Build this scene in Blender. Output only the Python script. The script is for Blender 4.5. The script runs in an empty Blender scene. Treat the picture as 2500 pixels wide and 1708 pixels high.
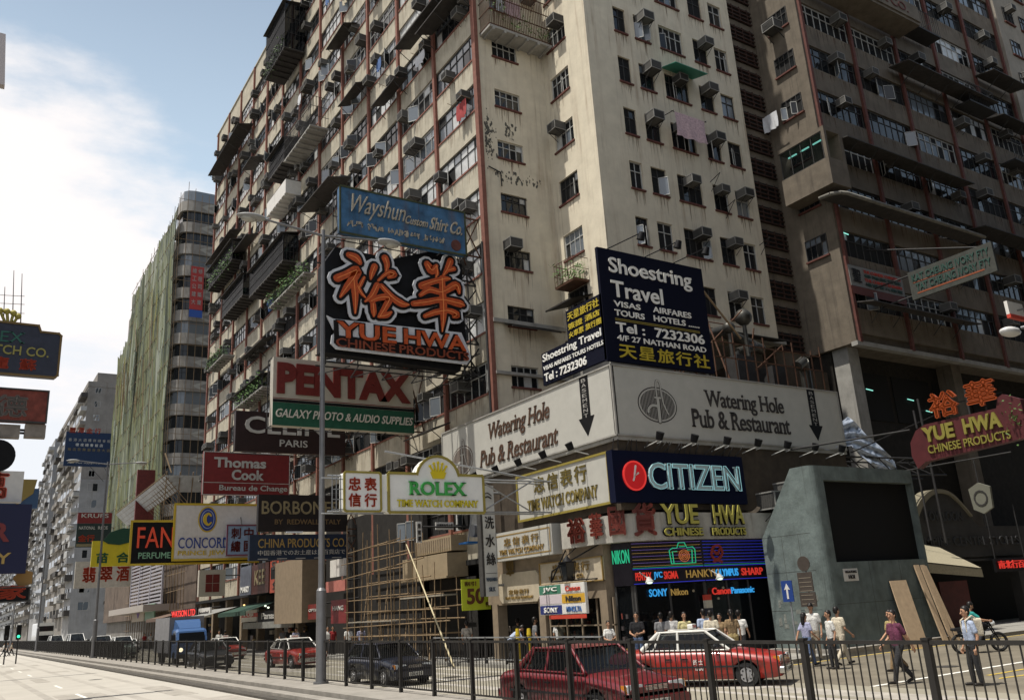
import bpy, bmesh, math, random
from mathutils import Vector, Matrix
R = math.radians
rnd = random.Random(7)
sc = bpy.context.scene
col = sc.collection
# ------------------------------------------------------------------ camera, sky, sun, exposure
PXF, PITCH, ROLL, YAW, CAMH = 2086.48, .290164, -.0610866, .582293, 2.4
cy, sy, cp, sp = math.cos(YAW), math.sin(YAW), math.cos(PITCH), math.sin(PITCH)
FW = Vector((sy*cp, cy*cp, sp)); RT = Vector((cy, -sy, 0)); UP = RT.cross(FW)
RR = math.cos(ROLL)*RT + math.sin(ROLL)*UP
UU = -math.sin(ROLL)*RT + math.cos(ROLL)*UP
cam = bpy.data.objects.new('camera', bpy.data.cameras.new('camera'))
col.objects.link(cam)
cam.matrix_world = Matrix(((RR.x, UU.x, -FW.x, 0), (RR.y, UU.y, -FW.y, 0), (RR.z, UU.z, -FW.z, CAMH), (0, 0, 0, 1)))
cam.data.sensor_width = 36; cam.data.lens = PXF/2500*36
cam.data.clip_start = .1; cam.data.clip_end = 6000
sc.camera = cam

SUN_EL, SUN_AZ = 70, 272          # azimuth clockwise from +Y: the sun stands over the west side of the road
sd = Vector((math.sin(R(SUN_AZ))*math.cos(R(SUN_EL)), math.cos(R(SUN_AZ))*math.cos(R(SUN_EL)), math.sin(R(SUN_EL))))
sun = bpy.data.objects.new('sun', bpy.data.lights.new('sun', 'SUN'))
col.objects.link(sun)
sun.data.energy = 4.6; sun.data.angle = R(.5); sun.data.color = (1, .95, .86)
sun.rotation_euler = sd.to_track_quat('Z', 'Y').to_euler()

w = bpy.data.worlds.new('World'); sc.world = w; w.use_nodes = True
nt = w.node_tree; N = nt.nodes; L = nt.links; N.clear()
def nd(t, **k):
    n = N.new(t)
    for a, b in k.items(): setattr(n, a, b)
    return n
out = nd('ShaderNodeOutputWorld'); bg = nd('ShaderNodeBackground')
sky = nd('ShaderNodeTexSky', sky_type='NISHITA', sun_disc=False)
sky.sun_elevation = R(SUN_EL); sky.sun_rotation = R(SUN_AZ); sky.air_density = 1.0; sky.dust_density = 2.0; sky.altitude = 20
tc = nd('ShaderNodeTexCoord'); sep = nd('ShaderNodeSeparateXYZ')
L.new(tc.outputs['Generated'], sep.inputs[0])
mp = nd('ShaderNodeMapping'); mp.inputs['Scale'].default_value = (1.6, 1.6, 4.2); mp.inputs['Location'].default_value = (.35, .2, .1)
L.new(tc.outputs['Generated'], mp.inputs[0])
n1 = nd('ShaderNodeTexNoise'); n1.inputs['Scale'].default_value = 2.2; n1.inputs['Detail'].default_value = 9; n1.inputs['Roughness'].default_value = .58
L.new(mp.outputs[0], n1.inputs['Vector'])
def mth(op, a, b=None, c=None, clamp=False):
    m = nd('ShaderNodeMath', operation=op); m.use_clamp = clamp
    for i, v in enumerate((a, b, c)):
        if v is None: continue
        if isinstance(v, (int, float)): m.inputs[i].default_value = v
        else: L.new(v, m.inputs[i])
    return m.outputs[0]
# a bank of cumulus between about 8 and 30 degrees above the street, thin haze higher up
zz = sep.outputs[2]
warp = mth('MULTIPLY_ADD', n1.outputs[0], .42, mth('MULTIPLY_ADD', sep.outputs[0], -.50, -.10))
e1 = mth('ADD', zz, mth('MULTIPLY', warp, -1))
up_ = nd('ShaderNodeMapRange', interpolation_type='SMOOTHSTEP'); L.new(e1, up_.inputs[0])
up_.inputs[1].default_value = .46; up_.inputs[2].default_value = .33; up_.inputs[3].default_value = 0; up_.inputs[4].default_value = 1
lo_ = nd('ShaderNodeMapRange', interpolation_type='SMOOTHSTEP'); L.new(mth('ADD', zz, mth('MULTIPLY_ADD', n1.outputs[0], .35, -.2)), lo_.inputs[0])
lo_.inputs[1].default_value = .20; lo_.inputs[2].default_value = .27; lo_.inputs[3].default_value = .6; lo_.inputs[4].default_value = 1
nor = nd('ShaderNodeMapRange', interpolation_type='SMOOTHSTEP'); L.new(sep.outputs[1], nor.inputs[0]); nor.inputs[1].default_value = -.15; nor.inputs[2].default_value = .45; nor.inputs[3].default_value = .5     # the bank stands in the north; overhead and south are clear
cl = mth('MULTIPLY', mth('MULTIPLY', up_.outputs[0], lo_.outputs[0], clamp=True), nor.outputs[0])
hz_ = nd('ShaderNodeMapRange', interpolation_type='SMOOTHSTEP'); L.new(zz, hz_.inputs[0])
hz_.inputs[1].default_value = .85; hz_.inputs[2].default_value = .3; hz_.inputs[3].default_value = .15; hz_.inputs[4].default_value = .82
pale = nd('ShaderNodeMix', data_type='RGBA'); L.new(mth('MULTIPLY', hz_.outputs[0], mth('MULTIPLY_ADD', nor.outputs[0], .88, .12)), pale.inputs[0]); L.new(sky.outputs[0], pale.inputs[6]); pale.inputs[7].default_value = (7.7, 9.6, 11.3, 1)
skm = nd('ShaderNodeVectorMath', operation='SCALE'); L.new(pale.outputs[2], skm.inputs[0]); skm.inputs[3].default_value = 1.0
mix = nd('ShaderNodeMix', data_type='RGBA'); L.new(cl, mix.inputs[0]); L.new(skm.outputs[0], mix.inputs[6]); mix.inputs[7].default_value = (11.2, 10.6, 10.4, 1)
L.new(mix.outputs[2], bg.inputs[0]); bg.inputs[1].default_value = .075
L.new(bg.outputs[0], out.inputs[0])
sc.view_settings.view_transform = 'Standard'; sc.view_settings.look = 'None'
sc.view_settings.exposure = .35; sc.view_settings.gamma = 1
sc.cycles.max_bounces = 5; sc.cycles.diffuse_bounces = 2; sc.cycles.glossy_bounces = 3; sc.cycles.transmission_bounces = 3; sc.cycles.transparent_max_bounces = 6
sc.cycles.use_denoising = True

# ------------------------------------------------------------------ materials
MATS = {}
def mat(name, c, rough=.8, metal=0, noise=0, ns=3, emit=None, es=1, streak=0, sc_col=(.12, .09, .06), spec=.3, vary=0, grid=None, coat=0, bump=0):
    """principled material; noise = blotchy tone variation, streak = vertical weather stains, grid = (scale_h, scale_v, dark colour, line width)"""
    if name in MATS: return MATS[name]
    m = bpy.data.materials.new(name); m.use_nodes = True
    t = m.node_tree; b = t.nodes['Principled BSDF']
    b.inputs['Roughness'].default_value = rough; b.inputs['Metallic'].default_value = metal
    b.inputs['Specular IOR Level'].default_value = spec
    if coat: b.inputs['Coat Weight'].default_value = coat; b.inputs['Coat Roughness'].default_value = .05
    b.inputs['Base Color'].default_value = (*c, 1)
    cur = None
    def node(ty, **k):
        n = t.nodes.new(ty)
        for a, v in k.items(): setattr(n, a, v)
        return n
    def mixc(fac, a, bcol, mode='MIX'):
        x = node('ShaderNodeMix', data_type='RGBA', blend_type=mode)
        if isinstance(fac, (int, float)): x.inputs[0].default_value = fac
        else: t.links.new(fac, x.inputs[0])
        for i, v in ((6, a), (7, bcol)):
            if isinstance(v, tuple): x.inputs[i].default_value = (*v, 1)
            else: t.links.new(v, x.inputs[i])
        return x.outputs[2]
    if noise or streak or vary or bump:
        g = node('ShaderNodeNewGeometry')
        def nz(scale, sxyz, detail=6):
            mpn = node('ShaderNodeMapping'); mpn.inputs['Scale'].default_value = sxyz
            t.links.new(g.outputs['Position'], mpn.inputs[0])
            x = node('ShaderNodeTexNoise'); x.inputs['Scale'].default_value = scale; x.inputs['Detail'].default_value = detail; x.inputs['Roughness'].default_value = .62
            t.links.new(mpn.outputs[0], x.inputs['Vector']); return x.outputs[0]
        def ramp(src, a, bb):
            x = node('ShaderNodeMapRange'); t.links.new(src, x.inputs[0]); x.inputs[1].default_value = a; x.inputs[2].default_value = bb; return x.outputs[0]
        cur = c
        if noise:
            cur = mixc(ramp(nz(ns, (1, 1, 1)), .3, .72), tuple(v*(1-noise) for v in c), tuple(min(1, v*(1+noise*.6)) for v in c))
        if streak:
            s1 = nz(1.0, (2.3, 2.3, .13), 8); s2 = nz(.23, (1, 1, 1), 4)
            f = node('ShaderNodeMath', operation='MULTIPLY'); t.links.new(ramp(s1, .52, .78), f.inputs[0]); t.links.new(ramp(s2, .34, .62), f.inputs[1])
            f2 = node('ShaderNodeMath', operation='MULTIPLY', use_clamp=True); t.links.new(f.outputs[0], f2.inputs[0]); f2.inputs[1].default_value = streak
            cur = mixc(f2.outputs[0], cur, sc_col)
            s3 = nz(1.0, (7.5, 7.5, .16), 5); s4 = nz(.5, (1, 1, .6), 3)
            f3 = node('ShaderNodeMath', operation='MULTIPLY'); t.links.new(ramp(s3, .55, .75), f3.inputs[0]); t.links.new(ramp(s4, .45, .62), f3.inputs[1])
            f4 = node('ShaderNodeMath', operation='MULTIPLY', use_clamp=True); t.links.new(f3.outputs[0], f4.inputs[0]); f4.inputs[1].default_value = streak*.75
            cur = mixc(f4.outputs[0], cur, tuple(v*.55 for v in sc_col))
        if vary:
            oi = node('ShaderNodeObjectInfo'); hs = node('ShaderNodeHueSaturation')
            mr = node('ShaderNodeMapRange'); t.links.new(oi.outputs['Random'], mr.inputs[0]); mr.inputs[3].default_value = 1-vary; mr.inputs[4].default_value = 1+vary
            t.links.new(mr.outputs[0], hs.inputs['Value'])
            if isinstance(cur, tuple): hs.inputs['Color'].default_value = (*cur, 1)
            else: t.links.new(cur, hs.inputs['Color'])
            cur = hs.outputs[0]
        if bump:
            bp = node('ShaderNodeBump'); bp.inputs['Strength'].default_value = bump; bp.inputs['Distance'].default_value = .03
            t.links.new(nz(ns*4, (1, 1, 1)), bp.inputs['Height']); t.links.new(bp.outputs[0], b.inputs['Normal'])
        if not isinstance(cur, tuple): t.links.new(cur, b.inputs['Base Color'])
    if emit:
        b.inputs['Emission Color'].default_value = (*emit, 1); b.inputs['Emission Strength'].default_value = es
    MATS[name] = m
    return m
def glass(name, tint, alpha):
    """see-through tinted glass: transparent mixed with a sharp reflection"""
    if name in MATS: return MATS[name]
    m = bpy.data.materials.new(name); m.use_nodes = True; t = m.node_tree
    b = t.nodes['Principled BSDF']; b.inputs['Base Color'].default_value = (.01, .012, .014, 1); b.inputs['Roughness'].default_value = .03; b.inputs['Specular IOR Level'].default_value = .8
    tr = t.nodes.new('ShaderNodeBsdfTransparent'); tr.inputs[0].default_value = (*tint, 1)
    mx = t.nodes.new('ShaderNodeMixShader'); mx.inputs[0].default_value = alpha
    t.links.new(tr.outputs[0], mx.inputs[1]); t.links.new(b.outputs[0], mx.inputs[2]); t.links.new(mx.outputs[0], t.nodes['Material Output'].inputs[0])
    MATS[name] = m; return m

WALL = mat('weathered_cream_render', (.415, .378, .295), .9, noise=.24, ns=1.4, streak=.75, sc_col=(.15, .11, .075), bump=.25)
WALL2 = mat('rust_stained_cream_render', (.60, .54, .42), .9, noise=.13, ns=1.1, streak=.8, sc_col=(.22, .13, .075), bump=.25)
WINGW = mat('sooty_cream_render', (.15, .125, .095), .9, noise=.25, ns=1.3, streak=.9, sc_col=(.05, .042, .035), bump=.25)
REDP = mat('faded_red_paint', (.20, .085, .062), .8, noise=.25, ns=4)
REDD = mat('dark_red_paint', (.12, .045, .035), .8, noise=.3, ns=4)
DARKF = mat('dark_window_frame', (.05, .048, .045), .6, noise=.3)
PALEF = mat('pale_window_frame', (.42, .42, .40), .6, noise=.2)
GL_D = mat('dark_glass', (.012, .014, .016), .08, spec=.45)
GL_S = mat('sky_glass', (.13, .15, .17), .12, spec=1.0)
GL_C = mat('curtained_glass', (.48, .49, .48), .35, noise=.2, ns=3, spec=.8)
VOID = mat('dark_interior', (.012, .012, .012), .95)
CONC = mat('grey_concrete', (.30, .29, .265), .9, noise=.25, ns=1.5, streak=.6, bump=.2)
STEEL = mat('galvanised_steel', (.30, .31, .32), .5, .5, noise=.2)
DSTEEL = mat('dark_steel', (.035, .034, .034), .65, .2, noise=.3)
BLACKP = mat('black_paint', (.008, .008, .009), .6, noise=.3, spec=.15)
RUST = mat('rusty_steel', (.10, .05, .03), .85, noise=.4)
ACM = mat('air_conditioner_grey', (.085, .082, .076), .7, noise=.2, vary=.45)
ACG = mat('air_conditioner_grille', (.035, .035, .035), .7)
TIN = mat('corrugated_tin', (.055, .05, .046), .7, .2, noise=.4, vary=.3)
WHITEP = mat('white_paint', (.62, .60, .56), .6, noise=.1, streak=.25)
WSIGN = mat('white_sign_face', (.42, .41, .37), .5, noise=.08, ns=2)
GOLDP = mat('gold_paint', (.24, .19, .04), .5)
YELP = mat('yellow_paint', (.62, .48, .05), .5, noise=.1)
REDS = mat('red_sign_paint', (.45, .05, .03), .5, noise=.12)
LEAF = mat('green_leaves', (.07, .15, .03), .7, noise=.4, ns=8, vary=.3)
POT = mat('clay_pot', (.22, .10, .06), .8)
BAMB = mat('bamboo', (.20, .14, .08), .7, noise=.3, ns=6)
CLOTHW = mat('pale_cloth', (.55, .56, .58), .9, noise=.15)
def pm(name, c, rough=.55, **k): return mat(name, c, rough, **k)
def em(name, c, s): return mat(name, tuple(v*.3 for v in c), .5, emit=c, es=s)
STREAKM = glass('rust_streak', (1, 1, 1), .34); STREAKM.node_tree.nodes['Principled BSDF'].inputs['Base Color'].default_value = (.17, .085, .04, 1); STREAKM.node_tree.nodes['Principled BSDF'].inputs['Roughness'].default_value = .9
def rust_streaks(parent, spots, P, r, name='rust_stain'):
    b = MB()
    for u0, u1, v in spots:
        for _ in range(r.randrange(2, 7)):
            u = r.uniform(u0, u1); w_ = r.uniform(.015, .07); l = r.uniform(.2, 1.15); d = .0022+.0002*r.random()
            b.add([P(u-w_, v, d), P(u+w_, v, d), P(u+w_*.5, v-l*.6, d), P(u+r.uniform(-.01, .01), v-l, d), P(u-w_*.6, v-l*.55, d)], [(0, 1, 2, 3, 4)])
    o = b.obj(name, STREAKM, parent); o['kind'] = 'stuff'; return o
TUBE = em('fluorescent_tube', (.35, .95, .8), .8)

# ------------------------------------------------------------------ mesh builder and object tree
class MB:
    def __init__(s): s.v = []; s.f = []; s.m = []; s.sm = []
    def add(s, vs, fs, m=0, smooth=False):
        o = len(s.v); s.v += [tuple(p) for p in vs]
        for f in fs: s.f.append(tuple(i+o for i in f)); s.m.append(m); s.sm.append(smooth)
        return s
    def box(s, x0, x1, y0, y1, z0, z1, m=0, tf=None):
        if x0 > x1: x0, x1 = x1, x0
        if y0 > y1: y0, y1 = y1, y0
        if z0 > z1: z0, z1 = z1, z0
        vs = [(x, y, z) for z in (z0, z1) for x, y in ((x0, y0), (x1, y0), (x1, y1), (x0, y1))]
        if tf: vs = [tf(*p) for p in vs]
        return s.add(vs, [(3, 2, 1, 0), (4, 5, 6, 7), (0, 1, 5, 4), (1, 2, 6, 5), (2, 3, 7, 6), (3, 0, 4, 7)], m)
    def quad(s, a, b, c, d, m=0): return s.add([a, b, c, d], [(0, 1, 2, 3)], m)
    def prism(s, poly, d0, d1, m=0, tf=None, smooth=False):
        """poly in (u, v), extruded from d0 to d1"""
        tf = tf or (lambda u, v, d: (u, v, d)); n = len(poly)
        vs = [tf(u, v, d0) for u, v in poly]+[tf(u, v, d1) for u, v in poly]
        s.add(vs, [tuple(range(n))[::-1], tuple(range(n, 2*n))], m)
        return s.add(vs, [(i, (i+1) % n, n+(i+1) % n, n+i) for i in range(n)], m, smooth)
    def tube(s, p0, p1, r0, r1=None, n=6, m=0, caps=True, smooth=True):
        r1 = r0 if r1 is None else r1
        p0, p1 = Vector(p0), Vector(p1); d = (p1-p0)
        if d.length < 1e-6: return s
        d.normalize(); a = d.orthogonal().normalized(); b = d.cross(a)
        vs = []
        for p, r in ((p0, r0), (p1, r1)):
            for i in range(n):
                t = 2*math.pi*i/n; vs.append(p+a*math.cos(t)*r+b*math.sin(t)*r)
        s.add(vs, [(i, (i+1) % n, n+(i+1) % n, n+i) for i in range(n)], m, smooth and n > 4)
        if caps: s.add(vs, [tuple(range(n))[::-1], tuple(range(n, 2*n))], m)
        return s
    def path(s, pts, r, n=5, m=0):
        for a, b in zip(pts, pts[1:]): s.tube(a, b, r, r, n, m)
        return s
    def ball(s, c, r, m=0, n=8, k=6, sc_=(1, 1, 1)):
        vs = [(c[0], c[1], c[2]+r*sc_[2])]
        for j in range(1, k):
            ph = math.pi*j/k
            for i in range(n):
                t = 2*math.pi*i/n; vs.append((c[0]+r*sc_[0]*math.sin(ph)*math.cos(t), c[1]+r*sc_[1]*math.sin(ph)*math.sin(t), c[2]+r*sc_[2]*math.cos(ph)))
        vs.append((c[0], c[1], c[2]-r*sc_[2])); fs = []
        for i in range(n): fs.append((0, 1+i, 1+(i+1) % n)); fs.append((len(vs)-1, 1+(k-2)*n+(i+1) % n, 1+(k-2)*n+i))
        for j in range(k-2):
            for i in range(n): fs.append((1+j*n+i, 1+(j+1)*n+i, 1+(j+1)*n+(i+1) % n, 1+j*n+(i+1) % n))
        return s.add(vs, fs, m, True)
    def mesh(s, name, mats, off=(0, 0, 0)):
        me = bpy.data.meshes.new(name); ox, oy, oz = off
        me.from_pydata([(x-ox, y-oy, z-oz) for x, y, z in s.v], [], s.f)
        for mt in (mats if isinstance(mats, (list, tuple)) else [mats]): me.materials.append(mt)
        me.polygons.foreach_set('material_index', s.m); me.polygons.foreach_set('use_smooth', s.sm)
        me.update(); return me
    def obj(s, name, mats, parent=None):
        off = WLOC.get(parent.name, (0, 0, 0)) if parent else (0, 0, 0)
        o = bpy.data.objects.new(name, s.mesh(name, mats, off)); col.objects.link(o)
        if parent: o.parent = parent; WLOC[o.name] = off
        return o
WLOC = {}
def thing(name, label, cat, loc=(0, 0, 0), group=None, rz=0):
    o = bpy.data.objects.new(name, None); col.objects.link(o); o.location = loc; o.rotation_euler = (0, 0, rz)
    o.empty_display_size = .3
    o['label'] = label; o['category'] = cat; WLOC[o.name] = tuple(loc)
    if group: o['group'] = group
    return o
def solo(mb, name, mats, label, cat, group=None):
    """a thing that is one mesh, its origin at its base"""
    xs = [p[0] for p in mb.v]; ys = [p[1] for p in mb.v]; zs = [p[2] for p in mb.v]
    off = ((min(xs)+max(xs))/2, (min(ys)+max(ys))/2, min(zs))
    o = bpy.data.objects.new(name, mb.mesh(name, mats, off)); col.objects.link(o); o.location = off; WLOC[o.name] = off
    o['label'] = label; o['category'] = cat
    if group: o['group'] = group
    return o
def struct(mb, name, mats, label, cat, kind='structure'):
    o = mb.obj(name, mats); o['kind'] = kind; o['label'] = label; o['category'] = cat; return o
def copy_tree(o, parent=None):
    c = o.copy(); col.objects.link(c)
    if parent: c.parent = parent
    for ch in list(o.children): copy_tree(ch, c)
    return c

# ------------------------------------------------------------------ lettering
_tx = {}
def text2d(s, bold=0., serif=False, spacing=1.0):
    k = (s, bold, serif, spacing)
    if k in _tx: return _tx[k]
    cjk = 0
    if any(ord(ch) > 0x2e80 for ch in s): cjk = min(.03, bold*.6); bold = 0
    c = bpy.data.curves.new('t', 'FONT'); c.body = s; c.fill_mode = 'FRONT'; c.offset = bold; c.resolution_u = 3; c.space_character = spacing
    o = bpy.data.objects.new('t', c)
    me = bpy.data.meshes.new_from_object(o)
    vs = [(v.co.x, v.co.y) for v in me.vertices]; fs = [tuple(p.vertices) for p in me.polygons]
    cnt = {}
    for f in fs:
        for a, b in zip(f, f[1:]+f[:1]): cnt[(a, b)] = 1
    edges = [(a, b) for a, b in cnt if (b, a) not in cnt]
    bpy.data.objects.remove(o); bpy.data.curves.remove(c); bpy.data.meshes.remove(me)
    if serif and vs:
        ys = sorted(p[1] for p in vs); base = bold and -bold or 0.
        cand = {}
        for a, b in edges:
            (xa, ya), (xb, yb) = vs[a], vs[b]
            if abs(ya-yb) < .004 and .03 < abs(xa-xb) < .2: cand.setdefault(round(ya, 2), []).append((min(xa, xb), max(xa, xb), ya))
        for yk, lst in cand.items():
            if len(lst) < 1: continue
            for x0, x1, y in lst:
                top = y > .25; g = .055; h = .05
                if not (abs(y-ys[0]) < .02 or abs(y) < .03 or y > .48): continue
                n = len(vs); y0, y1 = (y-h, y) if top else (y, y+h)
                vs += [(x0-g, y0), (x1+g, y0), (x1+g, y1), (x0-g, y1)]; fs.append((n, n+1, n+2, n+3))
                edges += [(n, n+1), (n+1, n+2), (n+2, n+3), (n+3, n)]
    if cjk:           # broaden the strokes of dense characters by a band along every edge
        for a, b in list(edges):
            (xa, ya), (xb, yb) = vs[a], vs[b]; l = math.hypot(xb-xa, yb-ya)
            if l < 1e-5: continue
            nx, ny = (ya-yb)/l*cjk, (xb-xa)/l*cjk; n = len(vs)
            vs += [(xa+nx, ya+ny), (xa-nx, ya-ny), (xb-nx, yb-ny), (xb+nx, yb+ny)]; fs.append((n, n+1, n+2, n+3))
    _tx[k] = (vs, fs, edges); return _tx[k]
def put_text(mb, P, s, u0, v0, u1, v1, d0=.01, th=.03, m=0, bold=.012, shear=0, serif=False, spacing=1.0, arc=None):
    vs, fs, ed = text2d(s, bold, serif, spacing)
    if not vs: return
    xs = [p[0] for p in vs]; ys = [p[1] for p in vs]; x0, x1, y0, y1 = min(xs), max(xs), min(ys), max(ys)
    a = (u1-u0)/max(1e-6, x1-x0); b = (v1-v0)/max(1e-6, y1-y0)
    q = []
    for x, y in vs:
        u, v = u0+(x-x0)*a, v0+(y-y0)*b
        u += shear*(v-v0)
        if arc: v += arc(u)
        q.append((u, v))
    n = len(q)
    mb.add([P(u, v, d0+th) for u, v in q], fs, m)
    mb.add([P(u, v, d) for d in (d0, d0+th) for u, v in q], [(i, j, n+j, n+i) for i, j in ed], m)
def ribbon(mb, P, pts, wd, d0, d1, m=0, seg=7):
    """brush or tube stroke: (u, v[, half width]) points, smoothed, with round joins; every piece steps a hair outward"""
    pts = [(p[0], p[1], p[2] if len(p) > 2 else wd) for p in pts]
    sm = []
    if len(pts) > 2 and seg > 1:
        for i in range(len(pts)-1):
            p0 = pts[max(0, i-1)]; p1 = pts[i]; p2 = pts[i+1]; p3 = pts[min(len(pts)-1, i+2)]
            for k in range(seg):
                t = k/seg
                sm.append(tuple(.5*((2*b)+(c-a)*t+(2*a-5*b+4*c-d)*t*t+(3*b-a-3*c+d)*t**3) for a, b, c, d in zip(p0, p1, p2, p3)))
        sm.append(pts[-1])
    else: sm = pts
    lft, rgt = [], []
    for i, (u, v, h) in enumerate(sm):
        a = sm[max(0, i-1)]; b = sm[min(len(sm)-1, i+1)]; dx, dy = b[0]-a[0], b[1]-a[1]; l = math.hypot(dx, dy) or 1
        h = max(h, .002); lft.append((u-dy/l*h, v+dx/l*h)); rgt.append((u+dy/l*h, v-dx/l*h))
    n = len(sm)
    for d, fl in ((d1, 1), (d0, 0)):
        if fl: mb.add([P(*p, d) for p in lft+rgt], [(i, n+i, n+i+1, i+1) for i in range(n-1)], m)
    mb.add([P(*p, d) for d in (d0, d1) for p in lft], [(i, i+1, n+i+1, n+i) for i in range(n-1)], m)
    mb.add([P(*p, d) for d in (d0, d1) for p in rgt], [(i+1, i, n+i, n+i+1) for i in range(n-1)], m)
    for e, (u, v, h) in enumerate((sm[0], sm[-1])):
        h = max(h, .004)
        mb.prism([(u+h*math.cos(t*math.pi/5), v+h*math.sin(t*math.pi/5)) for t in range(10)], d0, d1-.0015-.0007*e, m, P)
def rrect(u0, v0, u1, v1, r, n=4):
    p = []
    for cx, cy_, a in ((u1-r, v1-r, 0), (u0+r, v1-r, 90), (u0+r, v0+r, 180), (u1-r, v0+r, 270)):
        for i in range(n+1):
            t = R(a+90*i/n); p.append((cx+r*math.cos(t), cy_+r*math.sin(t)))
    return p
def frame_y(x0, y, z0): return lambda u, v, d: (x0+u, y-d, z0+v)          # face looks south (-Y)
def frame_x(x, y0, z0): return lambda u, v, d: (x-d, y0-u, z0+v)          # face looks west (-X)
def outline_ring(mb, P, poly, wd, d0, d1, m=0):
    n = len(poly)
    for i in range(n):
        a, b = poly[i], poly[(i+1) % n]; l = math.hypot(b[0]-a[0], b[1]-a[1])
        if l < 1e-5: continue
        ux, uy = (b[0]-a[0])/l*wd*.5, (b[1]-a[1])/l*wd*.5
        a2 = (a[0]-ux, a[1]-uy); b2 = (b[0]+ux, b[1]+uy); nx, ny = -uy, ux
        mb.prism([(a2[0]+nx, a2[1]+ny), (a2[0]-nx, a2[1]-ny), (b2[0]-nx, b2[1]-ny), (b2[0]+nx, b2[1]+ny)], d0, d1-.0006*(i % 7), m, P)
class Sign:
    """a sign board: panel, optional frame and any number of lettering parts, in metres across (u) and up (v)"""
    def __init__(s, label, P, W, H, depth, face, cat='sign', name='sign_board', edge=None, poly=None, group=None, side=None):
        s.P = P; s.W = W; s.H = H
        s.o = thing(name, label, cat, P(W/2, 0, -depth/2), group)
        b = MB(); b.prism(poly or [(0, 0), (W, 0), (W, H), (0, H)], -depth, 0, 0, P); b.obj('panel', face, s.o)
        if edge:
            e = MB(); pl = poly or [(0, 0), (W, 0), (W, H), (0, H)]
            outline_ring(e, P, pl, edge[1], -.02, .045, 0); e.obj('frame', edge[0], s.o)
    def text(s, t, u0, v0, u1, v1, m, name='lettering', **k):
        b = MB(); put_text(b, s.P, t, u0, v0, u1, v1, **k); b.obj(name, m, s.o); return s
    def rect(s, u0, v0, u1, v1, m, d=.012, name='colour_band', d0=0):
        b = MB(); b.prism([(u0, v0), (u1, v0), (u1, v1), (u0, v1)], d0, d, 0, s.P); b.obj(name, m, s.o); return s
    def poly(s, pl, m, d=.02, name='emblem', d0=0):
        b = MB(); b.prism(pl, d0, d, 0, s.P); b.obj(name, m, s.o); return s
    def part(s, mb, m, name): mb.obj(name, m, s.o); return s
    def scrawl(s, u0, v0, u1, v1, m, n=14, wd=.03, seed=1, name='script_lettering', d=.03):
        r = random.Random(seed); b = MB(); du = (u1-u0)/n; h = v1-v0
        for i in range(n):
            if r.random() < .12: continue
            a = u0+du*i
            for _ in range(2):
                ribbon(b, s.P, [(a+du*r.uniform(.05, .9), v0+h*r.uniform(0, 1)) for _ in range(3)], wd, .005, d+r.uniform(0, .01), 0, 4)
        b.obj(name, m, s.o); return s
    def arms(s, pairs, m=None, r=.05):
        b = MB()
        for p, q in pairs: b.tube(p, q, r, r, 5)
        b.obj('bracket', m or DSTEEL, s.o); return s
# ------------------------------------------------------------------ surveying: a photo point carried onto a plane of the real place
OR = Vector((0, 0, CAMH))
def ray(x, y): return PXF*FW+(x-1250)*RR-(y-854)*UU
def atx(x, y, X): d = ray(x, y); return OR+d*(X/d.x)
def aty(x, y, Y): d = ray(x, y); return OR+d*(Y/d.y)
def atz(x, y, Z): d = ray(x, y); return OR+d*((Z-CAMH)/d.z)
ORD = 'first second third fourth fifth sixth seventh eighth ninth tenth eleventh twelfth thirteenth fourteenth fifteenth sixteenth seventeenth eighteenth'.split()

XF, YA, BW, FL = 21.656, 34.589, 4.924, 3.2
SILLS = [35.008+FL*k for k in range(-9, 7)]
YEND = YA+12.15*BW; ROOF = 57.6
XT, YT = 26.16, 30.45
XW, YW = 40.75, 27.4

# ------------------------------------------------------------------ ground, roads, pavements
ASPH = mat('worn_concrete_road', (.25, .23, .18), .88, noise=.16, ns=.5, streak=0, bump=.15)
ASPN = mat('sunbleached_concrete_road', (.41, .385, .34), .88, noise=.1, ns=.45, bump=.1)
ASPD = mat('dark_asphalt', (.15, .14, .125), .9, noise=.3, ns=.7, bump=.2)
SIDER = mat('brown_grey_side_road', (.165, .145, .11), .9, noise=.35, ns=.6, bump=.2)
PAVE = mat('paving_slabs', (.26, .25, .225), .9, noise=.25, ns=1.2, bump=.2)
KERB = mat('kerb_stone', (.27, .25, .22), .85, noise=.25, ns=2)
LINEW = mat('worn_white_line', (.72, .70, .64), .8, noise=.2, ns=5)
LINEY = mat('worn_yellow_line', (.50, .36, .07), .8, noise=.35, ns=4)
b = MB(); b.quad((-1500, -1500, -.03), (1500, -1500, -.03), (1500, 2500, -.03), (-1500, 2500, -.03)); struct(b, 'ground', ASPD, 'flat city ground reaching far beyond the street', 'ground')
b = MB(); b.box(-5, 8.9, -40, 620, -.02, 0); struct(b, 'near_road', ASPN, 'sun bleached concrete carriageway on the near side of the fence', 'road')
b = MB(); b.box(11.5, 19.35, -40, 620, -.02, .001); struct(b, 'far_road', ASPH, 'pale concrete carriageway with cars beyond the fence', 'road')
b = MB(); b.box(19.35, 120, 7.5, 20.7, -.02, -.004); struct(b, 'side_road', SIDER, 'brownish side street leading off to the east', 'road')
b = MB()
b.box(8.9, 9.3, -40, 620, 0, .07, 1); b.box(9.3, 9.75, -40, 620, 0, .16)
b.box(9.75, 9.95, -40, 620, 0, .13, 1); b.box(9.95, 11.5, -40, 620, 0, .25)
struct(b, 'median_kerb', [KERB, mat('shaded_kerb_strip', (.075, .068, .058), .9, noise=.35, ns=3)], 'stepped concrete median carrying the black fence', 'kerb')  # dark strips carry the shade of the kerb faces in their colour
b = MB()
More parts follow.
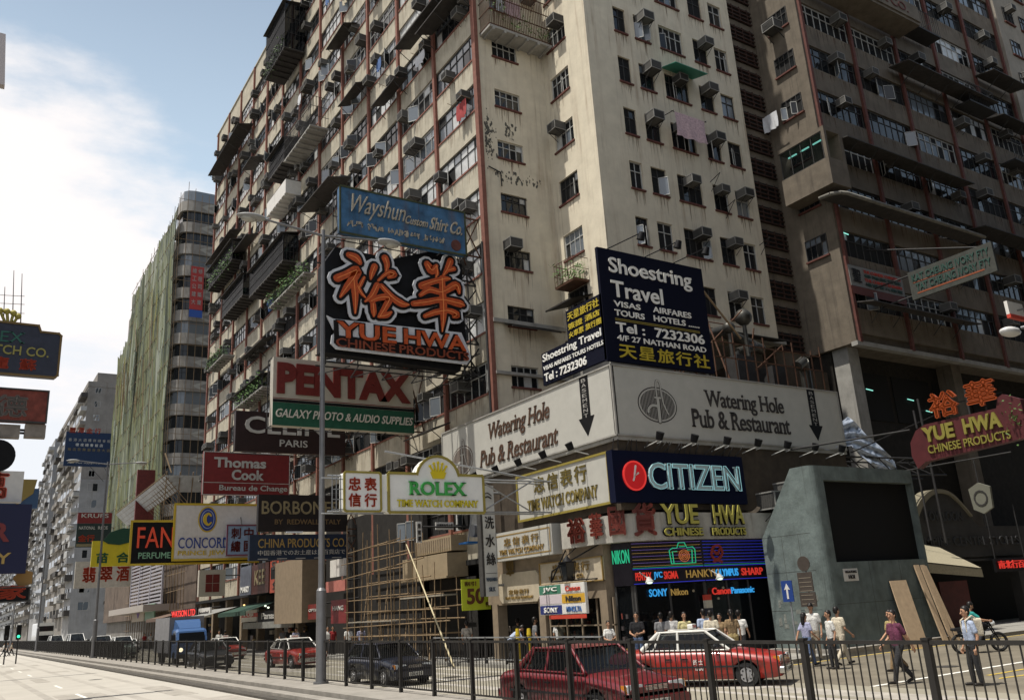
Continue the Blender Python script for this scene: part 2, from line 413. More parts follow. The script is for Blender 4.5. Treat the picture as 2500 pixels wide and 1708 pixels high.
c = [(19.35, 620), (19.35, 23.2), (19.6, 22.0), (20.3, 21.2), (21.6, 20.7), (120, 20.7), (120, 34), (34, 34), (34, 620)]
b.prism(c, 0, .14); struct(b, 'pavement', PAVE, 'paved footway along the shops, rounding the corner', 'pavement')
b = MB(); b.box(19.35, 28, -40, 7.5, 0, .14); b.box(28, 120, 4.8, 7.5, 0, .14); struct(b, 'south_pavement', PAVE, 'footway on the south side of the side street', 'pavement')
b = MB(); r_ = random.Random(17)
for i in range(16):
    x, y, w_, l_ = r_.uniform(0, 8), r_.uniform(9, 90), r_.uniform(.5, 1.6), r_.uniform(1.2, 7)
    b.box(x, x+w_, y, y+l_, .001, .0025+.0003*i)
for i in range(14):
    x, y, w_, l_ = r_.uniform(11.8, 18), r_.uniform(10, 80), r_.uniform(.4, 1.3), r_.uniform(1, 6)
    b.box(x, x+w_, y, y+l_, .0015, .003+.0003*i)
struct(b, 'road_patches', mat('patched_concrete', (.34, .315, .275), .9, noise=.3, ns=1.5), 'greyer patches of repaired concrete in both carriageways', 'road patch')
b = MB()
for x in (2.1, 3.6, 6.1, 7.6, 13.0, 14.4, 16.7, 18.1): b.box(x, x+.32, -20, 300, .0008, .0017)
g = MB()
for x, y in ((3.0, 33), (7.0, 52), (13.4, 20.5), (16.2, 30), (6.2, 24), (24.5, 15.5), (30, 12.4)): g.tube((x, y, .002), (x, y, .0045), .34, n=16)
struct(g, 'manhole_covers', mat('manhole_iron', (.07, .066, .06), .6, .4, noise=.4), 'round iron manhole covers in the carriageways', 'manhole cover')
struct(b, 'wheel_tracks', mat('rubber_darkened_concrete', (.365, .34, .30), .88, noise=.22, ns=.35), 'long dull tyre tracks worn along the lanes', 'tyre track')
b = MB()
for i in range(26): b.box(4.82, 4.95, 22+i*8.2, 25+i*8.2, .004, .005)
struct(b, 'lane_dashes', LINEW, 'white dashed lane line on the near road', 'road marking')
b = MB()
for i in range(30): b.box(15.35, 15.47, -20+i*8, -16.5+i*8, .004, .006)
b.box(19.35, 60, 14.2, 14.35, .002, .004)
struct(b, 'white_lines', LINEW, 'white lane lines on the far carriageway', 'road marking')
b = MB()
b.prism([(21.9, 12.55), (24.5, 12.15), (34, 11.55), (34, 11.67), (24.5, 12.27), (22.1, 12.65)], .001, .004)
b.box(22, 40, 20.35, 20.47, .001, .005); b.box(22.6, 40, 13.15, 13.27, .001, .005)
struct(b, 'yellow_lines', LINEY, 'yellow no waiting lines by the kerb of the side street', 'road marking')
b = MB(); pl = [(23.3, 9.2), (60, 8.6), (60, 10.6), (24, 10.9), (23.2, 10.3)]
b.prism(pl, 0, .15); struct(b, 'traffic_island', KERB, 'raised stone traffic island in the side street', 'traffic island')

# ------------------------------------------------------------------ windows and air conditioners
PANES = [GL_D, GL_S, GL_C, VOID]
def window_mesh(fr, pn, sl, P, w_, h_, nm, tr, r, mix, sill=.1, open_=0.12, sd=.11):
    """frame, panes and sill of one window into three builders; mix = chances of dark, sky, curtain, open"""
    t = .045
    for a0, a1, c0, c1 in ((0, w_, 0, t), (0, w_, h_-t, h_), (0, t, t, h_-t), (w_-t, w_, t, h_-t)): fr.prism([(a0, c0), (a1, c0), (a1, c1), (a0, c1)], -.04, .03, 0, P)
    if tr: fr.prism([(t, tr-.02), (w_-t, tr-.02), (w_-t, tr+.02), (t, tr+.02)], -.03, .026, 0, P)
    cw = w_/nm
    tone = r.choices(range(4), mix)[0]
    for i in range(nm):
        if i: fr.prism([(i*cw-.02, t), (i*cw+.02, t), (i*cw+.02, h_-t), (i*cw-.02, h_-t)], -.03, .022, 0, P)
        for c0, c1 in (((0, tr), (tr, h_)) if tr else ((0, h_),)):
            k = tone if r.random() < .68 else r.choices(range(4), mix)[0]
            tl = r.uniform(-.012, .012); tz = r.uniform(-.012, .012)
            if k == 3: tl = tz = 0
            u0, u1 = i*cw+.02, (i+1)*cw-.02; z0, z1 = c0+.02, c1-.02
            if c0 == 0 and r.random() < open_:        # a casement pushed open
                q = r.uniform(.35, .8)*cw; s_ = 1 if r.random() < .5 else -1; ub = u0 if s_ > 0 else u1
                pts = [(ub, z0, .03), (ub+s_*math.sqrt(max(.01, cw*cw-q*q))*.9, z0, .03+q), (ub+s_*math.sqrt(max(.01, cw*cw-q*q))*.9, z1, .03+q), (ub, z1, .03)]
                W3 = [P(*p) for p in pts]
                pn.add(W3, [(0, 1, 2, 3)], 1 if r.random() < .6 else 0)
                for a, c in zip(W3, W3[1:]+W3[:1]): fr.tube(a, c, .025, .025, 4, 1)
                k = 3
            pn.add([P(u0, z0, -.02+tz), P(u1, z0, -.02+tl), P(u1, z1, -.02+tz), P(u0, z1, -.02+tl)], [(0, 1, 2, 3)], k)
    if sill: sl.prism([(-.06, -sill), (w_+.06, -sill), (w_+.06, -.002), (-.06, -.002)], -.06 if sd < .2 else -.1, sd, 0, P)
def window(parent, P, w_, h_, nm, tr, r, mix, fm=DARKF, sm_=REDD, **k):
    fr, pn, sl = MB(), MB(), MB(); window_mesh(fr, pn, sl, P, w_, h_, nm, tr, r, mix, **k)
    o = fr.obj('window', [fm, PALEF], parent); pn.obj('pane', PANES, o)
    if sl.v: sl.obj('sill', sm_, o)
    return o

AC0 = None
def ac(x, y, z, rz, label, group, s=1.0):
    """window air conditioner: casing, grille and bracket; it sticks out along local -X"""
    global AC0
    if AC0 is None:
        t = thing('air_conditioner', label, 'air conditioner', (0, 0, 0), group)
        b = MB(); b.box(-.62, .1, -.34, .34, 0, .44)
        for i in range(5): b.box(-.52+i*.08, -.48+i*.08, -.346, -.338, .06, .38); b.box(-.52+i*.08, -.48+i*.08, .338, .346, .06, .38)
        for yy in (-.34, .34):
            for zz_ in (0, .44): b.box(-.63, .1, yy-.018, yy+.018, zz_-.018, zz_+.018, 1)
            b.box(-.635, -.6, yy-.018, yy+.018, 0, .44, 1)
        for zz_ in (0, .44): b.box(-.635, -.6, -.34, .34, zz_-.018, zz_+.018, 1)
        b.obj('casing', [ACM, mat('air_conditioner_edge', (.22, .215, .2), .7, noise=.2)], t)
        g = MB(); g.box(-.632, -.62, -.29, .29, .05, .39)
        for i in range(6): g.box(-.642, -.632, -.28, .28, .07+i*.05, .09+i*.05, 1)
        g.obj('grille', [ACG, ACM], t)
        k = MB()
        for s_ in (-.3, .3): k.tube((-.6, s_, -.02), (0, s_, -.02), .018, n=4); k.tube((-.56, s_, -.02), (.02, s_, -.42), .016, n=4); k.tube((-.6, s_, -.02), (-.6, s_, .1), .014, n=4)
        k.obj('bracket', DSTEEL, t); AC0 = t; o = t
    else: o = copy_tree(AC0)
    o.location = (x, y, z); o.rotation_euler = (0, 0, rz); o.scale = (s, s, s)
    o['label'] = label; o['group'] = group; return o

# ------------------------------------------------------------------ the long block on the main road
blk = thing('apartment_block', 'long cream apartment block with red pillars and hundreds of windows along the main road', 'apartment block', (XF+6, (YA+YEND)/2, 0))
b = MB()
b.box(XF+.24, XF+13, YA+.35, YEND, 4.7, ROOF); b.box(XF+.001, XF+.24, YA+.02, YA+.22, 4.7, ROOF)
for z in SILLS: b.box(XF, XF+.24, YA+.02, YEND, z-1.53, z-.1)
b.box(XF, XF+.24, YA+.02, YEND, SILLS[-1]+1.67, ROOF+.9); b.box(XF, XF+.24, YA+.02, YEND, 4.7, SILLS[0]-1.53)
b.obj('wall', WALL, blk)
b = MB()
for z in SILLS: b.box(XF-.05, XF+.12, YA+.14, YEND, z-.1, z)
b.obj('sill_band', REDP, blk)
for i in range(13):
    y = YA+i*BW; wd = .2 if i == 0 else .13
    b = MB(); b.box(XF-.22 if i == 0 else XF-.16, XF+.02, y-wd+(.05 if i == 0 else 0), y+wd, 4.7, ROOF+.9); b.obj('pillar', REDP, blk)
rest = (MB(), MB())
rw = random.Random(21)
acs = []
for bay in range(12):
    y1 = YA+(bay+1)*BW-.16; w_ = BW-.32
    for k, z in enumerate(SILLS):
        P = frame_x(XF+.1, y1, z)
        if rw.random() < .68: mix = (5, 1.5, 1.2, 3)
        else: mix = (2, 4, 3.2, 1)
        nm = 6; h_ = 1.62
        fm = PALEF if rw.random() < .3 else DARKF
        if bay < 6:
            window(blk, P, w_, h_, nm, 1.05, rw, mix, fm, sill=0)
        else:
            window_mesh(rest[0], rest[1], None, P, w_, h_, nm, 1.05, rw, mix, sill=0)
        n = rw.choices((0, 1, 2, 3), (1.6, 4, 3.2, 1.3))[0]
        if z < 8.5: n = 0
        for j, s in enumerate(rw.sample([.5, 1.3, 2.1, 2.9, 3.7, 4.2], n)):
            acs.append((bay, k, j, YA+bay*BW+s, z+rw.choice((.05, .55, 1.0, 1.02)), rw.uniform(.85, 1.12)))
fo = rest[0].obj('window', [DARKF, PALEF], blk); fo['kind'] = 'stuff'
po = rest[1].obj('pane', PANES, fo); po['kind'] = 'stuff'
for bay, k, j, y, z, s in acs:
    ac(XF-.02, y, z, 0, 'grey boxy air conditioner, %s on the %s storey down, %s bay from the corner pillar' % (ORD[j], ORD[15-k], ORD[bay]), 'air conditioners along the main road front', s)
b = MB(); b.box(XF+1, XF+12, YEND-18, YEND-1, ROOF, ROOF+3.5); b.box(XF-.1, XF+13.1, YA, YEND+.1, ROOF+.9, ROOF+1.05); b.obj('roof', WALL, blk)

# ------------------------------------------------------------------ the corner tower
tw = thing('corner_tower', 'bare cream corner tower with small windows and rust stains', 'apartment block', (32, 36, 0))
TZ0 = 15.6; RV = .2
def wall_holes(mb, P, u0, v0, u1, v1, holes, depth=RV, m=0):
    """a wall face with real window openings and their reveals"""
    us = sorted({u0, u1} | {h[0] for h in holes} | {h[2] for h in holes}); vs_ = sorted({v0, v1} | {h[1] for h in holes} | {h[3] for h in holes})
    for a, c in zip(us, us[1:]):
        run = None
        for d, e in zip(vs_, vs_[1:]):
            cu, cv_ = (a+c)/2, (d+e)/2; hole = any(h[0] < cu < h[2] and h[1] < cv_ < h[3] for h in holes)
            if not hole: run = (run[0], e) if run else (d, e)
            if (hole or e == vs_[-1]) and run: mb.add([P(a, run[0], 0), P(c, run[0], 0), P(c, run[1], 0), P(a, run[1], 0)], [(0, 1, 2, 3)], m); run = None
    for h in holes:
        q = [(h[0], h[1]), (h[2], h[1]), (h[2], h[3]), (h[0], h[3])]
        for (ua, va), (ub, vb) in zip(q, q[1:]+q[:1]): mb.add([P(ua, va, 0), P(ub, vb, 0), P(ub, vb, -depth), P(ua, va, -depth)], [(0, 1, 2, 3)], m)
TS = [19.92+3.265*k for k in range(-1, 12)]
tcols = [(28.26, .88, 2), (29.77, 1.1, 2), (31.7, 1.85, 4), (34.45, 1.15, 2), (36.25, 1.12, 2)]
b = MB(); b.box(XT+RV, 38.1, YT+RV, YA+6, TZ0, 60)
wall_holes(b, frame_y(0, YT, 0), XT, TZ0, 38.1, 60, [(x, z, x+w_, z+1.62) for k, z in enumerate(TS) for ci, (x, w_, nm) in enumerate(tcols) if not (z < 17 and ci < 2)])
wall_holes(b, frame_x(XT, 0, 0), -(YA+6), TZ0, -YT, 60, [(-34.0, z+.02, -32.3, z+1.47) for z in TS])
b.box(XT+.001, 38.1, YT+.001, YT+RV, TZ0-.0, TZ0+.001); b.obj('wall', WALL2, tw)
b = MB(); b.box(XF+.24, XT+.1, YA+RV, YA+6, 5, 60); wall_holes(b, frame_y(0, YA, 0), XF+.0, 5, XT, 60, [(22.66, 25.66+3.2*k, 24.32, 26.76+3.2*k) for k in range(-4, 7) if 25.66+3.2*k > 9]); b.obj('recessed_wall', WALL2, tw)
# a lower storey set back under the tower, open to the podium roof
b = MB(); b.box(XT+.6, 38.1, YT+1.3, YA+6, 11, TZ0); b.obj('lower_storey', CONC, tw)
b = MB(); b.box(XT, 38.1, YT-.5, YT, TZ0-.15, TZ0+.05); b.box(XF, XT, YA-.22, YA, 16.1, 16.3); b.box(XF, XT, YA-.22, YA, 13.4, 13.55); b.obj('ledge', CONC, tw)
rt = random.Random(5)
acn = 0
for k, z in enumerate(TS):
    for ci, (x, w_, nm) in enumerate(tcols):
        if z < 17 and ci < 2: continue
        h_ = 1.62
        window(tw, frame_y(x, YT+.13, z), w_, h_, nm, 1.08, rt, (6, 1.3, .6, 4), PALEF if rt.random() < .35 else DARKF, REDD, open_=.2, sd=.22)
        if rt.random() < (.55 if ci in (2, 3) else .22):
            ac(x+w_*rt.uniform(.3, .75), YT-.03, z+rt.choice((1.0, 1.05, 1.1)), R(90), 'grey air conditioner above the %s window column of the bare tower, %s storey down' % (ORD[ci], ORD[len(TS)-1-k]), 'air conditioners on the corner tower', rt.uniform(.9, 1.15))
    window(tw, frame_x(XT+.13, 34.0, z+.02), 1.7, 1.45, 4, .95, rt, (5, 2, 1, 2.5), PALEF if rt.random() < .4 else DARKF, REDD, open_=.1, sd=.22)
    if rt.random() < .5:
        ac(XT-.03, rt.choice((33.4, 32.7, 33.8)), z+1.0, 0, 'air conditioner at the narrow west window beside the tower corner, %s storey down' % ORD[len(TS)-1-k], 'air conditioners on the corner tower', 1.05)
for k in range(-4, 7):
    z = 25.66+3.2*k
    if z < 9: continue
    window(tw, frame_y(22.66, YA+.13, z), 1.66, 1.1, 4, .72, rt, (6, 1.5, 2, 2.5), PALEF if rt.random() < .5 else DARKF, REDD, open_=.12, sd=.22)
for i, (x, z) in enumerate(((23.0, 20.2), (24.0, 10.9), (25.2, 36.4), (23.2, 36.4))):
    ac(x, YA-.03, z, R(90), 'air conditioner on the recessed strip next to the red corner pillar, %s from below' % ORD[(1, 0, 3, 2)[i]], 'air conditioners on the corner tower', 1.1)
# black soot patches on the recessed strip
b = MB(); rs = random.Random(3); SOOT = mat('soot_stain', (.10, .095, .08), .95, noise=.4, ns=6)
for i in range(240):
    x, z = (min(22.6, 21.9+abs(rs.gauss(0, .28))), rs.gauss(26.6, .8)) if i < 130 else (rs.uniform(22.2, 25.4), rs.gauss(24.6, .2)) if i < 200 else (rs.gauss(23.5, .16), rs.uniform(26.95, 27.9))
    r_ = abs(rs.gauss(.0, .035))+.012
    b.prism([(x+r_*math.cos(t)*rs.uniform(.5, 1.2), z+r_*2*math.sin(t)*rs.uniform(.5, 1.2)) for t in [i_*math.pi/4 for i_ in range(8)]], -.002, .004+.00004*i, 0, frame_y(0, YA, 0))
o = b.obj('soot_stain', SOOT, tw); o['kind'] = 'stuff'
rr = random.Random(71)
rust_streaks(tw, [(x, x+w_, z-.1) for z in TS for x, w_, nm in tcols for _ in (0, 1) if z > 17], frame_y(0, YT, 0), rr)
rust_streaks(tw, [(22.66, 24.32, 25.56+3.2*k) for k in range(-4, 7) for _ in (0, 1)], frame_y(0, YA, 0), rr)
rust_streaks(tw, [(-34.0, -32.3, z-.08) for z in TS], frame_x(XT, 0, 0), rr)
# pipes
b = MB(); b.path([(23.3, YA-.06, 23.4), (24.3, YA-.06, 23.4)], .03); b.path([(21.95, YA-.08, 24.9), (22.7, YA-.08, 24.7), (22.72, YA-.08, 23.9)], .035)
b.tube((XT+.12, YT+.5, 16), (XT+.12, YT+.5, 16.1), .02); b.obj('pipe', DSTEEL, tw)

# ------------------------------------------------------------------ louvred stair strip and the dark wing
lv = thing('stair_strip', 'narrow stair strip of stacked dark louvres between tower and wing', 'stair tower', (39.4, 31, 0))
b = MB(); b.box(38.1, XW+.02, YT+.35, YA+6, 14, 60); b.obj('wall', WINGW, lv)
b = MB(); g = MB()
z = 15.4; i = 0
while z < 58:
    g.box(38.25, 40.6, YT+.30, YT+.352, z, z+1.12)
    for j in range(4): b.box(38.25, 40.6, YT+.2, YT+.36, z+.02+j*.29, z+.09+j*.29)
    for j in range(3): b.box(38.8+j*.7, 38.87+j*.7, YT+.22, YT+.355, z, z+1.12)
    z += 1.6
g.obj('stair_opening', VOID, lv); b.obj('louvre', mat('dark_louvre', (.05, .026, .02), .85, noise=.3), lv)
wg = thing('tenement_wing', 'dark sooty apartment wing with red pillars facing the side street', 'apartment block', (54, 32, 0))
WS = [32.92+3.13*k for k in range(-5, 8)]; WBW = 5.12; WX1 = XW+WBW*5.05
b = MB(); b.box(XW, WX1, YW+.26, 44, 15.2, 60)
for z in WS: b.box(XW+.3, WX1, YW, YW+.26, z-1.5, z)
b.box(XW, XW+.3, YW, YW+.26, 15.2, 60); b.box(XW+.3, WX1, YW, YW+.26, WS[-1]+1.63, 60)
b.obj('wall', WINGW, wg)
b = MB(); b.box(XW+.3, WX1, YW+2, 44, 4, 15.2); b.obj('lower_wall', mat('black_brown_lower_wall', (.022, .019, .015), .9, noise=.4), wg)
b = MB()
for k in range(6): b.box(XW+1.4+k*4.2, XW+5.2+k*4.2, YW+1.94, YW+1.98, 11.4, 14.2)
b.obj('lower_window', VOID, wg)
for x_ in (XW+.35, XW+10.5): b = MB(); b.box(x_, x_+.95, YW+.9, YW+1.9, 4, 15.2); b.obj('column', WINGW if x_ > 45 else CONC, wg)
for i in range(6):
    x = XW+WBW*i; b = MB(); b.box(x+(.18 if i == 0 else -.1), x+(.40 if i == 0 else .14), YW-.16, YW+.02, 15.2, 60); b.obj('pillar', REDD, wg)
rg = random.Random(11)
for k, z in enumerate(WS):
    for i in range(5):
        x = XW+WBW*i+(.42 if i == 0 else .16); w_ = WBW-(.52 if i == 0 else .26)
        window(wg, frame_y(x, YW+.12, z), w_, 1.58, 7, 1.05, rg, (7, .6, .25, 4), PALEF if rg.random() < .3 else DARKF, REDD, sill=.08, open_=.06)
        if rg.random() < .5:
            ac(x+rg.uniform(.5, w_-.5), YW-.02, z+rg.choice((.1, .9, 1.0)), R(90), 'soot darkened air conditioner on the dark wing, %s bay from its corner, %s storey down' % (ORD[i], ORD[len(WS)-1-k]), 'air conditioners on the dark wing', rg.uniform(.9, 1.15))
    if z > 17.5:
        window(wg, frame_x(XW-.03, 29.6, z+.3), 1.5, 1.3, 4, .85, rg, (6, 1, .2, 1), DARKF, REDD, open_=.1)
b = MB(); b.box(XW-.05, WX1, YW-.1, YW+.3, 15.0, 15.25); b.obj('ledge', CONC, wg)
ac(XW-.03, 29.0, 36.2, 0, 'pale round fan air conditioner under the top window of the wing end wall', 'air conditioners on the dark wing', 1.35)
# further slab at the right edge
rust_streaks(wg, [(XW+WBW*i+.4, XW+WBW*(i+1)-.3, z-.08) for z in WS for i in range(5) for _ in range(4)], frame_y(0, YW, 0), rr)
rust_streaks(blk, [(-(YA+BW*(i+1)-.3), -(YA+BW*i+.3), z-.1) for z in SILLS for i in range(12) for _ in range(4)], frame_x(XF, 0, 0), rr)
ft = thing('rear_tower', 'pale rear tower at the right edge beyond the dark wing', 'apartment block', (73, 34, 0))
b = MB(); b.box(WX1, WX1+16, YW-.35, 44, 4, 62); b.obj('wall', mat('greyish_cream_render', (.28, .25, .205), .9, noise=.2, ns=1.2, streak=.8), ft)
for k, z in enumerate(WS):
    for i in range(3):
        window(ft, frame_y(WX1+1.2+i*2.6, YW-.39, z+.2), 1.5, 1.4, 3, .9, rg, (6, 1.5, .5, 2), DARKF, REDD, open_=.05)
        if rg.random() < .5: ac(WX1+1.9+i*2.6, YW-.38, z+1.2, R(90), 'air conditioner on the pale rear tower, %s column, %s storey down' % (ORD[i], ORD[len(WS)-1-k]), 'air conditioners on the rear tower')
# enclosed corner balcony of the wing with lit tubes, its long dark canopy and the curved canopy below
cb = thing('enclosed_balcony', 'pale boxed in balcony with lit tubes on the corner of the dark wing', 'balcony', (40.5, 27.4, 24.1))
b = MB(); b.box(39.55, 41.2, 26.25, 29.6, 24.1, 25.75); b.box(39.55, 41.2, 26.25, 29.6, 27.5, 27.75); b.box(40.9, 41.2, 26.25, 29.6, 25.75, 27.5); b.box(39.55, 39.75, 26.25, 26.45, 25.75, 27.5); b.obj('box', WINGW, cb)
fr, pn = MB(), MB(); window_mesh(fr, pn, None, frame_x(39.62, 29.5, 25.76), 3.0, 1.72, 4, 0, rg, (1, 0, 0, 0), sill=0, open_=0)
o = fr.obj('window', [DARKF, PALEF], cb); pn.obj('pane', [glass('tinted_window_glass', (.55, .6, .6), .25)]*4, o)
b = MB()
for y0 in (29.2, 28.3, 27.4): b.tube((40.0, y0, 27.2), (40.0, y0-.6, 27.2), .05)
b.obj('tube_lamp', TUBE, cb)
def sheet(mb, x0, x1, y0, y1, z0, z1, t=.06, m=0):
    """a sloping sheet from the wall edge (y1, z1) out to (y0, z0)"""
    mb.add([(x0, y0, z0), (x1, y0, z0), (x1, y1, z1), (x0, y1, z1), (x0, y0, z0+t), (x1, y0, z0+t), (x1, y1, z1+t), (x0, y1, z1+t)],
           [(3, 2, 1, 0), (4, 5, 6, 7), (0, 1, 5, 4), (1, 2, 6, 5), (2, 3, 7, 6), (3, 0, 4, 7)], m)
for nm_, x0, x1, zt, pr, lab in (('awning', 41.25, 54.5, 27.55, 1.5, 'long dark sheet canopy running from the corner balcony of the wing'),
                         ('awning', 49.5, 60.5, 35.4, 1.6, 'dark rusty canopy high on the middle bays of the wing'),
                         ('awning', 61.0, 66.0, 38.4, 1.6, 'dark canopy over white curtained windows at the right of the wing'),
                         ('awning', 61.0, 66.0, 34.7, 1.5, 'lower dark canopy at the right end of the wing'),
                         ('awning', 54.0, 66.0, 24.3, 1.8, 'broad dark canopy low on the right half of the wing'),
                         ('awning', 41.2, 52.0, 17.5, 1.2, 'thin dark canopy over the lowest windows of the wing')):
    b = MB(); sheet(b, x0, x1, YW-pr, YW-.17, zt-.25, zt)
    t = solo(b, nm_, TIN, lab, 'awning', 'sheet canopies on the dark wing')
    for i in range(int((x1-x0)/2)): b = MB(); b.tube((x0+1+i*2, YW-pr+.1, zt-.26), (x0+1+i*2, YW-.17, zt-1.1), .025, n=4); b.obj('strut', DSTEEL, t)
cv = thing('curved_canopy', 'pale rimmed concrete canopy with a rounded end below the corner balcony', 'canopy', (47, 26.4, 23.2))
b = MB(); b.prism([(39.6, 27.3), (39.7, 26.7), (40.0, 26.35), (40.5, 26.2), (54.6, 26.2), (54.6, 27.23), (40.75, 27.23)], 23.5, 23.62); b.obj('slab', TIN, cv)
b = MB(); b.path([(39.55, 27.3, 23.58), (39.65, 26.65, 23.58), (40.0, 26.28, 23.58), (40.5, 26.14, 23.58), (54.6, 26.14, 23.58)], .12, 5); b.obj('rim', mat('sooty_rim', (.20, .19, .165), .9, noise=.3), cv)
tb = thing('balcony_sign', 'long pale balcony front with faded red lettering at the top of the wing', 'balcony', (47, 26.4, 38.6))
b = MB(); b.box(41.2, 51.5, 25.6, YW-.17, 38.35, 38.55); b.box(41.2, 51.5, 25.5, 25.62, 38.55, 39.75); b.obj('parapet', WINGW, tb)
b = MB(); put_text(b, frame_y(44.0, 25.49, 38.8), 'TAILOR CO.', 0, 0, 6.2, .65, bold=.01); b.obj('lettering', REDD, tb)
for i, (xx, zz_) in enumerate(((51.5, 38.9), (61.5, 31.0), (57, 34.5))):
    b = MB(); b.box(xx, xx+3.5, YW-1.3, YW-.17, zz_, zz_+.12)
    t = solo(b, 'balcony_cage', DSTEEL, ('railed cage balcony beside the faded lettering', 'railed cage balcony low at the right of the wing', 'railed cage balcony at the middle of the wing')[i], 'balcony cage', 'cages on the dark wing')
    b = MB()
    for j in range(15): b.tube((xx+.03+j*.245, YW-1.28, zz_), (xx+.03+j*.245, YW-1.28, zz_+1.6), .018, n=4)
    b.path([(xx, YW-.2, zz_+1.6), (xx, YW-1.28, zz_+1.6), (xx+3.5, YW-1.28, zz_+1.6), (xx+3.5, YW-.2, zz_+1.6)], .025, 4)
    b.obj('bars', DSTEEL, t)
# ------------------------------------------------------------------ things clamped to the long front: cages, awnings, enclosures, plants
def facade_box(pA, pB, proj):
    """far bottom corner and near bottom corner seen on the outer face -> y range and height"""
    A = atx(*pA, XF-proj); B = atx(*pB, XF-proj); return B.y, A.y, (A.z+B.z)/2
def leaves(mb, c, rx, ry, rz, n, r, s=.12):
    for _ in range(n):
        d = Vector((r.gauss(0, .5), r.gauss(0, .5), r.gauss(0, .45))); p = Vector((c[0]+d.x*rx, c[1]+d.y*ry, c[2]+d.z*rz))
        a = Vector((r.uniform(-1, 1), r.uniform(-1, 1), r.uniform(-1, 1))).normalized()*s*r.uniform(.6, 1.5); bb = a.orthogonal().normalized()*s*r.uniform(.3, .6)
        mb.add([p-a, p+bb, p+a, p-bb], [(0, 1, 2, 3)], 0)
def awning_on_front(pA, pB, proj, label, drop=.4):
    y0, y1, z = facade_box(pA, pB, proj); b = MB()
    vs = [(XF-proj, y0, z), (XF-proj, y1, z), (XF-.2, y1, z+drop), (XF-.2, y0, z+drop)]
    b.add(vs+[(x, y, q+.07) for x, y, q in vs], [(0, 1, 2, 3), (7, 6, 5, 4), (0, 4, 5, 1), (1, 5, 6, 2), (2, 6, 7, 3), (3, 7, 4, 0)])
    o = solo(b, 'awning', TIN, label, 'awning', 'sheet canopies on the main road front'); s = MB()
    n = max(2, int((y1-y0)/1.6))
    for i in range(n):
        yy = y0+.2+(y1-y0-.4)*i/(n-1); s = MB(); s.tube((XF-proj+.06, yy, z), (XF-.2, yy, z-.75), .025, n=4); s.obj('strut', DSTEEL, o)
def enclosure(pA, pB, proj, h, label, skin, group='enclosures built on the main road front', plants=0, top=True, floor=CONC, name='balcony_enclosure', wallh=0, bars=.3):
    y0, y1, z = facade_box(pA, pB, proj); x = XF-proj
    o = thing(name, label, 'balcony', ((x+XF)/2, (y0+y1)/2, z), group)
    b = MB(); b.box(x, XF-.17, y0, y1, z-.12, z)
    for i in range(int((y1-y0)/.8)): b.box(x, XF-.17, y0+.3+i*.8, y0+.42+i*.8, z-.24, z-.12)
    if wallh: b.box(x, x+.1, y0, y1, z, z+wallh); b.box(x+.1, XF-.17, y0, y0+.1, z, z+wallh); b.box(x+.1, XF-.17, y1-.1, y1, z, z+wallh)
    b.obj('slab', floor, o)
    b = MB(); n = max(3, int((y1-y0)/bars))
    zb = z+wallh
    for i in range(n+1): b.tube((x+.02, y0+(y1-y0)*i/n, zb), (x+.02, y0+(y1-y0)*i/n, z+h), .02, n=4)
    m_ = max(2, int(proj/bars))
    for i in range(m_): b.tube((x+proj*i/m_, y0+.02, zb), (x+proj*i/m_, y0+.02, z+h), .02, n=4)
    for q in range(1, 4):
        zq = zb+(z+h-zb)*q/3; b.path([(XF-.17, y0+.02, zq), (x+.02, y0+.02, zq), (x+.02, y1-.02, zq), (XF-.17, y1-.02, zq)], .022, 4)
    b.obj('bars', DSTEEL, o)
    if skin:
        b = MB(); b.quad((x+.05, y0+.05, zb), (x+.05, y1, zb), (x+.05, y1, z+h), (x+.05, y0+.05, z+h)); b.quad((x+.05, y0+.05, zb), (XF-.17, y0+.05, zb), (XF-.17, y0+.05, z+h), (x+.05, y0+.05, z+h)); b.obj('netting', skin, o)
    if top:
        b = MB(); vs = [(x-.25, y0-.15, z+h), (x-.25, y1+.15, z+h), (XF-.17, y1+.15, z+h+.3), (XF-.17, y0-.15, z+h+.3)]
        b.add(vs+[(p, q, s+.05) for p, q, s in vs], [(0, 1, 2, 3), (7, 6, 5, 4), (0, 4, 5, 1), (1, 5, 6, 2), (2, 6, 7, 3), (3, 7, 4, 0)]); b.obj('roof_sheet', TIN, o)
    if plants:
        b = MB(); r = random.Random(int(y0*10))
        for i in range(int((y1-y0)/.55)): leaves(b, (x+.15, y0+.4+i*.55, z+wallh+.25+r.uniform(0, .5)), .5, .5, .8, 46, r)
        b.obj('foliage', LEAF, o)
    return o
NETG = glass('dark_green_netting', (.02, .06, .045), .55)
NETK = glass('black_netting', (.02, .02, .02), .5)
enclosure((648, 156), (693, 152), 2.0, 4.6, 'tall black enclosure with plants at the upper left of the front', NETK, plants=1, floor=TIN)
enclosure((651, 520), (697, 474), 1.5, 1.2, 'white walled balcony with ribbed underside above the street lamp', None, wallh=1.15, floor=WHITEP, top=False)
enclosure((655, 440), (694, 385), 1.5, 1.9, 'black caged box just above the white walled balcony', NETK, floor=TIN)
enclosure((693, 368), (757, 330), 1.7, 2.6, 'wire cage balcony full of bright clutter in mid front', None, top=False, bars=.22)
enclosure((608, 716), (690, 642), 1.5, 2.3, 'dark green netted enclosure left of the lamp pole', NETG, floor=TIN)
enclosure((541, 772), (592, 722), 1.5, 2.0, 'lower green netted enclosure near the far end of the front', NETG, floor=TIN)
enclosure((507, 700), (566, 640), 1.4, 2.0, 'black netted enclosure close to the far end of the front', NETK, floor=TIN, plants=1)
enclosure((655, 760), (742, 652), 1.1, .8, 'balcony trough overflowing with green plants beside the lamp pole', None, plants=1, top=False)
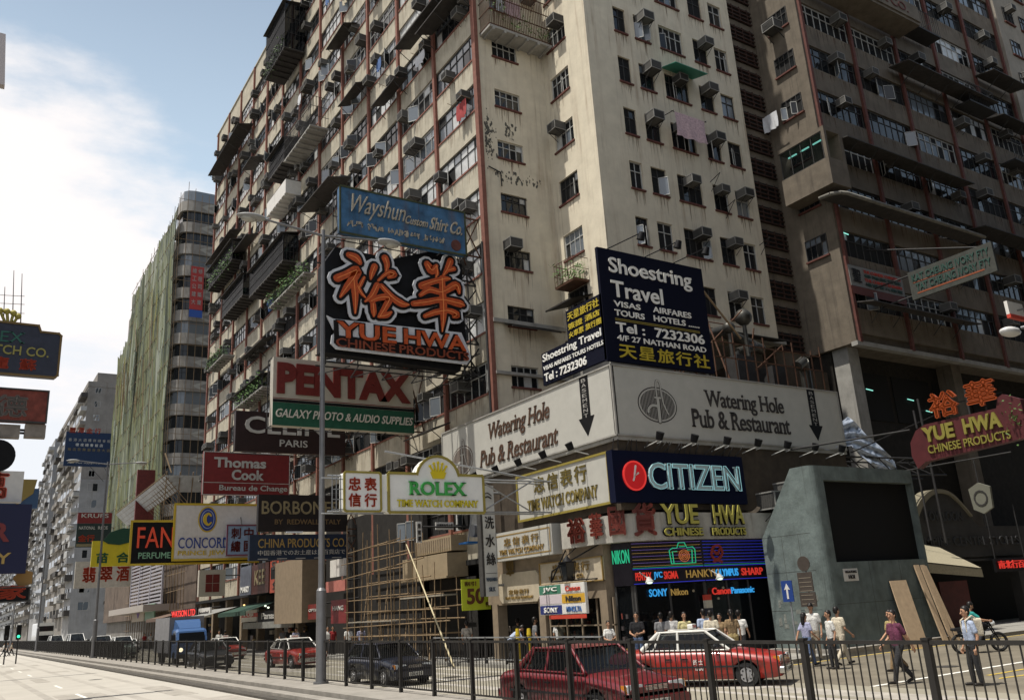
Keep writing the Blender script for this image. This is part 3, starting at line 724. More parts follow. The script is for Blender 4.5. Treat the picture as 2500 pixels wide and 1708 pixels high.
enclosure((505, 905), (545, 862), 1.3, 1.0, 'leafy balcony box above the brown hanging signs', None, plants=1, top=False)
enclosure((575, 985), (640, 950), 1.3, 1.0, 'leafy balcony box just over the white lettered brown sign', None, plants=1, top=True)
for i, (A, B, pr, lab) in enumerate((((508, 415), (580, 318), 1.8, 'ragged black canopy at the far top corner of the front'), ((590, 425), (612, 375), 1.5, 'small black canopy near the far top corner'),
    ((728, 505), (800, 447), 2.0, 'black canopy beside the blue tailor sign'), ((795, 110), (838, 70), 1.3, 'grey sheet canopy under the top storeys'), ((905, 250), (962, 205), 1.2, 'grey sheet canopy across the third bay'),
    ((1110, 60), (1010, 0), 1.4, 'dark canopy at the picture top in the second bay'), ((960, 95), (1062, 20), 1.4, 'brown sheet canopy high in the third bay'), ((824, 250), (868, 215), 1.2, 'rusty sheet canopy in the fifth bay'),
    ((560, 640), (600, 560), 1.4, 'dark canopy left of the lamp head'), ((500, 640), (560, 570), 1.5, 'black canopy near the far pillar'), ((580, 880), (640, 830), 1.3, 'dark canopy above the leafy box'),
    ((920, 900), (985, 850), 1.3, 'dark canopy behind the red and white camera sign'), ((1040, 935), (1130, 870), 1.2, 'dark canopy in the first bay over the pub sign'), ((870, 1015), (945, 962), 1.4, 'dark canopy added low in the third bay to darken the front'), ((745, 1130), (815, 1085), 1.4, 'dark canopy added low in the fifth bay to darken the front'), ((985, 1085), (1055, 1040), 1.3, 'dark canopy added beside the left end of the pub sign to darken the front'), ((690, 1010), (760, 965), 1.5, 'dark canopy added between the stacked hanging boards to darken the front'))):  # last four canopies are added only to darken the lower front
    if A[0] > B[0]: A, B = B, A
    awning_on_front(A, B, pr, lab)
# caged balcony with washing on the recessed strip
cg = thing('balcony_cage', 'railed cage balcony with pink washing high beside the red corner pillar', 'balcony cage', (24, 34, 33.4))
x0, x1, y0 = 21.9, 26.1, 33.5
b = MB(); b.box(x0, x1, y0, YA, 33.05, 33.2)
for i in range(6): b.box(x0+.2+i*.75, x0+.34+i*.75, y0, YA, 32.93, 33.05)
b.obj('slab', CONC, cg)
b = MB()
for i in range(36): b.tube((x0+.02+i*.118, y0+.02, 33.2), (x0+.02+i*.118, y0+.02, 35.9), .017, n=4)
for i in range(9): b.tube((x0+.02, y0+.03+i*.12, 33.2), (x0+.02, y0+.03+i*.12, 35.9), .017, n=4)
for zq in (33.25, 34.2, 35.1, 35.9): b.path([(x0, YA, zq), (x0, y0, zq), (x1, y0, zq)], .03, 4)
b.obj('bars', RUST, cg)
b = MB(); r = random.Random(2)
for i in range(7): leaves(b, (x0+.4+i*.6, y0+.2, 33.5+r.uniform(0, 1.6)), .4, .3, .5, 34, r)
b.obj('foliage', LEAF, cg)
def cloth(u0, u1, v0, v1, P, name, m, label, cat='laundry', group='washing hung out'):
    b = MB(); n = 8; k = 5; vs = []
    for j in range(k+1):
        for i in range(n+1):
            vs.append(P(u0+(u1-u0)*i/n, v0+(v1-v0)*j/k, .05+.07*math.sin(i*1.9+j*.6)*(1.2-j/k)))
    fs = [(j*(n+1)+i, j*(n+1)+i+1, (j+1)*(n+1)+i+1, (j+1)*(n+1)+i) for j in range(k) for i in range(n)]
    n0 = len(vs); vs += [(x+.012, y+.012, z) for x, y, z in vs]; fs += [tuple(n0+i for i in f[::-1]) for f in fs]
    b.add(vs, fs, 0, True); return solo(b, name, m, label, cat, group)
PINK = mat('patterned_pink_cloth', (.55, .40, .42), .9, noise=.35, ns=9)
cloth(23.1, 24.2, 34.3, 35.4, frame_y(0, y0+.25, 0), 'towel', PINK, 'pink towel drying inside the high cage balcony')
cloth(22.5, 23.0, 34.4, 35.6, frame_y(0, y0+.25, 0), 'shirt', CLOTHW, 'white shirt drying inside the high cage balcony')
cloth(31.3, 33.6, 26.7, 28.2, frame_y(0, YT-.75, 0), 'sheet', PINK, 'patterned pink sheet hanging below a green awning window of the tower')
cloth(0, 1.1, 29.6, 30.7, frame_x(XW-.7, 30.6, 0), 'shirt', CLOTHW, 'white shirt on a pole at the wing end wall')
rl = random.Random(50)
CLM = [CLOTHW, PINK, mat('blue_cloth', (.08, .14, .30), .9, noise=.2), mat('cream_cloth', (.45, .40, .30), .9, noise=.2), mat('red_cloth', (.30, .05, .05), .9, noise=.2)]
for i in range(20):
    bay = rl.randrange(0, 9); k = rl.randrange(3, 15); y_ = YA+bay*BW+rl.uniform(1, 4); z_ = SILLS[k]+rl.uniform(-.5, .5); w_ = rl.uniform(.5, 1.3); m_ = rl.randrange(5)
    o = cloth(0, w_, 0, rl.uniform(.5, 1.1), frame_x(XF-rl.uniform(.25, .7), y_, z_), 'laundry', CLM[m_], '%s washing outside the %s bay from the corner pillar, %s storey down' % (('white', 'pink', 'blue', 'cream', 'red')[m_], ORD[bay], ORD[15-k]), 'laundry', 'washing along the main road front')
    g = MB(); g.tube((XF, y_+.05, z_+1.0), (XF-.9, y_+.05, z_+1.1), .015, n=4); g.tube((XF, y_-w_-.05, z_+1.0), (XF-.9, y_-w_-.05, z_+1.1), .015, n=4); g.obj('pole', BAMB, o)
b = MB()
for x, z in ((31.2, 28.2), (33.7, 28.2)): b.tube((x, YT, z+.1), (x, YT-.85, z), .025)
b.tube((31.1, YT-.75, 28.2), (33.8, YT-.75, 28.2), .02); solo(b, 'drying_rack', DSTEEL, 'thin rack holding the patterned pink sheet', 'drying rack')
b = MB(); sheet(b, 31.5, 34.0, YT-1.2, YT, 31.2, 31.55, .04); solo(b, 'awning', mat('green_sheet', (.05, .22, .16), .5), 'small green awning over a wide tower window', 'awning')
for i, (x, z) in enumerate(((35.2, 23.4), (37.7, 21.6), (34.3, 24.9))):
    b = MB(); b.path([(x, YT, z), (x-.1, YT-.9, z+.15)], .022); b.path([(x, YT, z-.6), (x-.1, YT-.9, z+.15)], .018); solo(b, 'clothes_pole', DSTEEL, ('bare clothes pole bracket by the fourth tower column', 'bare clothes pole bracket at the right edge of the tower', 'bare clothes pole above the fourth tower column')[i], 'clothes pole', 'clothes poles on the tower')
# plant cage and small roof low on the west wall of the tower
t = thing('plant_cage', 'rusty plant cage under a window beside the travel agency boards', 'plant cage', (25.4, 32.8, 18))
b = MB()
for i in range(8): b.tube((25.2, 32.1+i*.24, 18.2), (25.2, 32.1+i*.24, 19.4), .015, n=4)
for zq in (18.2, 18.8, 19.4): b.path([(XT, 32.1, zq), (25.2, 32.1, zq), (25.2, 33.8, zq), (XT, 33.8, zq)], .018, 4)
b.box(25.2, XT, 32.1, 33.8, 18.1, 18.2); b.obj('bars', RUST, t)
b = MB(); r = random.Random(9)
for i in range(6): leaves(b, (25.4+r.uniform(0, .4), 32.2+i*.3, 18.6+r.uniform(-.2, .7)), .4, .4, .5, 40, r)
b.obj('foliage', LEAF, t)
b = MB(); b.add([(24.7, 31.9, 16.9), (24.7, 34.1, 16.9), (XT, 34.1, 17.35), (XT, 31.9, 17.35)], [(0, 1, 2, 3)]); b.add([(24.7, 31.9, 16.95), (24.7, 34.1, 16.95), (XT, 34.1, 17.4), (XT, 31.9, 17.4)], [(3, 2, 1, 0)]); b.box(24.68, 24.72, 31.9, 34.1, 16.88, 16.96); solo(b, 'awning', TIN, 'small black awning below the plant cage on the tower', 'awning')
b = MB(); b.add([(22.3, YA-.9, 15.75), (25.3, YA-.9, 15.75), (25.3, YA, 16.05), (22.3, YA, 16.05)], [(0, 1, 2, 3)]); b.box(22.3, 25.3, YA-.92, YA-.88, 15.7, 15.78); solo(b, 'awning', TIN, 'thin dark awning over a low window right of the red and orange neon', 'awning')

# ------------------------------------------------------------------ corner podium with its shops
PX, PY = 20.62, 24.47
pd = thing('shop_podium', 'dark low podium at the street corner carrying the pub and watch signs', 'shop building', (27, 29, 0))
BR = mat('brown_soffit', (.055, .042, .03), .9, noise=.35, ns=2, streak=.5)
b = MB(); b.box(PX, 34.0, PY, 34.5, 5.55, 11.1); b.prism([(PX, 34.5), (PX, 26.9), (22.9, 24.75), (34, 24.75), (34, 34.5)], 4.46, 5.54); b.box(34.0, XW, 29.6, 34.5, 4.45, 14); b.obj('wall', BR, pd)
b = MB(); b.box(PX-.1, 34, PY-.1, PY, 8.12, 8.3); b.box(PX-.1, PX, PY, 38, 8.12, 8.3); b.obj('ledge', CONC, pd)
STONE = mat('beige_stone', (.23, .18, .125), .8, noise=.2, ns=3, streak=.4)
b = MB(); b.box(PX, PX+.4, 25.95, 34.5, 2.5, 4.45)
b.obj('fascia_wall', STONE, pd)
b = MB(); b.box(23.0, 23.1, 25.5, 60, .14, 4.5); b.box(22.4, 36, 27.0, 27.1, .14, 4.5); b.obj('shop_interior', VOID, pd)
for y in (25.95, 30.05, 33.75): b = MB(); b.box(PX, PX+.5, y, y+.45, .14, 2.5); b.obj('column', STONE, pd)
b = MB(); b.box(20.6, 23, 30.6, 33.6, 2.45, 2.6); b.obj('lintel', STONE, pd)
# glazed shop window with goods at the corner
b = MB()
for y in (25.75, 26.75, 27.75, 28.75, 29.9): b.box(20.75, 20.85, y, y+.07, .14, 2.5)
b.box(20.75, 20.84, 25.75, 29.9, .62, .7); b.box(20.75, 20.84, 25.75, 29.9, 1.5, 1.55); b.obj('shop_window', STONE, pd)
b = MB(); b.quad((20.8, 25.8, .7), (20.8, 29.9, .7), (20.8, 29.9, 2.5), (20.8, 25.8, 2.5)); b.obj('shop_glass', glass('shop_glass', (.5, .48, .42), .25), pd)
GOODM = [mat('gilt_goods', (.45, .32, .10), .35, .4, noise=.3, ns=9), mat('pale_goods', (.5, .45, .38), .6, noise=.3, ns=9), mat('red_goods', (.30, .07, .05), .6), mat('dark_goods', (.06, .05, .05), .5)]
b = MB(); r = random.Random(77)
for i in range(70):
    y = r.uniform(25.9, 29.7); z = r.choice((.72, 1.12, 1.57, 2.0)); s = r.uniform(.06, .17); x = r.uniform(21.0, 21.6)
    b.box(x, x+s, y, y+s, z, z+s*r.uniform(.8, 2.0), r.randrange(4))
for z in (.7, 1.1, 1.55, 1.98): b.box(21, 21.7, 25.8, 29.9, z-.03, z, 3)
o = b.obj('shelf_goods', GOODM, pd); o['kind'] = 'stuff'

# roof terrace plant above the podium
tr = thing('roof_plant', 'tangle of ducts and pipes on the podium roof behind the travel board', 'ventilation plant', (31, 27, 11.1))
r = random.Random(8); DUC = mat('dull_galvanised_duct', (.07, .068, .06), .45, .6, noise=.4)
b = MB(); b.path([(27.5, 27.5, 13.6), (30, 27.2, 14.4), (33, 27.5, 13.9)], .28, 8); b.obj('duct', DUC, tr)
b = MB(); b.path([(30.2, 26.6, 11.1), (30.2, 26.6, 13.2), (31.5, 26.6, 13.6)], .22, 8); b.obj('duct', DUC, tr); b = MB()
b.path([(33.2, 25.3, 11.1), (33.2, 25.3, 12.3), (32.8, 25.0, 12.6), (32.3, 25.0, 12.3)], .25, 8); b.obj('duct', DUC, tr)
for c_, q_ in (((30.6, 26.3, 14.9), .42), ((29.4, 26.2, 14.2), .3)): b = MB(); b.ball(c_, q_); b.tube((c_[0], c_[1], c_[2]-.3), (c_[0], c_[1], 11.1), .1, n=8); b.obj('vent_cowl', DUC, tr)
b = MB(); b.tube((28.4, 26.9, 11.1), (28.4, 26.9, 13.7), .12, n=8); b.obj('duct', mat('dull_galvanised_duct', (.07, .068, .06), .45, .6, noise=.4), tr)
b = MB()
for i in range(12):
    x = 26.8+i*.65; b.tube((x, 24.9, 11.1), (x, 24.9, 12.9+(i % 3)*.25), .03, n=4)
for z in (12.2, 12.9): b.tube((26.8, 24.9, z), (34, 24.9, z), .03, n=4)
for i in range(9): b.tube((r.uniform(26.5, 33), r.uniform(25.2, 29), 11.2), (r.uniform(26.5, 34), r.uniform(25.2, 29), r.uniform(13, 15.2)), .035, n=4)
b.path([(27.2, 29.0, 15.0), (33.5, 29.0, 15.0), (34.5, 29.0, 14.6)], .04); b.path([(27.2, 29.0, 15.6), (33.5, 29.0, 15.6)], .03); b.obj('pipe', RUST, tr)
b = MB(); b.box(29.0, 30.1, 25.6, 26.4, 11.1, 12.7); b.box(31.3, 32.2, 25.6, 26.6, 11.1, 12.4); b.obj('cabinet', DSTEEL, tr)
b = MB(); b.tube((27.3, 25.6, 15.6), (29.2, 25.4, 13.4), .05, n=5); solo(b, 'strut_pole', BAMB, 'pale pole leaning over the podium roof plant', 'pole')
b = MB(); sheet(b, XT+.5, 37, YT-1.6, YT, 15.2, 15.6, .05); solo(b, 'awning', TIN, 'dark ragged awning along the foot of the bare tower', 'awning')

# ------------------------------------------------------------------ signs: west-facing and south-facing boards on the podium
NAVYB = mat('black_navy_sign', (.004, .005, .014), .8, spec=.1)
SERIFK = mat('black_lettering', (.035, .03, .028), .6)
BRNK = mat('brown_lettering', (.075, .04, .025), .6)
NAVY = mat('navy_sign', (.010, .014, .035), .5, noise=.3, ns=2)
WHL_ = mat('white_lettering', (.70, .69, .65), .5)
def pump_emblem(P, cx, cy, s, ink, pale):
    b = MB(); g = MB()
    def el(a, bb, n=28): return [(cx+a*math.cos(2*math.pi*i/n), cy+bb*math.sin(2*math.pi*i/n)) for i in range(n)]
    b.prism(el(1.02*s, .72*s), 0, .004, 0, P); g.prism(el(.97*s, .67*s), 0, .008, 0, P); b.prism(el(.90*s, .61*s), 0, .012, 0, P)
    for i in range(24):
        x = -.85+i*.074; h = .6*math.sqrt(max(0, 1-(x/.9)**2)); g.prism([(cx+(x-.009)*s, cy-h*s), (cx+(x+.009)*s, cy-h*s), (cx+(x+.009)*s, cy+h*s), (cx+(x-.009)*s, cy+h*s)], .012, .0145, 0, P)
    for m_, k, q in ((b, .105, .020), (g, .072, .026)):
        ribbon(m_, P, [(cx+.02*s, cy-.66*s), (cx+.02*s, cy-.1*s), (cx+.02*s, cy+.25*s)], k*s, .012, q, 0, 4)
        ribbon(m_, P, [(cx, cy-.06*s), (cx-.3*s, cy-.05*s), (cx-.5*s, cy-.2*s), (cx-.53*s, cy-.32*s)], k*.75*s, .012, q+.001, 0, 5)
        ribbon(m_, P, [(cx-.02*s, cy+.3*s), (cx-.02*s, cy+.7*s), (cx+.05*s, cy+.98*s), (cx+.2*s, cy+.9*s), (cx+.24*s, cy+.5*s), (cx+.3*s, cy+.05*s), (cx+.5*s, cy-.35*s)], k*.42*s, .012, q+.002, 0, 5)
        ribbon(m_, P, [(cx-.13*s, cy+.28*s), (cx+.17*s, cy+.28*s)], k*.5*s, .012, q+.003, 0, 1)
    return b, g
def arrow(S, u, vt, vb, wd, ink, pale, txt='BASEMENT'):
    hv = vb+wd*1.5
    S.poly([(u-wd*.55, vt), (u-wd*.55, hv), (u-wd, hv), (u, vb), (u+wd, hv), (u+wd*.55, hv), (u+wd*.55, vt)], ink, .016, 'arrow')
    b = MB(); n = len(txt); h = (vt-hv)*.98/n
    for i, ch in enumerate(txt): put_text(b, S.P, ch, u-wd*.28, vt-.08-(i+.82)*h, u+wd*.28, vt-.08-i*h-.02, .016, .008, 0, .0)
    b.obj('lettering', pale, S.o)
Lw = 38.1-24.35
s = Sign('long white pub sign facing the main road with a slanted name and a down arrow', frame_x(20.5, 38.1, 8.3), Lw, 2.72, .12, WSIGN, edge=(CONC, .06))
def k_(p): q = atx(p[0], p[1], 20.5); return 38.1-q.y, q.z-8.3
r8 = lambda x, y: (1060+x/3.78, 840+y/3.78)
u0, v0 = k_(r8(490, 905)); u1, v1 = k_(r8(1050, 575)); s.text('Watering Hole', u0, 1.30, u1, 2.28, BRNK, bold=.006, serif=True, shear=.2, spacing=.95)
u0, v0 = k_(r8(425, 1125)); u1, v1 = k_(r8(1130, 755)); s.text('Pub & Restaurant', u0, .36, u1, 1.15, BRNK, bold=.006, serif=True, shear=.2, spacing=.95)
u0, v0 = k_(r8(1375, 300)); arrow(s, u0, 2.70, .28, .50, BLACKP, mat('dim_lettering', (.30, .29, .27), .6))
u0, v0 = k_(r8(262, 1090)); e, g = pump_emblem(s.P, u0, 1.0, 1.02, 0, 0); s.part(e, BRNK, 'emblem_dark'); s.part(g, WSIGN, 'emblem_pale')
s = Sign('long white pub sign facing the side street with an upright name and a pump emblem', frame_y(20.5, 24.35, 8.3), 13.45, 2.72, .12, WSIGN, edge=(CONC, .06))
def k2(p): q = aty(p[0], p[1], 24.35); return q.x-20.5, q.z-8.3
r7 = lambda x, y: (1500+x/3.782, 840+y/3.782)
s.text('Watering Hole', k2(r7(830, 500))[0], 1.22, k2(r7(1560, 600))[0], 2.12, SERIFK, bold=.008, serif=True, spacing=.95)
s.text('Pub & Restaurant', k2(r7(710, 700))[0], .52, k2(r7(1620, 780))[0], 1.28, SERIFK, bold=.008, serif=True, spacing=.95)
arrow(s, k2(r7(1850, 700))[0], 2.70, .35, .46, BLACKP, mat('dim_lettering', (.30, .29, .27), .6))
e, g = pump_emblem(s.P, k2(r7(400, 570))[0], 1.3, 1.0, 0, 0); s.part(e, SERIFK, 'emblem_dark'); s.part(g, WSIGN, 'emblem_pale')
# floodlights on arms under the pub signs
FL0 = None
def flood(x, y, z, rz, label):
    global FL0
    if FL0 is None:
        t = thing('floodlight', label, 'floodlight', (0, 0, 0), 'floodlights below the pub signs')
        b = MB(); b.tube((.3, 0, -.15), (-.75, 0, 0), .022, n=5); b.path([(-.75, 0, 0), (-.86, .0, -.06), (-.9, .12, -.12), (-.8, .2, -.15)], .012, 4); b.obj('arm', PALEF, t)
        b = MB(); b.tube((-.72, 0, .02), (-.85, 0, .28), .13, .16, 8); b.obj('lamp_head', BLACKP, t); FL0 = o = t
    else: o = copy_tree(FL0)
    o.location = (x, y, z); o.rotation_euler = (0, 0, rz); o['label'] = label
for i in range(7): flood(21.9+i*1.78, 24.35, 8.02, R(90), 'black floodlight on an arm, %s from the corner below the side street pub sign' % ORD[i])
for i in range(6): flood(20.5, 26.3+i*1.85, 8.02, 0, 'black floodlight on an arm, %s from the corner below the main road pub sign' % ORD[i])

# travel agency boards on the podium roof
def k3(p): q = aty(p[0], p[1], 24.4); return q.x-20.42, q.z-11.2
r6b = lambda x, y: (1080+x/2.561, 580+y/2.561)
s = Sign('tall navy travel agency board over the pub sign facing the side street', frame_y(20.42, 24.4, 11.2), 5.75, 4.72, .15, NAVYB)
W5 = WHL_
def fit(S, kk, t, a, b_, m, **k):
    (ua, va), (ub, vb) = kk(a), kk(b_); S.text(t, ua, min(va, vb), ub, max(va, vb), m, **k)
def row(t, u0, u1, v0, v1, m, **k): s.text(t, u0, v0, u1, v1, m, **k)
row('Shoestring', .50, 5.02, 3.52, 4.38, W5, bold=.014); row('Travel', .52, 3.25, 2.68, 3.38, W5, bold=.014)
row('VISAS', .58, 1.95, 2.28, 2.52, W5, bold=.012); row('TOURS', .58, 2.12, 1.90, 2.15, W5, bold=.012); row('AIRFARES', 2.62, 4.75, 2.30, 2.55, W5, bold=.012); row('HOTELS ......', 2.62, 5.15, 1.92, 2.17, W5, bold=.012)
s.rect(.58, 1.76, 5.15, 1.79, GOLDP, .02, 'line'); s.rect(.58, 1.70, 5.15, 1.725, GOLDP, .02, 'line')
row('Tel :', .58, 2.05, 1.22, 1.62, W5, bold=.02); row('7232306', 2.60, 5.35, 1.22, 1.64, W5, bold=.02)
row('4/F 27 NATHAN ROAD', .58, 5.38, .87, 1.10, W5, bold=.012); row('天星旅行社', .60, 5.48, .16, .76, YELP, bold=.03, spacing=1.15)
P = frame_x(20.42, 28.75, 11.25)
s = Sign('stepped navy travel agency board facing the main road beside the tall one', P, 4.32, 2.75, .14, NAVYB, poly=[(0, 0), (4.32, 0), (4.32, 2.7), (1.95, 2.7), (1.95, 1.4), (0, 1.4)])
row('天星旅行社', 2.08, 4.18, 2.22, 2.58, YELP, bold=.03); row('簽證 酒店', 2.08, 4.18, 1.84, 2.10, YELP, bold=.02); row('火車票 旅行團', 2.08, 4.22, 1.48, 1.74, YELP, bold=.02)
row('Shoestring Travel', .12, 4.15, .90, 1.33, W5, bold=.012); row('VISAS AIRFARES TOURS HOTELS', .12, 4.22, .62, .80, W5, bold=.008); row('Tel : 7232306', .15, 3.1, .12, .48, W5, bold=.022)
# three lamps above the tall board
for i, x in enumerate((21.6, 23.6, 25.2)):
    b = MB(); b.tube((x-.6, 24.5, 15.95), (x+.5, 23.5, 16.5), .025, n=4); b.tube((x+.5, 23.5, 16.5), (x+.45, 23.6, 16.2), .12, .17, 8); solo(b, 'board_lamp', BLACKP, 'black lamp on an arm over the travel board, %s from its left edge' % ORD[i], 'floodlight', 'lamps over the travel board')

# watch company boards
s = Sign('gold framed white watch company board right under the main road pub sign', frame_x(20.42, 31.25, 5.85), 6.3, 1.88, .3, WSIGN, edge=(GOLDP, .09))
GK = mat('dark_gold_lettering', (.17, .13, .035), .5)
row('忠信表行', 1.3, 5.0, 1.0, 1.68, GK, bold=.03, spacing=1.25); row('TIME WATCH COMPANY', .75, 5.6, .3, .78, GK, bold=.02, serif=True)
s = Sign('thin framed white box sign of the watch company over the shop entrance', frame_x(20.15, 33.15, 4.28), 4.62, 1.2, .5, WSIGN, edge=None)
OC = mat('ochre_lettering', (.26, .17, .055), .5)
e = MB(); outline_ring(e, s.P, [(.15, .14), (4.47, .14), (4.47, 1.06), (.15, 1.06)], .05, 0, .012); s.part(e, OC, 'frame')
row('忠信表行', 1.0, 3.7, .58, .93, OC, bold=.02, spacing=1.3); row('TIME WATCH COMPANY', .6, 4.05, .24, .46, OC, bold=.01, serif=True)
s = Sign('small cream plaque with clipped corners hanging below the white box sign', frame_x(20.54, 33.4, 2.53), 3.15, 1.24, .1, mat('cream_plaque', (.44, .38, .28), .6, noise=.15), poly=[(.2, 0), (2.95, 0), (3.15, .2), (3.15, 1.04), (2.95, 1.24), (.2, 1.24), (0, 1.04), (0, .2)])
row('忠信表行', .8, 2.4, .34, .54, OC, bold=.02); row('TIME WATCH COMPANY', .5, 2.7, .14, .25, OC); row('商', 1.35, .7, 1.85, 1.1, OC, bold=.05)
s = Sign('cream watch company board behind the hanging lantern', frame_x(20.54, 30.1, 3.13), 4.15, .86, .08, mat('cream_plaque', (.44, .38, .28), .6, noise=.15), edge=(OC, .04))
row('忠信表行', .9, 3.4, .42, .76, OC, bold=.03, spacing=1.3); row('TIME WATCH CO.', .6, 3.0, .16, .32, OC)
# lantern
b = MB(); t = thing('hanging_lantern', 'old black lantern hanging in front of the cream watch board', 'lantern', (19.9, 27.3, 3.2))
b.prism([(19.66, 27.06), (20.14, 27.06), (20.14, 27.54), (19.66, 27.54)], 3.86, 3.9); b.tube((19.9, 27.3, 3.9), (19.9, 27.3, 4.12), .22, .03, 6); b.box(19.74, 20.06, 27.14, 27.46, 3.2, 3.24)
for a in (-1, 1):
    for c in (-1, 1): b.tube((19.9+a*.16, 27.3+c*.16, 3.22), (19.9+a*.23, 27.3+c*.23, 3.88), .02, n=4)
b.obj('cage', BLACKP, t); b = MB(); b.tube((19.9, 27.3, 3.24), (19.9, 27.3, 3.86), .2, .29, 4); b.obj('pane', GL_D, t)
b = MB(); b.tube((19.9, 27.3, 4.1), (20.5, 27.3, 4.5), .02, n=4); b.path([(20.6, 28.3, 4.4), (19.8, 28.3, 3.2), (20.6, 26.2, 3.2)], .03, 4); b.path([(20.6, 25.9, 4.5), (19.8, 28.2, 3.6), (19.8, 28.3, 3.2)], .03, 4); b.obj('hanger', BLACKP, t)
# brand board hanging under it
s = Sign('hanging board of six coloured brand panels under the lantern', frame_x(19.85, 29.25, 1.98), 3.0, 1.12, .12, WHITEP)
for u, v, t_, bgm, fgm in ((0, .75, 'JVC', pm('jade_panel', (.05, .17, .11)), WHL_), (1.5, .75, 'Canon', WHITEP, REDS), (0, .38, '', pm('pale_pink_panel', (.5, .44, .46)), WHL_), (1.5, .38, 'Nikon', pm('amber_panel', (.5, .29, .03)), SERIFK), (0, 0, 'SONY', pm('deep_blue_panel', (.02, .03, .14)), WHL_), (1.5, 0, 'MINOLTA', WHITEP, pm('blue_lettering', (.05, .12, .30)))):
    s.rect(u+.02, v+.02, u+1.48, v+.35, bgm, .01, 'brand_panel')
    if t_: row(t_, u+.3, u+1.25, v+.08, v+.28, fgm, bold=.02, serif=t_ in ('SONY',))
s.rect(.6, -.16, 3.0, -.02, REDS, .01, 'red_strip')

# south-facing: navy watch brand board
NV2 = mat('deep_navy_board', (.003, .005, .020), .7, spec=.12)
s = Sign('deep navy board with a red clock disc and pale blue neon letters', frame_y(20.12, 24.3, 5.78), 6.85, 1.92, .35, NV2, edge=None)
b = MB(); b.prism([(.95+.55*math.cos(i*math.pi/14), .98+.55*math.sin(i*math.pi/14)) for i in range(28)], 0, .06, 0, s.P); s.part(b, em('red_neon_disc', (1, .03, .035), .17), 'clock_disc')
b = MB(); ring = [(.95+.53*math.cos(i*math.pi/12), .98+.53*math.sin(i*math.pi/12)) for i in range(25)]; ribbon(b, s.P, ring, .03, .06, .085, 0, 1); s.part(b, em('bright_red_neon', (1, .06, .05), .4), 'neon_ring')
b = MB(); ribbon(b, s.P, [(1.02, 1.34), (.92, .95), (1.12, 1.08)], .035, .06, .09, 0, 1); ribbon(b, s.P, [(.93, .95), (.86, .80)], .03, .06, .088, 0, 1); s.part(b, WHL_, 'clock_hands')
row('CITIZEN', 1.62, 6.5, .5, 1.5, pm('pale_blue_letter', (.36, .47, .48)), bold=.012, serif=True, d0=.02, th=.07)
vs_, fs_, ed_ = text2d('CITIZEN', .012, False); xs = [p[0] for p in vs_]; ys = [p[1] for p in vs_]
b = MB()
for i, j in ed_:
    (xa, ya), (xb, yb) = vs_[i], vs_[j]; f = lambda x, y: (1.62+(x-min(xs))/(max(xs)-min(xs))*4.88, .5+(y-min(ys))/(max(ys)-min(ys))*1.0)
    b.tube(s.P(*f(xa, ya), .1), s.P(*f(xb, yb), .1), .012, n=4, caps=False)
s.part(b, em('pale_blue_neon', (.45, .85, .9), .35), 'neon_tube')
b = MB(); r = random.Random(4)
for i in range(22): b.tube((20.3+i*.3, 24.5, 7.6), (20.4+i*.31+r.uniform(-.4, .4), 24.2, 8.1), .02, n=4)
s.part(b, DSTEEL, 'bracket')

# curved white fascia with raised letters
fa = thing('curved_fascia', 'dirty white curved fascia of the department store with raised letters', 'shop fascia', (23, 25, 4.4))
FW_ = mat('dirty_white_fascia', (.40, .38, .335), .7, noise=.25, ns=2, streak=.7)
pts = [(20.3, 28.1)]+[(20.3+2.1*(1-math.cos(a)), 26.3-2.1*math.sin(a)) for a in [i*math.pi/2/10 for i in range(11)]]+[(28.15, 24.2)]
b = MB()
for (xa, ya), (xb, yb) in zip(pts, pts[1:]): b.add([(xa, ya, 4.42), (xb, yb, 4.42), (xb, yb, 5.42), (xa, ya, 5.42)], [(0, 1, 2, 3)], 0, True)
b.add([(x, y, 5.42) for x, y in pts]+[(28.15, 26.5, 5.42), (22, 28.1, 5.42)], [tuple(range(len(pts)+2))]); b.add([(x, y, 4.42) for x, y in pts]+[(28.15, 26.5, 4.42), (22, 28.1, 4.42)], [tuple(range(len(pts)+2))[::-1]])
b.obj('panel', FW_, fa)
ACC = [0.]
for (xa, ya), (xb, yb) in zip(pts, pts[1:]): ACC.append(ACC[-1]+math.hypot(xb-xa, yb-ya))
def Pf(u, v, d):
    for i in range(len(pts)-1):
        if u <= ACC[i+1] or i == len(pts)-2:
            t = (u-ACC[i])/(ACC[i+1]-ACC[i]); (xa, ya), (xb, yb) = pts[i], pts[i+1]; l = ACC[i+1]-ACC[i]
            return (xa+(xb-xa)*t+(yb-ya)/l*d, ya+(yb-ya)*t-(xb-xa)/l*d, 4.42+v)
def uf(px_, py_):
    best = min(range(1200), key=lambda i: (lambda p: abs(p[0]-px_)+.2*abs(p[1]-py_))(proj(Pf(ACC[-1]*i/1200, .6, .1)))); return ACC[-1]*best/1200
def proj(p):
    d = Vector(p)-OR; return 1250+PXF*d.dot(RR)/d.dot(FW), 854-PXF*d.dot(UU)/d.dot(FW)
LRED = mat('dull_red_letters', (.12, .02, .012), .5, noise=.3)
for ch, xa, xb, va, vb in (('裕', 1386, 1428, .12, 1.10), ('華', 1441, 1472, .16, 1.15), ('國', 1487, 1528, .22, 1.3), ('貨', 1545, 1602, .14, 1.36)):
    b = MB(); put_text(b, Pf, ch, uf(xa, 1290), va, uf(xb, 1290), vb, .05, .1, 0, .05); b.obj('lettering', LRED, fa)
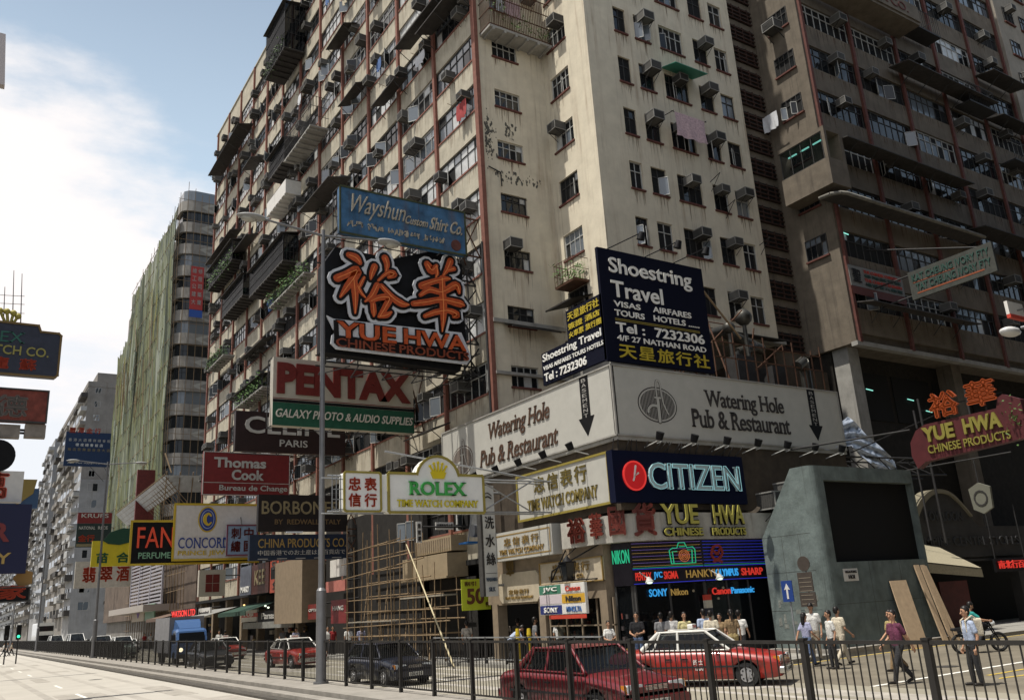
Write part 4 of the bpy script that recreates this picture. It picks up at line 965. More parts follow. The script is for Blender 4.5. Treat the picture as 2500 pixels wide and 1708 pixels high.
for t_, xa, xb, va, vb in (('YUE', 1613, 1707, .52, 1.32), ('HWA', 1741, 1818, .52, 1.32), ('CHINESE', 1617, 1714, .10, .44), ('PRODUCTS', 1734, 1818, .10, .44)):
    b = MB(); put_text(b, Pf, t_, uf(xa, 1270), va, uf(xb, 1270), vb, .05, .06, 0, .05); b.obj('lettering_back', BLACKP, fa)
    b = MB(); put_text(b, Pf, t_, uf(xa, 1270)+.03, va+.03, uf(xb, 1270)-.03, vb-.03, .12, .04, 0, .015); b.obj('lettering', pm('yellow_raised_letters', (.40, .36, .08)), fa)
b = MB(); r = random.Random(14)
for i in range(16): b.tube((r.uniform(20.5, 24), r.uniform(24.4, 27), 5.42), (r.uniform(20.5, 25), r.uniform(24.4, 27), 6.0), .02, n=4)
b.obj('bracket', STEEL, fa)
b = MB(); r = random.Random(6); n = 12; vs = [(25.6+i*.24, 24.3+.5*j, 5.45+.22*math.sin(i*.8)+.1*r.random()+(.25 if j else 0)) for j in range(3) for i in range(n)]
b.add(vs, [(j*n+i, j*n+i+1, (j+1)*n+i+1, (j+1)*n+i) for j in range(2) for i in range(n-1)], 0, True); solo(b, 'tarpaulin', mat('striped_tarpaulin', (.45, .35, .24), .8, noise=.5, ns=3), 'crumpled brown and white tarpaulin lying on the curved fascia', 'tarpaulin')

# neon shop band with camera, brand strip, shop glass below; chamfered corner
nb = thing('neon_band', 'dark shop band of neon lines with a green camera outline round the corner', 'neon sign', (24, 25, 3.1))
cp_ = [(20.9, 25.8), (21.2, 25.07), (24.1, 24.32), (27.9, 24.55)]
def seg_frame(i, z0): (xa, ya), (xb, yb) = cp_[i], cp_[i+1]; l = math.hypot(xb-xa, yb-ya); ux, uy = (xb-xa)/l, (yb-ya)/l; return (lambda u, v, d: (xa+ux*u+uy*d, ya+uy*u-ux*d, z0+v)), l
b = MB()
for i in range(3):
    P, l = seg_frame(i, 2.86); b.prism([(0, 0), (l, 0), (l, 1.55), (0, 1.55)], -.2, 0, 0, P)
b.obj('panel', mat('dark_band_panel', (.018, .014, .02), .35, noise=.4), nb)
NEO = {'y': em('amber_neon', (1, .62, .16), .13), 'b': em('blue_neon', (.06, .08, 1), .30), 'g': em('green_neon', (.05, .9, .45), .28), 'r': em('red_neon', (1, .06, .04), .36), 'c': em('sky_blue_neon', (.05, .45, 1), .5), 'v': em('violet_neon', (.45, .3, 1), .12)}
ln = {k: MB() for k in NEO}
for i, cols in ((1, 'yvyvyvyv'), (2, 'bbbbbbbb')):
    P, l = seg_frame(i, 2.86)
    for j, c in enumerate(cols): ln[c].tube(P(.05, .66+j*.118, .03), P(l-.05, .66+j*.118, .03), .009, n=4)
    for v in (.04, .56): ln['b'].tube(P(.02, v, .03), P(l-.02, v, .03), .014, n=4)
    ln['g'].tube(P(.02, .60, .03), P(l-.02, .60, .03), .008, n=4)
for k in 'yvbg': ln[k].obj('neon_line', NEO[k], nb)
P, l = seg_frame(1, 2.86); b = MB(); cx = 2.15; cv_ = 1.06
def trn(pl): return [(cx+x*.42, cv_+y*.42) for x, y in pl]
for pl in ([(-1.25, -.85), (-1.35, .3), (-1.0, .5), (-.55, .5), (-.35, .95), (.25, .95), (.45, .5), (1.05, .55), (1.25, .3), (1.2, -.85), (-1.25, -.85)], [(-1.0, -.8), (-1.05, .2), (-.6, .2)], [(.85, -.8), (.95, .3), (.5, .3)], [(-.3, .6), (.25, .6)]): ribbon(b, P, trn(pl), .014, .05, .08, 0, 1)
b.obj('camera_outline', NEO['g'], nb); b = MB()
for r_ in (.52, .36, .2, .06): ribbon(b, P, trn([(.1+r_*math.cos(i*math.pi/8), -.2+r_*math.sin(i*math.pi/8)) for i in range(17)]), .011, .05, .085, 0, 1)
b.obj('camera_lens', em('orange_neon', (1, .3, .1), .2), nb)
P0, l0 = seg_frame(0, 2.86); b = MB(); put_text(b, P0, 'NIKON', .04, .8, l0-.04, 1.3, .03, .03, 0, .01); b.obj('lettering', NEO['g'], nb)
P2, l2 = seg_frame(2, 2.86); b = MB(); ribbon(b, P2, [(.45, .95), (.6, 1.25), (.95, 1.3), (1.1, 1.05), (.9, .85), (.65, .8), (.45, .95)], .05, .04, .08); ribbon(b, P2, [(.6, 1.1), (.8, 1.0), (.95, 1.15)], .05, .04, .082); ribbon(b, P2, [(.55, .72), (.8, .76), (1.0, .7)], .05, .04, .083); b.obj('red_emblem', pm('dull_red_emblem', (.25, .03, .02)), nb)
for P_, t_, ua, ub, k in ((P, 'PENTAX', .1, .75, 'r'), (P, 'JVC', .85, 1.2, 'c'), (P, 'SIGMA', 1.27, 1.85, 'r'), (P, 'HANKYU', 2.2, 3.6, 'y'), (P2, 'OLYMPUS', .6, 1.9, 'c'), (P2, 'SHARP', 2.1, 3.4, 'r')):
    b = MB(); put_text(b, P_, t_, ua, .16, ub, .44, .03, .03, 0, .015 if k != 'y' else .0); b.obj('lettering', NEO[k], nb)
# corner shop front below
sf = thing('corner_shop', 'dark glazed camera shop front below the neon band', 'shop front', (24, 25.2, .14))
b = MB(); gl = MB()
for i in range(3):
    P, l = seg_frame(i, .14); n = max(1, int(l/1.2))
    for j in range(n+1): b.prism([(l*j/n-.04, 0), (l*j/n+.04, 0), (l*j/n+.04, 2.72), (l*j/n-.04, 2.72)], -.16, -.06, 0, P)
    b.prism([(0, 0), (l, 0), (l, .35), (0, .35)], -.14, -.05, 0, P); gl.prism([(0, .35), (l, .35), (l, 2.7), (0, 2.7)], -.11, -.09, 0, P)
b.obj('frame', DARKF, sf); gl.obj('shop_glass', glass('dark_shop_glass', (.3, .3, .32), .45), sf)
for P_i, t_, ua, ub, va, vb, k in ((1, 'SONY', .6, 1.35, 2.28, 2.55, 'c'), (2, 'Canon', .3, 1.35, 2.22, 2.48, 'r'), (2, 'Panasonic', 1.4, 2.75, 2.22, 2.46, 'c')):
    P, l = seg_frame(P_i, .14); b = MB(); put_text(b, P, t_, ua, va, ub, vb, 0, .03, 0, .015); b.obj('lettering', NEO[k], sf)
P, l = seg_frame(1, .14); b = MB(); put_text(b, P, 'Nikon', 1.5, 2.28, 2.2, 2.52, 0, .03, 0, .01); b.obj('lettering', NEO['y'], sf)
b = MB(); r = random.Random(31)
for i in range(110):
    x = r.uniform(20.9, 27.5); z = r.choice((.5, .9, 1.3, 1.7)); s_ = r.uniform(.06, .16); y = 25.4-.15*(min(x, 24.1)-20.5)/3.6*3+r.uniform(0, .5)
    b.box(x, x+s_, y, y+s_, z, z+s_*1.3, r.randrange(4))
o = b.obj('shelf_goods', GOODM, sf); o['kind'] = 'stuff'
b = MB(); r = random.Random(5)
for i, (x, y, z) in enumerate(((21.3, 25.2, 2.5), (22.6, 25.0, 2.62), (24.0, 24.9, 2.55), (25.5, 24.8, 2.6), (22.0, 26.1, 2.3), (26.5, 26.1, 2.2))): b.ball((x, y, z), .05)
b.obj('bulb', em('warm_bulb', (1, .8, .45), 2.5), sf)
# striped pillar by the arch door
b = MB(); x0, y0 = 24.05, 24.22
for i in range(7): b.box(x0-.16, x0+.16, y0-.02-.004*(i % 2), y0+.12, .5+i*.28, .5+i*.28+(.28 if i < 6 else .2), (0, 1, 2, 1, 0, 1, 2)[i])
solo(b, 'striped_pillar', [mat('dark_stripe', (.03, .03, .04), .5), mat('pale_stripe', (.42, .38, .3), .6), REDS], 'narrow black, cream and red striped pillar at the shop door', 'pillar')
for i, (x, y) in enumerate(((21.2, 24.65), (24.2, 24.15), (27.6, 24.1))):
    b = MB(); b.tube((x, y, 3.3), (x-.1, y-.55, 3.05), .018, n=4); b.tube((x-.1, y-.55, 3.1), (x-.1, y-.6, 2.92), .05, .16, 8); t = solo(b, 'spot_lamp', PALEF, 'small bell lamp under the neon band, %s from the left' % ORD[i], 'lamp', 'bell lamps under the neon band')
    g = MB(); g.ball((x-.1, y-.6, 2.91), .11, sc_=(1, 1, .4)); g.obj('bulb', em('pale_bulb', (.8, 1, .8), 1.0), t)
# ------------------------------------------------------------------ boards hung over the footway from the long front (all face south)
def bracket_to_front(S, y, x1, z0, z1, m=None):
    b = MB()
    for z in (z0+.15, z1-.15): b.tube((x1-1.5, y+.25, z), (XF+.1, y+.25, z), .05, n=4)
    b.tube((x1-.1, y+.25, z1-.15), (XF, y+1.6, z1+.2), .04, n=4); b.tube((x1-.1, y+.25, z0+.15), (XF, y+1.6, z0), .04, n=4)
    b.tube((x1-.1, y+.25, z0+.15), (XF, y+.25, z1-.15), .04, n=4); b.tube((x1-.1, y+.25, z1-.15), (XF, y+.25, z0+.15), .04, n=4)
    b.obj('bracket', m or RUST, S.o)
def cage_behind(S, W, H, d=.9, m=None, n=5):
    b = MB()
    for i in range(n+1):
        u = W*i/n
        for v in (0, H): b.tube(S.P(u, v, -.2), S.P(u, v, -d), .03, n=4)
        b.tube(S.P(u, 0, -d), S.P(u, H, -d), .03, n=4); b.tube(S.P(u, 0, -.2), S.P(u, H, -d), .022, n=4)
    for v in (0, H/2, H): b.tube(S.P(0, v, -d), S.P(W, v, -d), .03, n=4)
    b.obj('steel_cage', m or DSTEEL, S.o)
BLUEW = mat('weathered_blue_board', (.05, .13, .24), .8, noise=.5, ns=1.6, streak=.9, sc_col=(.12, .07, .04))
PEEL = mat('peeling_cream_letters', (.38, .34, .27), .8, noise=.35, ns=8)
s = Sign('weathered blue tailor board with peeling cream script high over the neon', frame_y(13.83, 35.13, 19.76), 6.85, 2.42, .35, BLUEW, edge=(mat('mossy_edge', (.06, .07, .035), .9, noise=.4), .08))
s.text('Wayshun', .25, .85, 3.2, 2.1, PEEL, bold=.0, shear=.28, d0=.03, th=.08); s.text('Custom', 3.35, 1.1, 4.6, 1.55, PEEL, shear=.28, th=.07); s.text('Shirt Co.', 4.72, 1.05, 6.6, 1.75, PEEL, shear=.28, th=.07)
s.scrawl(.35, .38, 5.6, .72, PEEL, 30, .028, 3, 'small_script')
b = MB(); b.prism([(6.25+.28*math.cos(i*.449), .45+.3*math.sin(i*.449)) for i in range(14)], 0, .05, 0, s.P); s.part(b, REDD, 'seal')
bracket_to_front(s, 35.13, 20.68, 19.76, 22.18); cage_behind(s, 6.85, 2.42)

# the big red and orange neon
Yn = 35.46
nz_ = thing('neon_sign', 'huge orange neon sign of two brush characters with white outline over black', 'neon sign', (17, Yn, 13.6))
def kn(x, y): q = aty(700+x/2.647, 400+y/2.647, Yn); return q.x-13.2, q.z-13.7
Pn = frame_y(13.2, Yn, 13.7); KX = 7.6/930
blk_ = MB(); wh = MB(); orr = MB(); core = MB()
b = MB(); b.prism([kn(245, 640), kn(330, 520), kn(700, 600), kn(1000, 540), kn(1150, 640), kn(1180, 1190), kn(1140, 1330), kn(240, 1200)], -.9, -.3, 0, Pn); b.obj('backing', BLACKP, nz_)
# strokes of the two characters: (x, y, half width in photo units)
ST = [
 [(400, 590, 22), (445, 610, 30), (470, 640, 18)],
 [(325, 740, 28), (385, 715, 26), (450, 690, 34), (430, 740, 30), (385, 800, 24), (345, 860, 9)],
 [(430, 745, 26), (440, 850, 24), (440, 965, 7)],
 [(455, 790, 16), (475, 830, 14), (505, 865, 7)], [(498, 735, 10), (478, 775, 14), (462, 810, 6)],
 [(565, 665, 24), (548, 710, 20), (540, 745, 8)],
 [(632, 610, 26), (645, 650, 22), (640, 695, 10)], [(590, 755, 10), (650, 705, 16), (690, 715, 26), (655, 735, 12)],
 [(582, 785, 22), (550, 850, 22), (505, 890, 8)],
 [(610, 790, 18), (680, 865, 24), (740, 905, 26), (785, 912, 8)],
 [(555, 905, 20), (560, 960, 20), (560, 985, 8)],
 [(540, 890, 14), (600, 865, 22), (660, 870, 26), (630, 935, 22), (600, 985, 18)],
 [(590, 990, 8), (640, 980, 20), (672, 960, 10)],
 [(905, 650, 26), (935, 690, 34), (965, 660, 14)], [(965, 665, 8), (970, 710, 14), (960, 735, 6)],
 [(1055, 630, 26), (1035, 680, 22), (1010, 720, 10)], [(1040, 690, 14), (1078, 680, 18)],
 [(870, 790, 28), (935, 765, 22), (1020, 745, 20), (1050, 745, 10)],
 [(860, 850, 14), (920, 815, 24), (1000, 830, 22), (1090, 785, 30), (1112, 835, 12)],
 [(1000, 740, 22), (1005, 850, 28), (1010, 960, 28), (1002, 1085, 5)],
 [(815, 905, 20), (900, 895, 24), (1000, 880, 22), (1115, 905, 30), (1140, 915, 12)],
 [(890, 985, 16), (960, 960, 22), (1040, 950, 20), (1095, 975, 28), (1075, 990, 12)],
]
for i, st in enumerate(ST):
    e = .0004*i
    p = [(*kn(x, y), w_*KX) for x, y, w_ in st]
    ribbon(wh, Pn, [(u, v, h*.85+.27) for u, v, h in p], 0, -.08, .0+e, 0, 5)
    ribbon(blk_, Pn, [(u, v, h*.85+.13) for u, v, h in p], 0, -.0, .03+e, 0, 5)
    ribbon(orr, Pn, [(u, v, max(.03, h*.85)) for u, v, h in p], 0, .0, .06+e, 0, 5)
    ribbon(core, Pn, [(u, v, .013) for u, v, h in p], 0, .06, .085+e, 0, 5)
pl = [kn(258, 978), kn(300, 1000), kn(1128, 1090), kn(1185, 1225), kn(1190, 1260), kn(1165, 1295), kn(1120, 1290), kn(320, 1195), kn(285, 1160), kn(292, 1105), kn(312, 1090)]
wh.prism(pl, -.08, .013, 0, Pn)
cx_ = sum(p[0] for p in pl)/len(pl); cv2 = sum(p[1] for p in pl)/len(pl)
blk_.prism([kn(300, 1010), kn(330, 1015), kn(335, 1110), kn(1130, 1200), kn(1165, 1235), kn(1165, 1265), kn(1130, 1275), kn(330, 1180), kn(302, 1155), kn(305, 1120)], -.1, .07, 0, Pn)
wh.obj('white_outline', mat('white_outline_paint', (.55, .56, .58), .5, noise=.1), nz_)
ORN = mat('orange_neon_paint', (.36, .065, .016), .5, noise=.4, ns=5, emit=(.9, .12, .02), es=.03)
for t_, (xa, ya), (xb, yb), hh in (('YUE', (318, 1015), (700, 1060), .78), ('HWA', (750, 1065), (1150, 1105), .78)):
    (ua, va), (ub, vb) = kn(xa, ya), kn(xb, yb)
    put_text(blk_, Pn, t_, ua-.04, va-hh-.1, ub+.04, va+.06, .02, .06, 0, .06); put_text(orr, Pn, t_, ua, va-hh-.02, ub, va-.02, .09, .06, 0, .02)
for t_, (xa, ya), (xb, yb), hh in (('CHINESE', (315, 1125), (695, 1170), .42), ('PRODUCTS', (722, 1170), (1170, 1215), .42)):
    (ua, va), (ub, vb) = kn(xa, ya), kn(xb, yb)
    b = MB(); put_text(b, Pn, t_, ua, va-hh, ub, va, .075, .05, 0, .015); b.obj('lettering', mat('dull_orange_letters', (.20, .045, .02), .5, noise=.3, ns=5), nz_)
blk_.obj('black_outline', mat('black_gloss', (.010, .008, .008), .3), nz_); orr.obj('orange_stroke', ORN, nz_); core.obj('neon_tube', em('orange_neon_tube', (1, .33, .1), .16), nz_)  # black layer is the sign's own paint around the orange strokes
b = MB(); r = random.Random(10)
for z in (13.7, 14.2, 17.2, 18.9): b.tube((13.4, Yn+.9, z), (XF+.1, Yn+.9, z), .05, n=4); b.tube((13.4, Yn+1.7, z), (XF+.1, Yn+1.7, z), .04, n=4)
for x in (13.6, 15.2, 16.8, 18.4, 20, 21.4): b.tube((x, Yn+.9, 13.6), (x, Yn+.9, 19), .04, n=4); b.tube((x, Yn+.9, 13.6), (x, Yn+1.8, 13.3), .03, n=4); b.tube((x, Yn+1.8, 13.3), (x+1.2, Yn+.9, 13.6), .03, n=4)
for z in (13.7, 15.3, 16.9, 18.5): b.tube((20.6, Yn+.5, z), (XF, Yn+.5, z+1.4), .05, n=4); b.tube((20.6, Yn+.5, z+1.4), (XF, Yn+.5, z), .05, n=4); b.tube((20.6, Yn+.5, z), (XF, Yn+.5, z), .05, n=4)
b.tube((21.4, Yn-.75, 9.5), (21.4, Yn-.75, 20.5), .07, n=5); b.tube((20.7, Yn+.4, 13.6), (20.7, Yn+.4, 20), .06, n=5); b.obj('steel_frame', DSTEEL, nz_)

MAROON = mat('maroon_letters', (.14, .02, .016), .5, noise=.25, ns=6)
CREAMB = mat('cream_lightbox', (.42, .39, .325), .5, noise=.08)
s = Sign('cream camera board with giant maroon letters above a green strip', frame_y(12.95, 42.11, 11.86), 7.95, 3.6, .5, CREAMB)
s.rect(0, 1.22, 7.95, 1.36, BLACKP, .02, 'dark_line'); s.rect(0, 1.40, 7.95, 1.44, MAROON, .02, 'red_line'); s.rect(0, 0, 7.95, 1.20, mat('green_strip', (.018, .085, .05), .45, noise=.2), .03, 'green_strip')
s.text('PENTAX', .18, 1.66, 7.75, 3.32, MAROON, bold=.055, d0=.02, th=.1)
s.text('GALAXY PHOTO & AUDIO SUPPLIES', .12, .42, 7.8, .86, mat('cream_brush_letters', (.55, .52, .45), .5), bold=.012, shear=.2, d0=.04, th=.05)
bracket_to_front(s, 42.11, 20.9, 11.86, 15.4); cage_behind(s, 7.95, 3.6)
DKBR = mat('dark_brown_board', (.022, .010, .009), .5, noise=.25)
PLET = mat('dull_white_letters', (.42, .41, .38), .5, noise=.2)
s = Sign('dark brown fashion board with wide dull white letters', frame_y(13.8, 52.2, 12.4), 7.1, 2.5, .4, DKBR)
s.text('CELINE', .55, 1.12, 6.7, 2.2, PLET, bold=.015, th=.08); s.text('PARIS', 2.75, .38, 4.55, .82, PLET, bold=.01)
bracket_to_front(s, 52.2, 20.9, 12.4, 14.9); cage_behind(s, 7.1, 2.5)
CRIM = mat('crimson_board', (.17, .02, .02), .5, noise=.2)
s = Sign('crimson exchange bureau board with rounded white letters', frame_y(14.58, 63.35, 11.28), 6.3, 3.1, .4, CRIM, edge=(PLET, .05))
s.text('Thomas', .72, 1.98, 4.5, 2.72, PLET, bold=.03, th=.06); s.text('Cook', 2.0, 1.08, 4.35, 1.85, PLET, bold=.03, th=.06); s.text('Bureau de Change', 1.15, .2, 6.15, .72, PLET, bold=.015, th=.05); s.rect(.05, .86, 6.25, .90, PLET, .02, 'line')
bracket_to_front(s, 63.35, 20.9, 11.28, 14.4)
s = Sign('near black leather shop board with dim gold letters', frame_y(15.2, 51.75, 7.52), 5.65, 2.2, .35, mat('near_black_board', (.012, .008, .008), .5, noise=.3))
DG = mat('dim_gold_letters', (.22, .18, .10), .5, noise=.3)
s.text('BORBONESE', .2, 1.02, 5.45, 1.82, DG, bold=.01); s.text('BY  REDWALL  ITALY', 1.0, .42, 5.2, .72, mat('dim_bronze_letters', (.14, .09, .04), .5), bold=.01)
bracket_to_front(s, 51.75, 20.85, 7.52, 9.7)
s = Sign('dark blue board with ochre letters and a row of white kana', frame_y(14.75, 51.8, 5.84), 6.15, 1.5, .35, mat('dark_blue_board', (.012, .022, .045), .5, noise=.3))
s.text('CHINA PRODUCTS CO.', .5, .72, 6.0, 1.25, mat('ochre_block_letters', (.30, .20, .06), .5), bold=.005); s.text('中国香港でのお土産は当百貨店で', .5, .28, 5.95, .58, PLET, bold=.0)
b = MB()
for i in range(5): b.prism([(.5+i*1.15, .06), (1.1+i*1.15, .06), (1.1+i*1.15, .1), (.5+i*1.15, .1)], 0, .02, 0, s.P)
s.part(b, PLET, 'lamp_strip'); bracket_to_front(s, 51.8, 20.9, 5.84, 7.4)
b = MB(); b.box(16.9, 17.9, 51.6, 51.9, 7.42, 7.5); solo(b, 'sign_lamp', mat('white_lamp_box', (.7, .75, .8), .4), 'small white lamp box between the brown and the blue board', 'lamp')
s = Sign('white jewellery board with a blue and gold letter emblem in a yellow border', frame_y(14.07, 69.7, 7.2), 6.4, 4.2, .35, WHITEP, edge=(mat('yellow_border', (.50, .36, .03), .5), .16))
EB, EG = pm('royal_blue_paint', (.03, .06, .25)), pm('bright_gold_paint', (.55, .40, .04))
for a, bb, m_, d in ((.72, 1.0, EG, .02), (.62, .88, EB, .04), (.50, .72, pm('pale_blue_paint', (.3, .36, .55)), .06), (.44, .66, EB, .07)): s.poly([(2.45+a*math.cos(i*math.pi/14), 3.05+bb*math.sin(i*math.pi/14)) for i in range(28)], m_, d)
b = MB(); ribbon(b, s.P, [(2.68, 3.32, .07), (2.5, 3.48, .08), (2.28, 3.3, .12), (2.22, 3.05, .14), (2.28, 2.8, .12), (2.5, 2.62, .08), (2.7, 2.8, .06)], .1, .06, .12, 0, 5); s.part(b, EG, 'emblem_letter')
s.text('CONCORD', .35, .86, 4.15, 1.66, EB, bold=.0, serif=True, th=.06); s.text('PRINCE JEWELLERY', .35, .24, 5.9, .68, EG, bold=.01, th=.06)
bracket_to_front(s, 69.7, 20.5, 7.2, 11.4)
s = Sign('black perfume board with scarlet letters in a yellow border behind the jewellery board', frame_y(11.16, 70.4, 6.98), 9.6, 3.2, .35, BLACKP, edge=(mat('yellow_border', (.50, .36, .03), .5), .16))
s.text('FANDI', .45, 1.22, 4.5, 2.75, mat('scarlet_letters', (.55, .07, .03), .5, emit=(1, .08, .03), es=.06), bold=.0, d0=.03, th=.08); s.text('PERFUME', .6, .42, 2.9, .88, pm('pale_green_letters', (.2, .38, .25)))
bracket_to_front(s, 70.4, 20.7, 7, 10.1)
s = Sign('small square pale blue board with four dark red characters', frame_y(17.88, 69.0, 7.42), 2.35, 2.3, .3, mat('pale_blue_board', (.25, .36, .52), .5, noise=.2), edge=(mat('plum_border', (.17, .06, .09), .5), .12))
for ch, u, v in (('刺', .3, 1.25), ('中', 1.3, 1.25), ('繡', .3, .25), ('國', 1.3, .25)): s.text(ch, u, v, u+.75, v+.85, MAROON, bold=.04)
s.arms([((19.05, 69.2, 9.7), (19.05, 69.6, 10.4)), ((20.2, 69.2, 8.5), (XF, 69.4, 8.5))])
s = Sign('yellow board with two green characters and a dark green leaf shape on top', frame_y(11.2, 92.0, 8.3), 3.9, 2.4, .3, mat('bright_yellow_board', (.55, .45, .02), .5, noise=.1))
LG = mat('leaf_green_paint', (.03, .16, .07), .5)
s.text('苗', .4, .3, 1.5, 1.3, LG, bold=.06); s.text('合', 2.2, .3, 3.4, 1.3, LG, bold=.06); s.poly([(.9, 2.4), (1.5, 3.2), (2.6, 3.6), (3.9, 3.5), (4.3, 2.9), (3.6, 2.3), (2.4, 2.0), (1.4, 2.1)], mat('dark_leaf_green', (.012, .055, .03), .5), .1, 'leaf')
s.arms([((15.0, 92.2, 9.0), (XF, 92.4, 9.0)), ((15.0, 92.2, 10), (XF, 92.4, 10.4))])
s = Sign('white sign board with maroon four square emblem and black bars by the shops', frame_y(18.0, 78.0, 4.7), 2.2, 2.2, .5, CREAMB)
for a in (0, 1):
    for c in (0, 1): s.rect(.55+a*.6, .35+c*.75, 1.1+a*.6, 1.05+c*.75, MAROON, .03, 'emblem_square')
s.arms([((19.5, 78.3, 6.4), (XF, 78.3, 6.4))])

# ------------------------------------------------------------------ the arched watch sign over the road
RLX = mat('white_lightbox', (.74, .74, .71), .45, noise=.06)
NB_ = mat('gold_brown_rim', (.28, .23, .05), .5, noise=.2)
Yr = 28.34; Pz = frame_y(11.3, Yr, 5.85)
pl = rrect(0, .03, 1.38, 1.4, .1)
s = Sign('small rounded white box with four red characters left of the arched watch sign', Pz, 1.38, 1.4, .45, RLX, edge=(NB_, .07), poly=pl)
RC = mat('vermilion_characters', (.50, .06, .025), .5)
for ch, u, v in (('忠', .14, .74), ('表', .74, .74), ('信', .14, .18), ('行', .74, .18)): s.text(ch, u, v, u+.48, v+.48, RC, bold=.05)
P2_ = frame_y(12.98, Yr, 5.85); arch = [(0, 0.05), (.05, 0), (3.92, 0), (3.97, .05), (3.97, 1.36), (3.92, 1.41), (2.93, 1.41)]
cxa, ra = 2.03, .9
arch += [(cxa+ra*math.cos(t), 1.41-.22+ra*math.sin(t)) for t in [R(14+i*(152/12)) for i in range(13)]] + [(1.13, 1.41), (.05, 1.41), (0, 1.36)]
s = Sign('arched white lightbox watch sign with green letters and a gold crown over the road', P2_, 3.97, 1.41, .5, RLX, edge=(NB_, .09), poly=arch)
s.text('ROLEX', .80, .62, 3.2, 1.13, mat('green_serif_letters', (.05, .32, .07), .45), bold=.02, serif=True, th=.08)
s.text('TIME WATCH COMPANY', .32, .2, 3.7, .46, mat('lemon_letters', (.55, .47, .03), .5), bold=.018, serif=True, th=.05)
b = MB(); yb = 1.25
b.prism([(1.80, yb), (2.26, yb), (2.36, yb+.24), (1.70, yb+.24)], 0, .06, 0, s.P)
for i, (dx, dy) in enumerate(((-.34, .46), (-.18, .56), (0, .60), (.18, .56), (.34, .46))):
    ribbon(b, s.P, [(2.03+dx*.55, yb+.22, .05), (2.03+dx, yb+dy, .02)], .03, 0, .05+.001*i, 0, 1); b.prism([(2.03+dx+.05*math.cos(k*.9), yb+dy+.05*math.sin(k*.9)) for k in range(7)], 0, .062+.001*i, 0, s.P)
s.part(b, mat('crown_gold', (.60, .48, .02), .45), 'crown')
b = MB(); b.box(12.66, 13.0, Yr+.02, Yr+.42, 5.9, 7.2); s.part(b, RLX, 'link_panel')
b = MB()
for z in (5.9, 7.15): b.tube((10.8, Yr+.3, z), (20.7, Yr+.5, z+.05), .035, n=5); b.tube((10.8, Yr+.9, z), (20.7, Yr+1.1, z+.05), .03, n=5)
b.tube((13.0, Yr+.3, 8.1), (20.4, Yr+.3, 7.15), .035, n=5); b.tube((16.95, Yr+.3, 5.9), (19.4, Yr+.3, 7.15), .03, n=5); b.tube((19.4, Yr+.3, 5.9), (16.95, Yr+.3, 7.15), .03, n=5)
for i in range(6):
    x = 10.85+i*.1
for z in (5.95, 6.3, 6.65, 7.0): b.tube((10.9, Yr+.1, z), (11.3, Yr+.1, z), .02, n=4)
for x in (10.9, 11.05, 11.2): b.tube((x, Yr+.1, 5.9), (x, Yr+.1, 7.15), .02, n=4)
s.part(b, STEEL, 'steel_frame')
# vertical silk sign, yellow bargain sheet
s = Sign('tall narrow white silk shop sign with a dark edge and big black characters', frame_y(19.5, 32.8, 2.85), .64, 4.75, .3, mat('pale_plastic_sign', (.50, .50, .47), .5, noise=.12))
for i, ch in enumerate('洗水絲'): s.text(ch, .09, 2.85-i*.78, .56, 3.4-i*.78, SERIFK, bold=.03)
s.text('WASHABLE', .04, .62, .60, .78, pm('slate_letters', (.05, .07, .10))); s.text('SILK', .16, .2, .48, .38, pm('slate_letters', (.05, .07, .10)))
s.rect(.05, .95, .59, .97, DARKF, .01, 'line')
b = MB(); ribbon(b, s.P, [(.12, 4.35), (.3, 4.42), (.5, 4.3)], .02, .01, .03); ribbon(b, s.P, [(.15, 4.2), (.32, 4.26), (.48, 4.18)], .03, .01, .03); s.part(b, SERIFK, 'eye_emblem'); s.rect(-.12, 0, -.02, 3.5, DARKF, .02, 'dark_edge', -.3)
s.arms([((20.0, 33, 7.3), (XF, 33, 7.3)), ((20.0, 33, 5.5), (XF, 33, 5.5)), ((20.0, 33, 3.3), (XF, 33, 3.3))], STEEL)
s = Sign('acid yellow bargain sheet with a brown fifty painted on it', frame_y(19.45, 34.85, 2.32), 1.5, 1.35, .03, mat('acid_yellow_sheet', (.42, .48, .03), .7), cat='poster', name='poster')
BRB = pm('brown_brush_paint', (.10, .035, .015)); s.text('50', .25, .25, 1.15, .95, BRB, bold=.03); s.text('割引', .15, 1.05, .75, 1.25, BRB, bold=.02); s.text('件', 1.2, .12, 1.4, .34, BRB)
s.arms([((20.9, 34.9, 3.6), (XF, 34.9, 3.8))])

# ------------------------------------------------------------------ bamboo scaffold before the shop under repair
sca = thing('bamboo_scaffold', 'bamboo pole scaffold in front of a shop under repair', 'scaffold', (19.7, 42.5, .14))
r = random.Random(12)
for i in range(14):
    y = 37.0+i*.9; top = 6.4 if i > 4 else 3.3+i*.75
    b = MB(); y += r.uniform(-.22, .22); b.tube((19.65+r.uniform(-.12, .12), y, .14), (19.65+r.uniform(-.15, .15), y+r.uniform(-.3, .3), top+r.uniform(-.3, 1.2)), .036, .022, 6); b.obj('pole', BAMB, sca)
    if i % 2: b = MB(); b.tube((20.9, y, .14), (20.9+r.uniform(-.1, .1), y+r.uniform(-.3, .3), top), .036, .025, 6); b.obj('pole', BAMB, sca)
for i, z in enumerate((1.25, 1.9, 2.5, 3.2, 4.0, 4.7, 5.4, 6.1)):
    b = MB(); b.tube((20.9, 37.2+max(0, i-3)*1.1, z+.1), (20.9, 48.9, z+r.uniform(-.1, .2)), .038, .03, 6); b.obj('ledger', BAMB, sca)
    b = MB(); b.tube((19.6, 36.9+max(0, i-3)*1.1+r.uniform(-.6, .5), z+r.uniform(-.05, .25)), (19.6, 48.9+r.uniform(-.8, .8), z+r.uniform(-.3, .1)), .034, .024, 6); b.obj('ledger', BAMB, sca)
